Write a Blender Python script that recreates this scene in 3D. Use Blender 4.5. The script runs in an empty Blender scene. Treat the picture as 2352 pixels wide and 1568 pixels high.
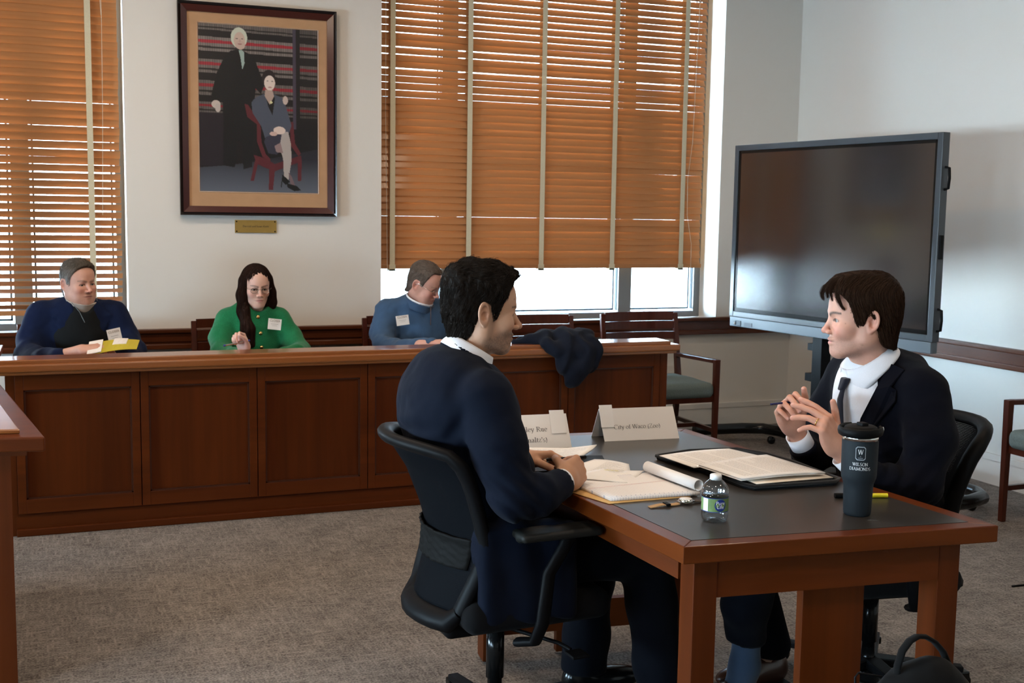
import bpy, bmesh, math, random
import numpy as np
from mathutils import Vector, Matrix
# ---------------------------------------------------------------- camera, sky, lights, exposure
sc = bpy.context.scene
cam = bpy.data.cameras.new('camera'); cam_o = bpy.data.objects.new('camera', cam); sc.collection.objects.link(cam_o)
cam.sensor_width = 36; cam.lens = 2661.12/2352*36; cam.clip_start = .05; cam.clip_end = 200
_yaw, _pitch, _roll = 3.74251619e-01, -1.10845451e-01, 1.51735387e-02
_f = Vector((math.sin(_yaw)*math.cos(_pitch), math.cos(_yaw)*math.cos(_pitch), math.sin(_pitch)))
_r = Vector((math.cos(_yaw), -math.sin(_yaw), 0)); _u = _r.cross(_f)
_r2 = _r*math.cos(_roll)+_u*math.sin(_roll); _u2 = -_r*math.sin(_roll)+_u*math.cos(_roll)
cam_o.matrix_world = Matrix(((_r2.x, _u2.x, -_f.x, 0), (_r2.y, _u2.y, -_f.y, 0), (_r2.z, _u2.z, -_f.z, 1.50), (0, 0, 0, 1)))
cam.dof.use_dof = True; cam.dof.focus_distance = 3.2; cam.dof.aperture_fstop = 11
sc.camera = cam_o
w = bpy.data.worlds.new('sky'); sc.world = w; w.use_nodes = True
bg = w.node_tree.nodes['Background']
tcw = w.node_tree.nodes.new('ShaderNodeTexCoord'); sp = w.node_tree.nodes.new('ShaderNodeSeparateXYZ'); cr = w.node_tree.nodes.new('ShaderNodeValToRGB')
w.node_tree.links.new(tcw.outputs['Generated'], sp.inputs[0]); w.node_tree.links.new(sp.outputs['Z'], cr.inputs['Fac'])
cr.color_ramp.elements[0].position = 0.0; cr.color_ramp.elements[0].color = (.66, .83, 1, 1)
cr.color_ramp.elements[1].position = .5; cr.color_ramp.elements[1].color = (.45, .70, 1, 1)
w.node_tree.links.new(cr.outputs['Color'], bg.inputs['Color'])
# the sky is several times brighter towards the sun side of the building (-X)
mrw = w.node_tree.nodes.new('ShaderNodeMapRange'); mrw.inputs['From Min'].default_value = -.25; mrw.inputs['From Max'].default_value = -.8
mrw.inputs['To Min'].default_value = 13.0; mrw.inputs['To Max'].default_value = 66.0
w.node_tree.links.new(sp.outputs['X'], mrw.inputs['Value']); dt = w.node_tree.nodes.new('ShaderNodeVectorMath'); dt.operation = 'DOT_PRODUCT'; dt.inputs[1].default_value = (-.775, .630, -.03)   # invented low-sun glow, added to brighten the reflection in the display screen
pw = w.node_tree.nodes.new('ShaderNodeMath'); pw.operation = 'POWER'; pw.inputs[1].default_value = 22; mxw = w.node_tree.nodes.new('ShaderNodeMath'); mxw.operation = 'MAXIMUM'; mxw.inputs[1].default_value = 0
ma = w.node_tree.nodes.new('ShaderNodeMath'); ma.operation = 'MULTIPLY_ADD'; ma.inputs[1].default_value = 330
w.node_tree.links.new(tcw.outputs['Generated'], dt.inputs[0]); w.node_tree.links.new(dt.outputs['Value'], mxw.inputs[0]); w.node_tree.links.new(mxw.outputs[0], pw.inputs[0])
w.node_tree.links.new(pw.outputs[0], ma.inputs[0]); w.node_tree.links.new(mrw.outputs[0], ma.inputs[2]); w.node_tree.links.new(ma.outputs[0], bg.inputs['Strength'])
def area(name, loc, size, power, col, rot=(0, 0, 0), shape='DISK', sy=None, portal=False):
    l = bpy.data.lights.new(name, 'AREA'); l.shape = shape; l.size = size
    if sy: l.size_y = sy
    l.energy = power; l.color = col
    if portal: l.cycles.is_portal = True
    o = bpy.data.objects.new(name, l); o.location = loc; o.rotation_euler = rot; sc.collection.objects.link(o); return o
WARM = (1, .77, .56)
for x, y, e in [(-1.6, 1.0, 17), (.7, .9, 20), (3.0, 1.0, 10), (-1.6, 3.4, 17), (.7, 3.4, 21), (2.9, 3.4, 10), (.4, 5.4, 18), (2.6, 5.4, 11), (-1.6, 5.4, 17)]:
    area('ceiling_lamp', (x, y, 3.38), .34, e, WARM)
area('window_portal', (-.65, 7.36, 2.1), 2.1, 1, (1, 1, 1), (-math.pi/2, 0, 0), 'RECTANGLE', 2.7, True)
area('window_portal', (3.10, 7.36, 2.1), 2.4, 1, (1, 1, 1), (-math.pi/2, 0, 0), 'RECTANGLE', 2.7, True)
for yc_ in (-1.15, 1.2, 4.3):
    area('window_portal', (-4.40, yc_, 1.13), 1.8, 1, (1, 1, 1), (0, -math.pi/2, 0), 'RECTANGLE', .75, True)
vs_ = sc.view_settings; vs_.view_transform = 'Standard'; vs_.look = 'None'; vs_.gamma = 1; vs_.use_curve_mapping = False
vs_.exposure = 0.34
sc.cycles.use_denoising = True; sc.cycles.max_bounces = 8; sc.cycles.diffuse_bounces = 4; sc.cycles.glossy_bounces = 4
sc.cycles.transmission_bounces = 8; sc.cycles.transparent_max_bounces = 12; sc.cycles.caustics_reflective = False; sc.cycles.caustics_refractive = False
sc.cycles.sample_clamp_indirect = 6
# ---------------------------------------------------------------- helpers
rng = np.random.default_rng(7)
COL = bpy.context.scene.collection
PI = math.pi

def R_(a): return math.radians(a)
def rotm(yaw=0, pitch=0, roll=0):
    """local +X forward, +Y left, +Z up; yaw about Z, pitch>0 looks down, roll about X (degrees)"""
    y, p, r = R_(yaw), R_(pitch), R_(roll)
    Rz = np.array([[math.cos(y), -math.sin(y), 0], [math.sin(y), math.cos(y), 0], [0, 0, 1]])
    Ry = np.array([[math.cos(p), 0, math.sin(p)], [0, 1, 0], [-math.sin(p), 0, math.cos(p)]])
    Rx = np.array([[1, 0, 0], [0, math.cos(r), -math.sin(r)], [0, math.sin(r), math.cos(r)]])
    return Rz @ Ry @ Rx
def V(*a): return np.array(a, float)
def nrm(v):
    v = np.asarray(v, float); return v / (np.linalg.norm(v) + 1e-12)

def link(o, parent=None):
    COL.objects.link(o)
    if parent is not None: o.parent = parent
    return o
def tag(o, label=None, cat=None, group=None, kind=None):
    if label: o['label'] = label
    if cat: o['category'] = cat
    if group: o['group'] = group
    if kind: o['kind'] = kind
    return o
def thing(name, label, cat, loc=(0, 0, 0), rz=0.0, group=None):
    o = bpy.data.objects.new(name, None); link(o)
    o.empty_display_size = 0.05
    o.location = loc; o.rotation_euler = (0, 0, rz)
    return tag(o, label, cat, group)
def setmat(me, m):
    ms = m if isinstance(m, (list, tuple)) else [m]
    for x in ms: me.materials.append(x)
def mesh_np(name, v, f, m, parent=None, smooth=True, col=None, mi=None):
    """numpy verts (N,3) and quad/tri faces (M,k) -> object"""
    me = bpy.data.meshes.new(name)
    v = np.asarray(v, np.float32); f = np.asarray(f, np.int32)
    me.vertices.add(len(v)); me.vertices.foreach_set('co', v.ravel())
    k = f.shape[1]
    me.loops.add(f.size); me.loops.foreach_set('vertex_index', f.ravel())
    me.polygons.add(len(f))
    me.polygons.foreach_set('loop_start', np.arange(0, f.size, k, dtype=np.int32))
    try: me.polygons.foreach_set('loop_total', np.full(len(f), k, np.int32))
    except Exception: pass
    if mi is not None: me.polygons.foreach_set('material_index', np.asarray(mi, np.int32))
    me.update(calc_edges=True); me.validate()
    me.polygons.foreach_set('use_smooth', np.full(len(me.polygons), smooth, bool))
    if col is not None:
        a = me.color_attributes.new('Col', 'FLOAT_COLOR', 'POINT')
        c = np.ones((len(v), 4), np.float32); c[:, :col.shape[1]] = col
        a.data.foreach_set('color', c.ravel())
    setmat(me, m)
    return link(bpy.data.objects.new(name, me), parent)

class MB:
    """collects boxes, prisms, tubes, lathes into one mesh"""
    def __init__(s): s.v = []; s.f = []; s.mi = []; s.sm = []
    def add(s, v, f, mi=0, sm=False):
        b = len(s.v); s.v += [tuple(map(float, p)) for p in v]
        for q in f: s.f.append(tuple(b + i for i in q)); s.mi.append(mi); s.sm.append(sm)
        return s
    def box(s, lo, hi, mi=0, M=None, bev=0.0):
        x0, y0, z0 = lo; x1, y1, z1 = hi
        if bev > 0:
            bev = min(bev, .49*abs(x1-x0), .49*abs(y1-y0), .49*abs(z1-z0))
            bm = bmesh.new(); r = bmesh.ops.create_cube(bm, size=1)
            for v in bm.verts: v.co = Vector(((x0+x1)/2+v.co.x*(x1-x0), (y0+y1)/2+v.co.y*(y1-y0), (z0+z1)/2+v.co.z*(z1-z0)))
            bmesh.ops.bevel(bm, geom=bm.edges[:], offset=bev, segments=2, affect='EDGES', profile=.6)
            vs = [v.co[:] for v in bm.verts]; fs = [[v.index for v in f.verts] for f in bm.faces]
            bm.verts.index_update(); bm.free()
        else:
            vs = [(x0,y0,z0),(x1,y0,z0),(x1,y1,z0),(x0,y1,z0),(x0,y0,z1),(x1,y0,z1),(x1,y1,z1),(x0,y1,z1)]
            fs = [(0,3,2,1),(4,5,6,7),(0,1,5,4),(1,2,6,5),(2,3,7,6),(3,0,4,7)]
        if M is not None: vs = [tuple(M @ Vector(p)) for p in vs]
        return s.add(vs, fs, mi)
    def hexa(s, b, t, mi=0):
        """b, t: 4 bottom and 4 top points"""
        return s.add(list(b)+list(t), [(0,3,2,1),(4,5,6,7),(0,1,5,4),(1,2,6,5),(2,3,7,6),(3,0,4,7)], mi)
    def prism(s, poly, z0, z1, mi=0, M=None):
        n = len(poly)
        vs = [(p[0], p[1], z0) for p in poly]+[(p[0], p[1], z1) for p in poly]
        fs = [tuple(range(n-1, -1, -1)), tuple(range(n, 2*n))]+[(i, (i+1) % n, n+(i+1) % n, n+i) for i in range(n)]
        if M is not None: vs = [tuple(M @ Vector(p)) for p in vs]
        return s.add(vs, fs, mi)
    def bar(s, a, b, w, h, mi=0, up=(0, 0, 1), w2=None, h2=None):
        """box section bar from a to b; w across, h along up"""
        a = V(*a); b = V(*b); d = nrm(b-a); u = V(*up); x = nrm(np.cross(d, u)); u = np.cross(x, d)
        w2 = w if w2 is None else w2; h2 = h if h2 is None else h2
        q = lambda c, w, h: [c-x*w/2-u*h/2, c+x*w/2-u*h/2, c+x*w/2+u*h/2, c-x*w/2+u*h/2]
        return s.add(q(a, w, h)+q(b, w2, h2), [(0,3,2,1),(4,5,6,7),(0,1,5,4),(1,2,6,5),(2,3,7,6),(3,0,4,7)][::1], mi)
    def tube(s, pts, r, n=10, mi=0, cap=True, sm=True, flat=None):
        pts = [V(*p) for p in pts]; N = len(pts); rs = r if isinstance(r, (list, tuple, np.ndarray)) else [r]*N
        t = [nrm(pts[min(i+1, N-1)]-pts[max(i-1, 0)]) for i in range(N)]
        u = nrm(np.cross(t[0], V(0, 0, 1) if abs(t[0][2]) < .9 else V(1, 0, 0)))
        vs = []
        for i in range(N):
            u = nrm(u-t[i]*(u @ t[i])); w = np.cross(t[i], u)
            for k in range(n):
                a = 2*PI*k/n; ww = 1.0 if flat is None else flat
                vs.append(pts[i]+rs[i]*(math.cos(a)*u+ww*math.sin(a)*w))
        fs = [(i*n+k, i*n+(k+1) % n, (i+1)*n+(k+1) % n, (i+1)*n+k) for i in range(N-1) for k in range(n)]
        s.add(vs, fs, mi, sm)
        if cap:
            s.add(vs[:n], [tuple(range(n-1, -1, -1))], mi); s.add(vs[-n:], [tuple(range(n))], mi)
        return s
    def lathe(s, prof, c=(0, 0, 0), n=40, mi=0, sm=True, M=None):
        """prof [(r,z)...]"""
        vs = []; m = len(prof)
        for r, z in prof:
            for k in range(n):
                a = 2*PI*k/n; vs.append((c[0]+r*math.cos(a), c[1]+r*math.sin(a), c[2]+z))
        fs = [(i*n+k, i*n+(k+1) % n, (i+1)*n+(k+1) % n, (i+1)*n+k) for i in range(m-1) for k in range(n)]
        if M is not None: vs = [tuple(M @ Vector(p)) for p in vs]
        return s.add(vs, fs, mi, sm)
    def ball(s, c, r, n=12, mi=0):
        rx, ry, rz = r if isinstance(r, (tuple, list)) else (r, r, r)
        vs = []; 
        for i in range(n+1):
            th = PI*i/n
            for k in range(2*n):
                a = PI*k/n; vs.append((c[0]+rx*math.sin(th)*math.cos(a), c[1]+ry*math.sin(th)*math.sin(a), c[2]-rz*math.cos(th)))
        fs = [(i*2*n+k, i*2*n+(k+1) % (2*n), (i+1)*2*n+(k+1) % (2*n), (i+1)*2*n+k) for i in range(n) for k in range(2*n)]
        return s.add(vs, fs, mi, True)
    def build(s, name, m, parent=None, bevel=0.0, seg=2, weld=False, xf=None):
        me = bpy.data.meshes.new(name)
        vs = s.v if xf is None else [tuple(xf @ Vector(p)) for p in s.v]
        me.from_pydata(vs, [], s.f); setmat(me, m)
        me.polygons.foreach_set('material_index', s.mi); me.polygons.foreach_set('use_smooth', s.sm)
        me.update()
        bm = bmesh.new(); bm.from_mesh(me)
        if weld: bmesh.ops.remove_doubles(bm, verts=bm.verts[:], dist=1e-5)
        bmesh.ops.recalc_face_normals(bm, faces=bm.faces[:]); bm.to_mesh(me); bm.free()
        o = link(bpy.data.objects.new(name, me), parent)
        if bevel > 0:
            b = o.modifiers.new('b', 'BEVEL'); b.width = bevel; b.segments = seg; b.limit_method = 'ANGLE'; b.angle_limit = R_(40)
            b.harden_normals = False
        return o

def copy_tree(o, parent=None):
    c = o.copy(); COL.objects.link(c)
    if parent is not None: c.parent = parent
    for ch in list(o.children): copy_tree(ch, c)
    return c

# ---------------------------------------------------------------- signed-distance modelling
def ell(c, r, M=None):
    c = np.asarray(c, np.float32); r = np.asarray(r, np.float32)
    def f(P):
        q = P-c
        if M is not None: q = q @ np.asarray(M, np.float32)
        k0 = np.sqrt(((q/r)**2).sum(1)); k1 = np.sqrt(((q/(r*r))**2).sum(1))+1e-9
        return k0*(k0-1)/k1
    return f
def rc(a, b, ra, rb=None):
    a = np.asarray(a, np.float32); b = np.asarray(b, np.float32); rb = ra if rb is None else rb
    ba = b-a; L = float(ba @ ba)+1e-12
    def f(P):
        q = P-a; h = np.clip(q @ ba/L, 0, 1)
        d = q-h[:, None]*ba
        return np.sqrt((d*d).sum(1))-(ra+(rb-ra)*h)
    return f
def chain(pts, rs, k=None):
    fs = [rc(pts[i], pts[i+1], rs[i], rs[i+1]) for i in range(len(pts)-1)]
    def f(P):
        d = fs[0](P)
        for g in fs[1:]: d = np.minimum(d, g(P)) if k is None else smin(d, g(P), k)
        return d
    return f
def ring(c, R, r, M=None, ry=None):
    """torus in local XY plane, elliptical when ry is given"""
    c = np.asarray(c, np.float32); s = 1.0 if ry is None else R/ry
    def f(P):
        q = P-c
        if M is not None: q = q @ np.asarray(M, np.float32)
        l = np.sqrt(q[:, 0]**2+(q[:, 1]*s)**2)-R
        return np.sqrt(l*l+q[:, 2]**2)-r
    return f
def rbox(c, h, r, M=None):
    c = np.asarray(c, np.float32); h = np.asarray(h, np.float32)-r
    def f(P):
        q = P-c
        if M is not None: q = q @ np.asarray(M, np.float32)
        q = np.abs(q)-h
        return np.sqrt((np.maximum(q, 0)**2).sum(1))+np.minimum(q.max(1), 0)-r
    return f
def plane(c, n):
    c = np.asarray(c, np.float32); n = np.asarray(nrm(n), np.float32)
    return lambda P: (P-c) @ n
def smin(a, b, k):
    if k <= 0: return np.minimum(a, b)
    h = np.maximum(k-np.abs(a-b), 0)/k
    return np.minimum(a, b)-h*h*k*.25
def smax(a, b, k): return -smin(-a, -b, k)
def U(*ops):
    """ops: (f,k) union, ('-',f,k) subtract, ('&',f,k) intersect, ('o',fn) offset by fn(P)"""
    def f(P):
        d = None
        for o in ops:
            if o[0] == '-': d = smax(d, -o[1](P), o[2])
            elif o[0] == '&': d = smax(d, o[1](P), o[2])
            elif o[0] == 'o': d = d+o[1](P)
            else: d = o[0](P) if d is None else smin(d, o[0](P), o[1])
        return d
    return f
def xform(f, M, t, s=1.0):
    """place a local sdf in the world: p = s*M p_local + t"""
    M = np.asarray(M, np.float32); t = np.asarray(t, np.float32)
    return lambda P: s*f(((P-t) @ M)/s)
def sdf_grid(f, lo, hi, h):
    lo = np.asarray(lo, np.float32); hi = np.asarray(hi, np.float32); B = 8
    nb = np.ceil((hi-lo)/(h*B)).astype(int)+0; nb = np.maximum(nb, 1); n = nb*B+1
    bi = np.stack(np.meshgrid(*[np.arange(k) for k in nb], indexing='ij'), -1).reshape(-1, 3)
    cen = (lo+(bi+.5)*B*h).astype(np.float32)
    d0 = f(cen); act = np.abs(d0) < B*h*.87*1.6+.004
    D = np.empty(n, np.float32); msk = np.zeros(n, bool)
    for b, a, d in zip(bi, act, d0):
        s = tuple(slice(k*B, k*B+B+1) for k in b)
        if a: msk[s] = True
    for b, a, d in zip(bi, act, d0):
        if not a:
            s = tuple(slice(k*B, k*B+B+1) for k in b); D[s] = d
    idx = np.argwhere(msk); out = np.empty(len(idx), np.float32)
    for i in range(0, len(idx), 200000):
        out[i:i+200000] = f((lo+idx[i:i+200000]*h).astype(np.float32))
    D[msk] = out
    return D, lo
def surfnets(D, lo, h):
    S = D < 0; n = np.array(D.shape)
    c = [(i, j, k) for i in (0, 1) for j in (0, 1) for k in (0, 1)]
    cnt = np.zeros(n-1, np.int8)
    for i, j, k in c: cnt += S[i:n[0]-1+i, j:n[1]-1+j, k:n[2]-1+k]
    cells = np.argwhere((cnt > 0) & (cnt < 8)); vid = -np.ones(n-1, np.int32); vid[tuple(cells.T)] = np.arange(len(cells))
    acc = np.zeros((len(cells), 3), np.float32); num = np.zeros(len(cells), np.float32)
    for a in range(8):
        for ax in range(3):
            o = c[a]
            if o[ax] == 1: continue
            o2 = list(o); o2[ax] = 1
            d0 = D[tuple((cells+o).T)]; d1 = D[tuple((cells+o2).T)]
            m = (d0 < 0) != (d1 < 0); t = d0[m]/(d0[m]-d1[m])
            p = np.tile(np.array(o, np.float32), (m.sum(), 1)); p[:, ax] = t
            acc[m] += p; num[m] += 1
    v = lo+(cells+acc/num[:, None])*h
    F = []
    for ax in range(3):
        b, d = [(1, 2), (2, 0), (0, 1)][ax]
        s0 = [slice(None)]*3; s1 = [slice(None)]*3; s0[ax] = slice(0, n[ax]-1); s1[ax] = slice(1, n[ax])
        ch = S[tuple(s0)] != S[tuple(s1)]
        e = np.argwhere(ch); e = e[(e[:, b] > 0) & (e[:, d] > 0) & (e[:, b] < n[b]-1) & (e[:, d] < n[d]-1)]
        ins = S[tuple(e.T)]
        def g(db, dd):
            q = e.copy(); q[:, b] += db; q[:, d] += dd; return vid[tuple(q.T)]
        q = np.stack([g(-1, -1), g(0, -1), g(0, 0), g(-1, 0)], 1)
        q[~ins] = q[~ins][:, ::-1]; F.append(q)
    F = np.concatenate(F); F = F[(F >= 0).all(1)]
    return v.astype(np.float32), F
def grad(f, P, e=.0015):
    g = np.stack([f(P+np.array(d, np.float32)*e)-f(P-np.array(d, np.float32)*e) for d in ((1, 0, 0), (0, 1, 0), (0, 0, 1))], 1)
    return g/(np.linalg.norm(g, axis=1, keepdims=True)+1e-9)
def sdfmesh(f, lo, hi, h, polish=True):
    D, lo = sdf_grid(f, lo, hi, h); v, F = surfnets(D, lo, h)
    if polish and len(v):
        d = f(v); g = grad(f, v, h*.6); v = v-g*np.clip(d, -h*.7, h*.7)[:, None]
    return v, F
def vnoise(P, s, seed=0):
    """cheap smooth value noise in [-1,1]"""
    q = np.asarray(P, np.float32)/s+seed*17.31; i = np.floor(q).astype(np.int64); t = q-i; t = t*t*(3-2*t); r = 0
    for a in (0, 1):
        for b in (0, 1):
            for c in (0, 1):
                hsh = ((i[:, 0]+a)*73856093) ^ ((i[:, 1]+b)*19349663) ^ ((i[:, 2]+c)*83492791) ^ (seed*2654435)
                hsh = ((hsh ^ (hsh >> 13))*1274126177) & 0xffffff
                w = (t[:, 0] if a else 1-t[:, 0])*(t[:, 1] if b else 1-t[:, 1])*(t[:, 2] if c else 1-t[:, 2])
                r = r+w*(hsh/float(0xffffff)*2-1)
    return r.astype(np.float32)
def joinv(parts):
    """[(v,f,col)...] -> one"""
    vs = []; fs = []; cs = []; b = 0
    for v, f, c in parts:
        vs.append(v); fs.append(f+b); cs.append(c); b += len(v)
    return np.concatenate(vs), np.concatenate(fs), np.concatenate(cs)
# ---------------------------------------------------------------- materials (all procedural)
def newmat(name):
    m = bpy.data.materials.new(name); m.use_nodes = True
    nt = m.node_tree; b = nt.nodes['Principled BSDF']
    return m, nt, b
def N(nt, t, **kw):
    n = nt.nodes.new(t)
    for k, v in kw.items():
        if hasattr(n, k): setattr(n, k, v)
    return n
def plain(name, c, rough=.5, metal=0, spec=.5, bump=0, bscale=200, coat=0, sheen=0, var=0, vscale=8, em=None, trans=0, ior=1.45, alpha=1):
    m, nt, b = newmat(name)
    b.inputs['Base Color'].default_value = (*c, 1); b.inputs['Roughness'].default_value = rough
    b.inputs['Metallic'].default_value = metal; b.inputs['Specular IOR Level'].default_value = spec
    b.inputs['Coat Weight'].default_value = coat; b.inputs['Coat Roughness'].default_value = .15
    b.inputs['Sheen Weight'].default_value = sheen; b.inputs['Sheen Roughness'].default_value = .5
    b.inputs['Transmission Weight'].default_value = trans; b.inputs['IOR'].default_value = ior
    L = nt.links
    tc = N(nt, 'ShaderNodeTexCoord')
    if var:
        no = N(nt, 'ShaderNodeTexNoise'); no.inputs['Scale'].default_value = vscale; no.inputs['Detail'].default_value = 5
        L.new(tc.outputs['Object'], no.inputs['Vector'])
        mx = N(nt, 'ShaderNodeMix', data_type='RGBA'); L.new(no.outputs['Fac'], mx.inputs['Factor'])
        mx.inputs[6].default_value = (*[x*(1-var) for x in c], 1); mx.inputs[7].default_value = (*[min(1, x*(1+var)) for x in c], 1)
        L.new(mx.outputs[2], b.inputs['Base Color'])
    if bump:
        no = N(nt, 'ShaderNodeTexNoise'); no.inputs['Scale'].default_value = bscale; no.inputs['Detail'].default_value = 3
        L.new(tc.outputs['Object'], no.inputs['Vector'])
        bp = N(nt, 'ShaderNodeBump'); bp.inputs['Strength'].default_value = bump; bp.inputs['Distance'].default_value = .002
        L.new(no.outputs['Fac'], bp.inputs['Height']); L.new(bp.outputs['Normal'], b.inputs['Normal'])
    if em: b.inputs['Emission Color'].default_value = (*em[:3], 1); b.inputs['Emission Strength'].default_value = em[3]
    return m
def vcol(name, rough=.5, spec=.4, sss=0, bump=0, bscale=300, sheen=0, aniso=None):
    m, nt, b = newmat(name); L = nt.links
    a = N(nt, 'ShaderNodeAttribute'); a.attribute_name = 'Col'
    L.new(a.outputs['Color'], b.inputs['Base Color'])
    b.inputs['Roughness'].default_value = rough; b.inputs['Specular IOR Level'].default_value = spec
    b.inputs['Sheen Weight'].default_value = sheen
    if sss:
        b.inputs['Subsurface Weight'].default_value = sss; b.inputs['Subsurface Radius'].default_value = (.012, .005, .003)
        b.inputs['Subsurface Scale'].default_value = .5
    if bump:
        tc = N(nt, 'ShaderNodeTexCoord'); no = N(nt, 'ShaderNodeTexNoise'); no.inputs['Scale'].default_value = bscale; no.inputs['Detail'].default_value = 4
        L.new(tc.outputs['Object'], no.inputs['Vector'])
        bp = N(nt, 'ShaderNodeBump'); bp.inputs['Strength'].default_value = bump; bp.inputs['Distance'].default_value = .001
        L.new(no.outputs['Fac'], bp.inputs['Height']); L.new(bp.outputs['Normal'], b.inputs['Normal'])
    return m
def wood(name, c1, c2, axis='X', rough=.35, coat=.3, scale=1.0, spec=.14, stretch=22):
    """varnished wood grain running along axis (object space)"""
    m, nt, b = newmat(name); L = nt.links
    tc = N(nt, 'ShaderNodeTexCoord'); mp = N(nt, 'ShaderNodeMapping')
    s = {'X': (1, stretch, stretch), 'Y': (stretch, 1, stretch), 'Z': (stretch, stretch, 1)}[axis]
    mp.inputs['Scale'].default_value = [k*scale for k in s]; L.new(tc.outputs['Object'], mp.inputs['Vector'])
    n1 = N(nt, 'ShaderNodeTexNoise'); n1.inputs['Scale'].default_value = 1.2; n1.inputs['Detail'].default_value = 6; n1.inputs['Distortion'].default_value = .6
    L.new(mp.outputs[0], n1.inputs['Vector'])
    mp2 = N(nt, 'ShaderNodeMapping'); mp2.inputs['Scale'].default_value = [k*scale*.18 for k in s]; L.new(tc.outputs['Object'], mp2.inputs['Vector'])
    n2 = N(nt, 'ShaderNodeTexNoise'); n2.inputs['Scale'].default_value = 1.5; n2.inputs['Detail'].default_value = 2; L.new(mp2.outputs[0], n2.inputs['Vector'])
    ad = N(nt, 'ShaderNodeMath', operation='ADD'); L.new(n1.outputs['Fac'], ad.inputs[0]); L.new(n2.outputs['Fac'], ad.inputs[1])
    mr = N(nt, 'ShaderNodeMapRange'); mr.inputs['From Min'].default_value = .6; mr.inputs['From Max'].default_value = 1.4; L.new(ad.outputs[0], mr.inputs['Value'])
    mx = N(nt, 'ShaderNodeMix', data_type='RGBA'); L.new(mr.outputs[0], mx.inputs['Factor'])
    mx.inputs[6].default_value = (*c1, 1); mx.inputs[7].default_value = (*c2, 1); L.new(mx.outputs[2], b.inputs['Base Color'])
    b.inputs['Roughness'].default_value = rough; b.inputs['Coat Weight'].default_value = coat; b.inputs['Coat Roughness'].default_value = .12
    b.inputs['Specular IOR Level'].default_value = spec
    return m
def cloth(name, c, rough=.85, scale=600, bump=.15, sheen=.2, var=.08, spec=.08, fold=0, fscale=14):
    m, nt, b = newmat(name); L = nt.links
    tc = N(nt, 'ShaderNodeTexCoord')
    no = N(nt, 'ShaderNodeTexNoise'); no.inputs['Scale'].default_value = scale; no.inputs['Detail'].default_value = 2; L.new(tc.outputs['Object'], no.inputs['Vector'])
    mx = N(nt, 'ShaderNodeMix', data_type='RGBA'); L.new(no.outputs['Fac'], mx.inputs['Factor'])
    mx.inputs[6].default_value = (*[x*(1-var*2) for x in c], 1); mx.inputs[7].default_value = (*[min(1, x*(1+var*2)) for x in c], 1)
    L.new(mx.outputs[2], b.inputs['Base Color'])
    b.inputs['Roughness'].default_value = rough; b.inputs['Sheen Weight'].default_value = sheen; b.inputs['Specular IOR Level'].default_value = spec
    bp = N(nt, 'ShaderNodeBump'); bp.inputs['Strength'].default_value = bump; bp.inputs['Distance'].default_value = .001
    L.new(no.outputs['Fac'], bp.inputs['Height'])
    if fold:
        n2 = N(nt, 'ShaderNodeTexNoise'); n2.inputs['Scale'].default_value = fscale; n2.inputs['Detail'].default_value = 2; n2.inputs['Distortion'].default_value = 1.2
        L.new(tc.outputs['Object'], n2.inputs['Vector'])
        b2 = N(nt, 'ShaderNodeBump'); b2.inputs['Strength'].default_value = fold; b2.inputs['Distance'].default_value = .01
        L.new(n2.outputs['Fac'], b2.inputs['Height']); L.new(b2.outputs['Normal'], bp.inputs['Normal'])
    L.new(bp.outputs['Normal'], b.inputs['Normal'])
    return m
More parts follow.
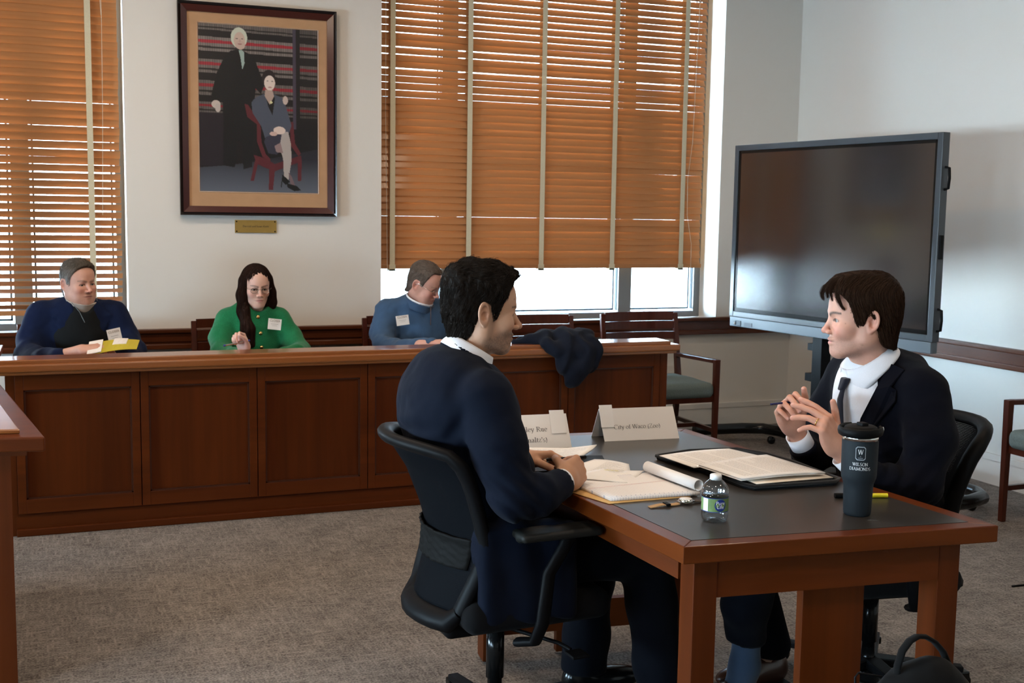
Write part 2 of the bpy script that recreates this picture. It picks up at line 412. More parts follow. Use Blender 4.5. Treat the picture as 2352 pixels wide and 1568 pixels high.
# ---------------------------------------------------------------- heads, hair and hands
def head_sdf(o):
    """local head: +X face, +Y left, +Z up, origin between the ears. o: dict of proportions"""
    g = o.get
    jw = g('jaw', 1.0); ck = g('cheek', 1.0); fat = g('fat', 0.0); nl = g('nose', 0.0)
    ops = [(ell((-.012, 0, .040), (.097, .077, .084)), 0),
           (ell((.022, 0, .030), (.066, .066, .075)), .03),                       # forehead
           (ell((.032, 0, -.035), (.058, .059*ck, .072)), .03),                   # mid face
           (ell((-.03, 0, -.005), (.07, .066, .07)), .03)]                        # occiput
    for s in (1, -1):
        ops += [(rc((.0, s*.052*jw, -.062), (.066, s*.020, -.098), .018, .016), .03),   # jaw
                (ell((.060, s*.040*ck, -.028), (.026, .024, .024)), .02),         # cheek bone
                (rc((-.004, s*.056*jw, -.02), (.0, s*.052*jw, -.062), .018, .018), .02)]
        if fat: ops.append((ell((.045, s*.035, -.072), (.035+fat, .028+fat, .030+fat)), .025))
    ops += [(ell((.072, 0, -.098), (.021, .022, .017)), .022),                     # chin
            (ell((.066, 0, -.066), (.027, .030, .026)), .02)]                     # muzzle
    if fat: ops.append((ell((.035, 0, -.105), (.045, .045, .022+fat)), .03))
    ops += [(rc((.0805, -.026, .020), (.0805, .026, .020), .0085), .016)]          # brow ridge
    for s in (1, -1):
        ops += [('-', ell((.099, s*.032, .0005), (.017, .020, .0115)), .014)]
    ops += [(rc((.086, 0, .008), (.108+nl, 0, -.028), .0068, .0088), .010),           # nose
            (ell((.1105+nl, 0, -.0315), (.0098, .0095, .0088)), .006)]
    for s in (1, -1):
        ops += [(ell((.099+nl*.5, s*.0128, -.036), (.0105, .0068, .0072)), .006),
                ('-', ell((.103+nl, s*.0068, -.0440), (.0055, .0034, .0045)), .003)]
    ops += [(ell((.0905, 0, -.0588), (.0095, .0225, .0056)), .005),                # lips
            (ell((.0895, 0, -.0708), (.0095, .0195, .0063)), .005),
            ('-', ell((.1025, 0, -.0648), (.0095, .026, .0013)), .003)]
    for s in (1, -1):
        ops += [(ell((.0722, s*.031, .001), (.0148, .0175, .0128)), .005),
                ('-', ell((.0905, s*.0325, -.0003-g('squint', 0)), (.0150, .0150, .0066-g('squint', 0))), .0015)]
    for s in (1, -1):
        a = R_(24*s)
        Me = np.array([[math.cos(a), -math.sin(a), 0], [math.sin(a), math.cos(a), 0], [0, 0, 1]]).T
        Me = Me @ rotm(0, -8, 0)
        Mr = Me @ np.array([[1, 0, 0], [0, 0, 1], [0, -1, 0]])                    # ring plane = X-Z
        ec = np.array([-.012, s*.0775, -.006])*g('ear', 1.0)
        ops += [(ell(ec, (.0165, .0045, .0285), Me), .006),
                (ring(ec+V(-.001, s*.0048, .003), .0158, .0038, Mr, ry=.0265), .003),
                ('-', ell(ec+V(.002, s*.0060, -.003), (.0090, .0095, .0130), Me), .003),
                ('-', ell(ec+V(-.003, s*.0070, .013), (.0060, .0050, .0085), Me), .002),
                (ell(ec+V(.0115, s*.0015, -.006), (.004, .004, .006), Me), .003),
                (ell(ec+V(.006, s*.0005, -.0265), (.0075, .0048, .0085), Me), .005)]
    nt = g('neck', .055)
    ops += [(rc((-.022, 0, -.05), g('necktip', (-.05, 0, -.17)), nt, nt*1.08), .035)]
    return U(*ops)
def skull_sdf(o):
    return U((ell((-.012, 0, .040), (.097, .077, .084)), 0), (ell((.022, 0, .030), (.066, .066, .075)), .03),
             (ell((-.03, 0, -.005), (.07, .066, .07)), .03), (rc((-.022, 0, -.05), (-.05, 0, -.17), o.get('neck', .055), .058), .035))
def lerp(a, b, t): return a+(b-a)*t[:, None]
def G(P, c, r):
    q = (P-np.asarray(c))/np.asarray(r); return np.exp(-(q*q).sum(1))
def head_paint(P, o):
    base = np.array(o['skin'], np.float32); n = vnoise(P, .012, 3)*.5+vnoise(P, .004, 5)*.5
    c = np.tile(base, (len(P), 1))*(1+.05*n[:, None])
    Q = P.copy(); Q[:, 1] = np.abs(Q[:, 1])
    red = G(Q, (.075, .042, -.032), (.03, .022, .02))*.75+G(Q, (.11, 0, -.032), (.014, .014, .012))*.8+G(Q, (-.012, .085, -.004), (.02, .012, .03))*.6+G(Q, (.08, 0, -.1), (.02, .02, .012))*.3
    c = lerp(c, np.array(o.get('blush', (.62, .22, .17)), np.float32), np.clip(red*o.get('ruddy', .5), 0, .8))
    lip = np.clip(G(Q, (.094, 0, -.0645), (.016, .0235, .0105))*2.2-.75, 0, 1)
    c = lerp(c, np.array(o.get('lip', (.48, .17, .15)), np.float32), lip*.75)
    c = lerp(c, np.array((.13, .04, .04), np.float32), np.clip(G(Q, (.094, 0, -.0645), (.014, .024, .0016))*1.3, 0, .8))
    for s in (1,):                                                              # brows and lid line
        t = np.clip((Q[:, 1]-.011)/.036, 0, 1); zb = .0175+.0075*np.sin(t*2.2)-.0015*t+o.get('browz', 0)
        w = (Q[:, 1] > .008) & (Q[:, 1] < .052) & (Q[:, 0] > .045)
        bd = np.exp(-((Q[:, 2]-zb)/(.0050*(1.1-.55*t)))**2)*w*(.85+.15*vnoise(P*np.array([1, 1, .4]), .0025, 9))
        c = lerp(c, np.array(o.get('brow', (.03, .018, .012)), np.float32), np.clip(bd*o.get('browk', .9), 0, .93))
        e = np.abs(np.sqrt(((Q[:, 1]-.031)/.0138)**2+((Q[:, 2]+.0003)/.0056)**2)-1)
        ld = np.exp(-(e/.22)**2)*(Q[:, 0] > .07)*(Q[:, 2] > -.003)
        c = lerp(c, np.array((.05, .025, .02), np.float32), np.clip(ld*1.1, 0, .92))
    sk = np.clip(G(Q, (.05, .02, -.035), (.05, .05, .03))*.0, 0, 1)
    st = o.get('stubble', 0)
    if st:
        low = np.clip((-.035-.35*np.clip(.075-Q[:, 0], 0, .05)-Q[:, 2])/.02, 0, 1)*np.clip((Q[:, 0]+.005)/.02, 0, 1)*np.clip((Q[:, 2]+.145)/.03, 0, 1)
        low = low*(1-lip)*(.70+.35*vnoise(P, .0018, 11)+.20*vnoise(P, .012, 12))
        low2 = np.clip((Q[:, 0]-.0)/.008, 0, 1)*np.clip((.03-Q[:, 0])/.01, 0, 1)*np.clip((.01-Q[:, 2])/.02, 0, 1)*(Q[:, 2] > -.09)
        c = lerp(c, np.array((.10, .065, .05), np.float32), np.clip(np.maximum(low, low2*.45)*st, 0, .8))
    for (x, y, z, r) in o.get('moles', []):
        c = lerp(c, np.array((.10, .035, .025), np.float32), np.clip(G(P, (x, y, z), (r, r, r))*1.5, 0, .85))
    return c
def eye_parts(o, M, t, sc, parent):
    for s in (1, -1):
        mb = MB(); mb.ball((0, 0, 0), .0128, 26, 0)
        gz = nrm(np.array(o.get('gaze', (1, 0, 0))) )
        e = mb.build('eye', [MAT['eye_white']], parent)
        loc = t+sc*(M @ V(.0720, s*.031, .0005)); e.scale = (sc, sc, sc)
        e.location = loc
        me = e.data; col = me.color_attributes.new('Col', 'FLOAT_COLOR', 'POINT')
        gw = M @ gz
        vals = []
        for v in me.vertices:
            d = V(*v.co)/.0128; c_ = float(d @ gw)
            if c_ > .965: c = (.005, .005, .006)
            elif c_ > .885: c = o.get('iris', (.10, .13, .12))
            elif c_ > .86: c = (.03, .03, .03)
            else: c = (.46, .42, .40)
            vals += [*c, 1]
        col.data.foreach_set('color', vals)
def strands(fh, roots, dirf, n, L, step, w, lift, seed, jitter=.25, wave=.0, curl=None, colr=((.02, .015, .012), (.05, .035, .028)), M=None, nside=3):
    """thin tapering hair strands following the level set of fh (local coords)"""
    r = np.random.default_rng(seed); idx = r.integers(0, len(roots), n)
    p = roots[idx].astype(np.float32); Ls = (L*(.6+.6*r.random(n))).astype(np.float32); K = int(np.ceil(L*1.2/step))
    off = (lift[0]+(lift[1]-lift[0])*r.random(n)).astype(np.float32)
    ph = r.random(n)*6.28; jt = r.normal(0, jitter, (n, 3)).astype(np.float32)
    pts = [p]; 
    for k in range(K):
        g = grad(fh, p); d = dirf(p)+jt+wave*np.stack([np.sin(ph+k*.9), np.cos(ph*1.3+k*.8), np.sin(ph*.7+k)], 1)
        d = d-g*(d*g).sum(1, keepdims=True); d = d/(np.linalg.norm(d, axis=1, keepdims=True)+1e-6)
        st = np.minimum(step, np.maximum(Ls-k*step, 0))[:, None]
        p = p+d*st; dist = fh(p); tgt = off*np.sin(min(1, (k+1)/3)*1.57)
        p = (p-g*np.clip(dist-tgt, -.01, .01)[:, None]).astype(np.float32); pts.append(p)
    A = np.stack(pts, 1)                                    # n,K+1,3
    T = np.gradient(A, axis=1); T /= np.linalg.norm(T, axis=2, keepdims=True)+1e-6
    gn = grad(fh, A.reshape(-1, 3)).reshape(A.shape); S = np.cross(T, gn); S /= np.linalg.norm(S, axis=2, keepdims=True)+1e-6
    gn = np.cross(S, T)
    tt = np.linspace(0, 1, K+1); wd = (w*(1-.85*tt**2)*(.7+.6*r.random(n))[:, None])[..., None]
    vs = np.stack([A+S*wd, A+gn*wd*.8, A-S*wd, A-gn*wd*.8], 2)      # n,K+1,4,3
    vs = vs.reshape(-1, 3)
    b = (np.arange(n)[:, None, None]*(K+1)+np.arange(K)[None, :, None])*4; q = np.arange(4)[None, None, :]
    f = np.stack([b+q, b+(q+1) % 4, b+4+(q+1) % 4, b+4+q], -1).reshape(-1, 4)
    cc = np.array(colr[0])+(np.array(colr[1])-np.array(colr[0]))*r.random(n)[:, None]
    c = np.repeat(cc, (K+1)*4, 0)
    return vs.astype(np.float32), f.astype(np.int32), c.astype(np.float32)
def place_np(v, M, t, s): return (s*(v @ np.asarray(M, np.float32).T)+np.asarray(t, np.float32)).astype(np.float32)

FIN = [(.044, .027, .022), (.048, .031, .023), (.044, .029, .023), (.034, .021, .020)]
def hand_sdf(W, d, n, s, flex, spread=(6, 1, -4, -10), thumb=((.75, .62, .15), (.9, .35, .2), (.95, .1, .25)), k=1.0, arm=None):
    """W wrist, d towards the fingers, n out of the palm, s towards the thumb; flex per finger (deg x3).
    returns sdf, joints {finger: [points]}"""
    W = V(*W); d = nrm(d); n = nrm(V(*n)-d*(V(*n) @ d)); s0 = nrm(np.cross(d, n)); s = s0 if s0 @ V(*s) > 0 else -s0
    Mx = np.stack([d, s, n], 1)
    L = lambda x, y, z: W+k*(Mx @ V(x, y, z))
    ops = [(ell(L(.052, .000, .000), (.047*k, .040*k, .0135*k), Mx), 0), (ell(L(.030, .0, .002), (.034*k, .030*k, .0165*k), Mx), .015)]
    ops.append((ell(L(.035, .024, .008), (.034*k, .016*k, .015*k), Mx), .012))      # thenar
    ops.append((ell(L(.035, -.026, .006), (.034*k, .013*k, .013*k), Mx), .012))
    yk = [.028, .0095, -.0095, -.0265]; xk = [.088, .092, .087, .078]; J = {}
    for i in range(4):
        a = R_(spread[i]); dd = nrm(d*math.cos(a)+s*math.sin(a)); p = L(xk[i], yk[i], -.0015); pts = [L(.035, yk[i]*.7, -.002), p]; th = 0
        for j in range(3):
            th += R_(flex[i][j]); p = p+k*FIN[i][j]*(dd*math.cos(th)+n*math.sin(th)); pts.append(p)
        r = [.0090, .0104, .0088, .0080, .0068] if i < 3 else [.0080, .0090, .0076, .0069, .0060]
        J[i] = pts; ops.append((chain(pts[:2], [x*k for x in r[:2]]), .010)); ops.append((chain(pts[1:], [x*k for x in r[1:]]), .0045))
    p = L(.020, .022, .005); pts = [p]
    for v, l in zip(thumb, (.046, .034, .027)):
        p = p+k*l*nrm(Mx @ V(*v)); pts.append(p)
    J['t'] = pts; ops.append((chain(pts, [.0145*k, .0118*k, .0102*k, .0082*k]), .010))
    wa = W-d*.07 if arm is None else V(*arm)
    ops.append((rc(W+d*.01*k, wa, .0245*k, .031*k), .022))
    return U(*ops), J, Mx
def nail_paint(c, P, tips):
    for t, d in tips:
        c = lerp(c, np.array((.62, .36, .32), np.float32), np.clip(G(P, t, (.006, .006, .006))*1.2, 0, .6))
    return c
def hand_mesh(h, J, skin, res, lo, hi, red=.35):
    v, f = sdfmesh(h, lo, hi, res)
    n = vnoise(v, .012, 2)*.5+vnoise(v, .004, 6)*.5
    c = np.tile(np.array(skin, np.float32), (len(v), 1))*(1+.06*n[:, None])
    for k_, pts in J.items():
        for p in (pts[1:] if k_ != 't' else pts[1:]):
            c = lerp(c, np.array((.62, .24, .18), np.float32), G(v, p, (.009, .009, .009))*red)
        e = pts[-1]; q1, q2, q3 = pts[-3], pts[-2], pts[-1]; dr = nrm(q3-q2); do = (q2-(q1+q3)/2); do = nrm(do-dr*(do @ dr))
        nc = e+do*(.0085 if k_ != 't' else .0095)+dr*.001; c = lerp(c, np.array((.72, .47, .41), np.float32), np.clip(G(v, nc, (.0058, .0058, .0058))*1.6-.25, 0, .75))
        c = lerp(c, np.array((.66, .30, .25), np.float32), G(v, e, (.009, .009, .009))*red)
    return v, f, c
def bounds(pts, m):
    a = np.array(pts); return a.min(0)-m, a.max(0)+m

def neckbase(o, M, t, sc, pw):
    o['necktip'] = tuple(np.asarray(M).T @ ((V(*pw)-t)/sc))
def turned_collar(name, c, M, R, hb, hf, op, m, parent, off, flare=(.004, .016), z0=.024, y=1.0, th=.0024):
    """fold-down collar leaf round the neck; local +X is the throat, op = half opening in degrees"""
    n, k = 46, 6; vs = []
    for i in range(n+1):
        a = R_(op+(360-2*op)*i/n); e = max(0, math.cos(a)*.5+.5)**3; h = hb+(hf-hb)*e
        for j in range(k+1):
            t_ = j/k; r = R+flare[0]+(flare[1]-flare[0])*math.sin(t_*1.57)
            sp = (1-.30*e*t_)                                          # the points spread back from the opening
            aa = a+(R_(9)*e*t_ if a < PI else -R_(9)*e*t_)
            vs.append(V(*c)+np.asarray(M) @ V(r*math.cos(aa), r*math.sin(aa)/y, z0-h*t_)-off)
    mb = MB(); mb.add(vs, [(i*(k+1)+j, (i+1)*(k+1)+j, (i+1)*(k+1)+j+1, i*(k+1)+j+1) for i in range(n) for j in range(k)], 0, True)
    o = mb.build(name, m, parent); s_ = o.modifiers.new('s', 'SOLIDIFY'); s_.thickness = th; return o

def cuff_tube(a, b, r, parent, off):
    a = V(*a); b = V(*b); mb = MB(); mb.tube([a-off, (a+b)/2-off, b-off], [r, r, r], 28, cap=False); o = mb.build('shirt_cuff', MAT['white_cloth'], parent); m = o.modifiers.new('s', 'SOLIDIFY'); m.thickness = .003; m.offset = 0; return o
# ---------------------------------------------------------------- materials used by the place
MAT = {}
MAT['wall'] = plain('painted_wall', (.74, .71, .66), rough=.75, bump=.12, bscale=120, spec=.2)
MAT['trim_white'] = plain('white_trim', (.74, .72, .68), rough=.45)
MAT['ceiling'] = plain('ceiling_paint', (.55, .53, .50), rough=.9)
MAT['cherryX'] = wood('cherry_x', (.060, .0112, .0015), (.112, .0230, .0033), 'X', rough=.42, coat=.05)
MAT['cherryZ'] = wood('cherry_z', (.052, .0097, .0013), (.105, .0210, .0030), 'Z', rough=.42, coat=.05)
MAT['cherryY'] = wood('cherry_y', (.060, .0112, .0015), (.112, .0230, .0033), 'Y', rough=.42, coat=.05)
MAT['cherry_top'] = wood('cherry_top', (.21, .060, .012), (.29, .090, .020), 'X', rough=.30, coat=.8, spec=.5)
MAT['rail'] = wood('rail_wood', (.055, .013, .004), (.10, .026, .008), 'X', rough=.4)
MAT['railY'] = wood('rail_wood_y', (.065, .016, .0045), (.12, .032, .009), 'Y', rough=.4)
MAT['chairwood'] = wood('chair_wood', (.040, .009, .005), (.085, .020, .010), 'Z', rough=.3, coat=.3)
MAT['slat'] = wood('blind_slat', (.34, .145, .054), (.42, .190, .078), 'X', rough=.45, coat=.1, stretch=60)
MAT['tape'] = cloth('blind_tape', (.62, .56, .40), scale=300)
MAT['cord'] = plain('cord', (.62, .55, .42), rough=.8)
MAT['alu'] = plain('window_metal', (.20, .21, .22), rough=.45, metal=.3)
MAT['black'] = plain('black_plastic', (.0040, .0040, .0045), rough=.5, spec=.10)
MAT['black_gloss'] = plain('black_gloss', (.006, .006, .006), rough=.18, spec=.3)
MAT['grey_plastic'] = plain('grey_plastic', (.10, .125, .15), rough=.4)
MAT['chrome'] = plain('chrome', (.75, .75, .75), rough=.15, metal=1)
MAT['gold'] = plain('gold', (.80, .52, .20), rough=.22, metal=1)
MAT['brass'] = plain('brass', (.50, .33, .10), rough=.38, metal=.85, var=.1, vscale=30)
MAT['paper'] = plain('paper', (.80, .78, .76), rough=.8, spec=.2)
MAT['ink'] = plain('ink', (.03, .03, .035), rough=.7)
MAT['inklight'] = plain('print_grey', (.46, .45, .45), rough=.8)
MAT['white_cloth'] = cloth('white_shirt', (.78, .80, .86), scale=900, bump=.05)
MAT['eye_white'] = vcol('eye', rough=.12, spec=.6)
def glassmat():
    m = bpy.data.materials.new('window_glass'); m.use_nodes = True; nt = m.node_tree; nt.nodes.clear()
    out = N(nt, 'ShaderNodeOutputMaterial'); mx = N(nt, 'ShaderNodeMixShader'); tr = N(nt, 'ShaderNodeBsdfTransparent'); gl = N(nt, 'ShaderNodeBsdfGlossy'); fr = N(nt, 'ShaderNodeFresnel')
    tr.inputs['Color'].default_value = (.93, .96, .95, 1); gl.inputs['Roughness'].default_value = .02; fr.inputs['IOR'].default_value = 1.45
    nt.links.new(fr.outputs[0], mx.inputs[0]); nt.links.new(tr.outputs[0], mx.inputs[1]); nt.links.new(gl.outputs[0], mx.inputs[2]); nt.links.new(mx.outputs[0], out.inputs[0])
    return m
MAT['glass'] = glassmat()
def clearmat():
    m = bpy.data.materials.new('clear_plastic'); m.use_nodes = True; nt = m.node_tree; nt.nodes.clear()
    out = N(nt, 'ShaderNodeOutputMaterial'); mx = N(nt, 'ShaderNodeMixShader'); tr = N(nt, 'ShaderNodeBsdfTransparent'); gl = N(nt, 'ShaderNodeBsdfGlossy'); lw = N(nt, 'ShaderNodeLayerWeight')
    pw = N(nt, 'ShaderNodeMath', operation='POWER'); pw.inputs[1].default_value = 3; ml = N(nt, 'ShaderNodeMath', operation='MULTIPLY_ADD'); ml.inputs[1].default_value = .55; ml.inputs[2].default_value = .06
    tr.inputs['Color'].default_value = (.93, .95, .96, 1); gl.inputs['Roughness'].default_value = .03
    for a, b in ((lw.outputs['Facing'], pw.inputs[0]), (pw.outputs[0], ml.inputs[0]), (ml.outputs[0], mx.inputs[0]), (tr.outputs[0], mx.inputs[1]), (gl.outputs[0], mx.inputs[2]), (mx.outputs[0], out.inputs[0])): nt.links.new(a, b)
    return m
MAT['clear'] = clearmat()
def carpetmat():
    m, nt, b = newmat('carpet'); L = nt.links
    tc = N(nt, 'ShaderNodeTexCoord')
    mp = N(nt, 'ShaderNodeMapping'); mp.inputs['Rotation'].default_value = (0, 0, R_(0)); mp.inputs['Scale'].default_value = (14, 60, 1)
    L.new(tc.outputs['Object'], mp.inputs['Vector'])
    n1 = N(nt, 'ShaderNodeTexNoise'); n1.inputs['Scale'].default_value = 1.0; n1.inputs['Detail'].default_value = 4; L.new(mp.outputs[0], n1.inputs['Vector'])
    mp2 = N(nt, 'ShaderNodeMapping'); mp2.inputs['Scale'].default_value = (70, 12, 1); L.new(tc.outputs['Object'], mp2.inputs['Vector'])
    n2 = N(nt, 'ShaderNodeTexNoise'); n2.inputs['Scale'].default_value = 1.0; n2.inputs['Detail'].default_value = 4; L.new(mp2.outputs[0], n2.inputs['Vector'])
    n3 = N(nt, 'ShaderNodeTexNoise'); n3.inputs['Scale'].default_value = 130; n3.inputs['Detail'].default_value = 2; L.new(tc.outputs['Object'], n3.inputs['Vector'])
    n4 = N(nt, 'ShaderNodeTexNoise'); n4.inputs['Scale'].default_value = 5; n4.inputs['Detail'].default_value = 3; L.new(tc.outputs['Object'], n4.inputs['Vector'])
    a = N(nt, 'ShaderNodeMath', operation='MAXIMUM'); L.new(n1.outputs['Fac'], a.inputs[0]); L.new(n2.outputs['Fac'], a.inputs[1])
    c = N(nt, 'ShaderNodeMath', operation='ADD'); L.new(a.outputs[0], c.inputs[0]); L.new(n3.outputs['Fac'], c.inputs[1])
    d = N(nt, 'ShaderNodeMath', operation='ADD'); L.new(c.outputs[0], d.inputs[0])
    q = N(nt, 'ShaderNodeMath', operation='MULTIPLY'); q.inputs[1].default_value = .35; L.new(n4.outputs['Fac'], q.inputs[0]); L.new(q.outputs[0], d.inputs[1])
    mr = N(nt, 'ShaderNodeMapRange'); mr.inputs['From Min'].default_value = .95; mr.inputs['From Max'].default_value = 1.55; L.new(d.outputs[0], mr.inputs['Value'])
    mx = N(nt, 'ShaderNodeMix', data_type='RGBA'); L.new(mr.outputs[0], mx.inputs['Factor'])
    mx.inputs[6].default_value = (.075, .066, .060, 1); mx.inputs[7].default_value = (.30, .268, .240, 1)
    L.new(mx.outputs[2], b.inputs['Base Color']); b.inputs['Roughness'].default_value = .95; b.inputs['Specular IOR Level'].default_value = .1
    bp = N(nt, 'ShaderNodeBump'); bp.inputs['Strength'].default_value = .5; bp.inputs['Distance'].default_value = .004
    L.new(d.outputs[0], bp.inputs['Height']); L.new(bp.outputs['Normal'], b.inputs['Normal'])
    return m
MAT['carpet'] = carpetmat()

# ---------------------------------------------------------------- the room
XL, XR, YF, YB, ZC = -4.2, 4.945, -3.2, 7.07, 3.45
W1 = (-1.70, .379, .77, 3.30); W2 = (1.887, 4.32, .77, 3.30); WT = .305
def struct(mb, name, m, **k):
    o = mb.build(name, m, **k); o['kind'] = 'structure'; return o
struct(MB().box((XL-.2, YF-.2, -.12), (XR+.2, YB+WT, 0)), 'floor', MAT['carpet'])
struct(MB().box((XL-.2, YF-.2, ZC), (XR+.2, YB+WT, ZC+.12)), 'ceiling', MAT['ceiling'])
mb = MB()
for a, b in ((XL-.2, W1[0]), (W1[1], W2[0]), (W2[1], XR+.2)): mb.box((a, YB, 0), (b, YB+WT, ZC))
for wn in (W1, W2): mb.box((wn[0], YB, 0), (wn[1], YB+WT, wn[2]-.02)); mb.box((wn[0], YB, wn[3]), (wn[1], YB+WT, ZC))
struct(mb, 'wall_back', MAT['wall'])
struct(MB().box((XR, YF-.2, 0), (XR+.2, YB, ZC)), 'wall_right', MAT['wall'])
mb = MB(); ys = [YF-.2, -1.60, -.80, .30, 2.10, 3.4, 5.2, YB]      # three low window openings, the blinds above them count as wall
mb.box((XL-.2, YF-.2, 0), (XL, YB, .77)); mb.box((XL-.2, YF-.2, 1.50), (XL, YB, ZC))
for i in range(0, 8, 2): mb.box((XL-.2, ys[i], .77), (XL, ys[i+1], 1.50))
MAT['wall_dark'] = plain('unseen_wall_dark', (.24, .17, .12), rough=.6)  # unseen wall, given a dark colour so it bounces less light into the room
struct(mb, 'wall_left', MAT['wall_dark'])
for k, (a, b) in enumerate(((-1.60, -.80), (.30, 2.10), (3.4, 5.2))):
    t = bpy.data.objects.new('window_%d' % (k+3), None); link(t); t['kind'] = 'structure'; t.location = (XL, (a+b)/2, .77); XX = Matrix.Translation((-XL, -(a+b)/2, -.77))
    m_ = MB()
    for q in ((a, a+.05, .77, 1.5), (b-.05, b, .77, 1.5), (a, b, .77, .81), (a, b, 1.46, 1.5)): m_.box((XL-.14, q[0], q[2]), (XL-.08, q[1], q[3]))
    m_.build('window_frame', MAT['alu'], t, xf=XX); MB().box((XL-.11, a, .77), (XL-.106, b, 1.5)).build('pane', MAT['glass'], t, xf=XX)
struct(MB().box((XL, YF-.2, 0), (XR, YF, ZC)), 'wall_front', plain('front_wall', (.30, .25, .20), rough=.7))  # also out of view, colour darkened to lower the bounced light
# chair rail with three profiled bands, sill boards, baseboard
def railprof(d0, d1):
    return [((.0, .048), .752, .792), ((.0, .030), .712, .752), ((.0, .040), .672, .712)]
mb = MB()
for (a, b) in ((XL, XR-.04),):
    mb.box((a, YB-.050, .766), (b, YB, .790), bev=.006); mb.box((a, YB-.034, .715), (b, YB, .768)); mb.box((a, YB-.026, .700), (b, YB, .716)); mb.box((a, YB-.040, .670), (b, YB, .702), bev=.006)
struct(mb, 'trim_1', MAT['rail'])
mb = MB()
mb.box((XR-.050, YF, .766), (XR, YB, .790), bev=.006); mb.box((XR-.034, YF, .715), (XR, YB, .768)); mb.box((XR-.026, YF, .700), (XR, YB, .716)); mb.box((XR-.040, YF, .670), (XR, YB, .702), bev=.006)
struct(mb, 'trim_2', MAT['railY'])
mb = MB(); mb.box((XL, YB-.016, 0), (XR, YB, .150)); mb.box((XL, YB-.022, .138), (XR, YB, .176), bev=.004); struct(mb, 'baseboard_back', MAT['trim_white'])
mb = MB(); mb.box((XR-.016, YF, 0), (XR, YB, .150)); mb.box((XR-.022, YF, .138), (XR, YB, .176), bev=.004); struct(mb, 'baseboard_right', MAT['trim_white'])
# windows: sill, grey metal frame with mullions, glass
def window(n, wn, mull):
    x0, x1, z0, z1 = wn; y = YB+.235
    t = bpy.data.objects.new('window_%d' % n, None); link(t); t['kind'] = 'structure'; t.location = ((x0+x1)/2, y, z0)
    off = Vector(t.location); X = Matrix.Translation(-off)
    mb = MB(); fw = .050
    mb.box((x0, y, z0), (x0+fw, y+.06, z1)); mb.box((x1-fw, y, z0), (x1, y+.06, z1)); mb.box((x0+fw, y, z0), (x1-fw, y+.06, z0+.042)); mb.box((x0+fw, y, z1-.05), (x1-fw, y+.06, z1))
    for m_ in mull: mb.box((m_-.050, y-.004, z0+.042), (m_+.050, y+.062, z1-.05))
    mb.build('window_frame', MAT['alu'], t, xf=X)
    MB().box((x0+.02, y+.030, z0+.02), (x1-.02, y+.034, z1-.02)).build('pane', MAT['glass'], t, xf=X)
    MB().box((x0, YB+.001, z0-.02), (x1, y, z0), bev=.003).build('sill', plain('sill_white', (.80, .78, .74), rough=.35), t, xf=X)
    xs = [x0]+list(mull)+[x1]; mb = MB()                          # inner sash beads
    for a, b in zip(xs[:-1], xs[1:]):
        a += .062; b -= .062
        for q in (((a, z0+.055), (a+.012, z1-.06)), ((b-.012, z0+.055), (b, z1-.06)), ((a, z0+.055), (b, z0+.067))):
            mb.box((q[0][0], y+.045, q[0][1]), (q[1][0], y+.075, q[1][1]))
    mb.build('sash_bead', plain('sash_blue', (.10, .16, .22), rough=.4), t, xf=X)
window(1, W1, (-.19,)); window(2, W2, (2.405, 3.715))

# ---------------------------------------------------------------- venetian blinds
def blind(label, x0, x1, ztop, zbot, yc, tapes, tilt, seed, pitch=.0440, cords=()):
    r = random.Random(seed)
    t = thing('venetian_blind', label, 'blind', ((x0+x1)/2, yc, zbot)); X = Matrix.Translation((-(x0+x1)/2, -yc, -zbot))
    MB().box((x0, yc-.03, ztop), (x1, yc+.03, ztop+.05)).build('headrail', MAT['slat'], t, xf=X)
    n = int((ztop-zbot-.02)/pitch); z = zbot+.045
    me = None
    for i in range(n):
        th = R_(tilt(z, i, r)); dy, dz = .0250*math.cos(abs(th)), .0250*math.sin(th)   # dz<0 at the room edge when th>0
        a = [(-.5, -dy, -dz), (.5, -dy, -dz), (.5, dy, dz), (-.5, dy, dz)]
        if me is None or True:
            nx, nz = -math.sin(th)*.0014, math.cos(th)*.0014
            jl = r.uniform(-.003, .003); w_ = (x1-x0)
            b = [((x*w_)+jl, y_-nx, z_-nz) for x, y_, z_ in a]; c = [((x*w_)+jl, y_+nx, z_+nz) for x, y_, z_ in a]
            sg = r.uniform(-.0022, .0022); sg2 = r.uniform(-.0016, .0016)
            m_ = MB(); m_.hexa(b, c); o = m_.build('slat', MAT['slat'], t)
            o.location = (0, 0, z-zbot+sg); o.rotation_euler = (0, sg2/w_*1.5, 0)
        z += pitch
    MB().box((x0-.004, yc-.026, zbot-.004), (x1+.004, yc+.026, zbot+.024), bev=.004).build('bottom_rail', MAT['slat'], t, xf=X)
    for tx in tapes:
        m_ = MB(); m_.box((tx-.0165, yc-.0285, zbot+.0), (tx+.0165, yc-.0265, ztop)); m_.box((tx-.0165, yc+.0265, zbot), (tx+.0165, yc+.0285, ztop))
        m_.box((tx-.021, yc-.031, zbot-.018), (tx+.021, yc-.026, zbot+.024), bev=.002); m_.box((tx-.021, yc-.031, zbot-.016), (tx+.021, yc+.02, zbot-.004), bev=.002)
        m_.build('tape', MAT['tape'], t, xf=X)
    for pts in cords: MB().tube([(p[0], yc-.036, p[1]) for p in pts], .0016, 6).build('pull_cord', MAT['cord'], t, xf=X)
    return t
def tilt1(z, i, r): return -(32+max(0, min(1, (z-1.0)/1.45))*34+r.uniform(-2.5, 2.5))
OUT = {}
def tilt2(z, i, r):
    base = 70
    if z > 2.78: base = 60
    elif z > 2.30: base = 60
    elif z > 2.12: base = 66
    if i in (19, 24): base = 60
    return base+r.uniform(-1.6, 1.6)
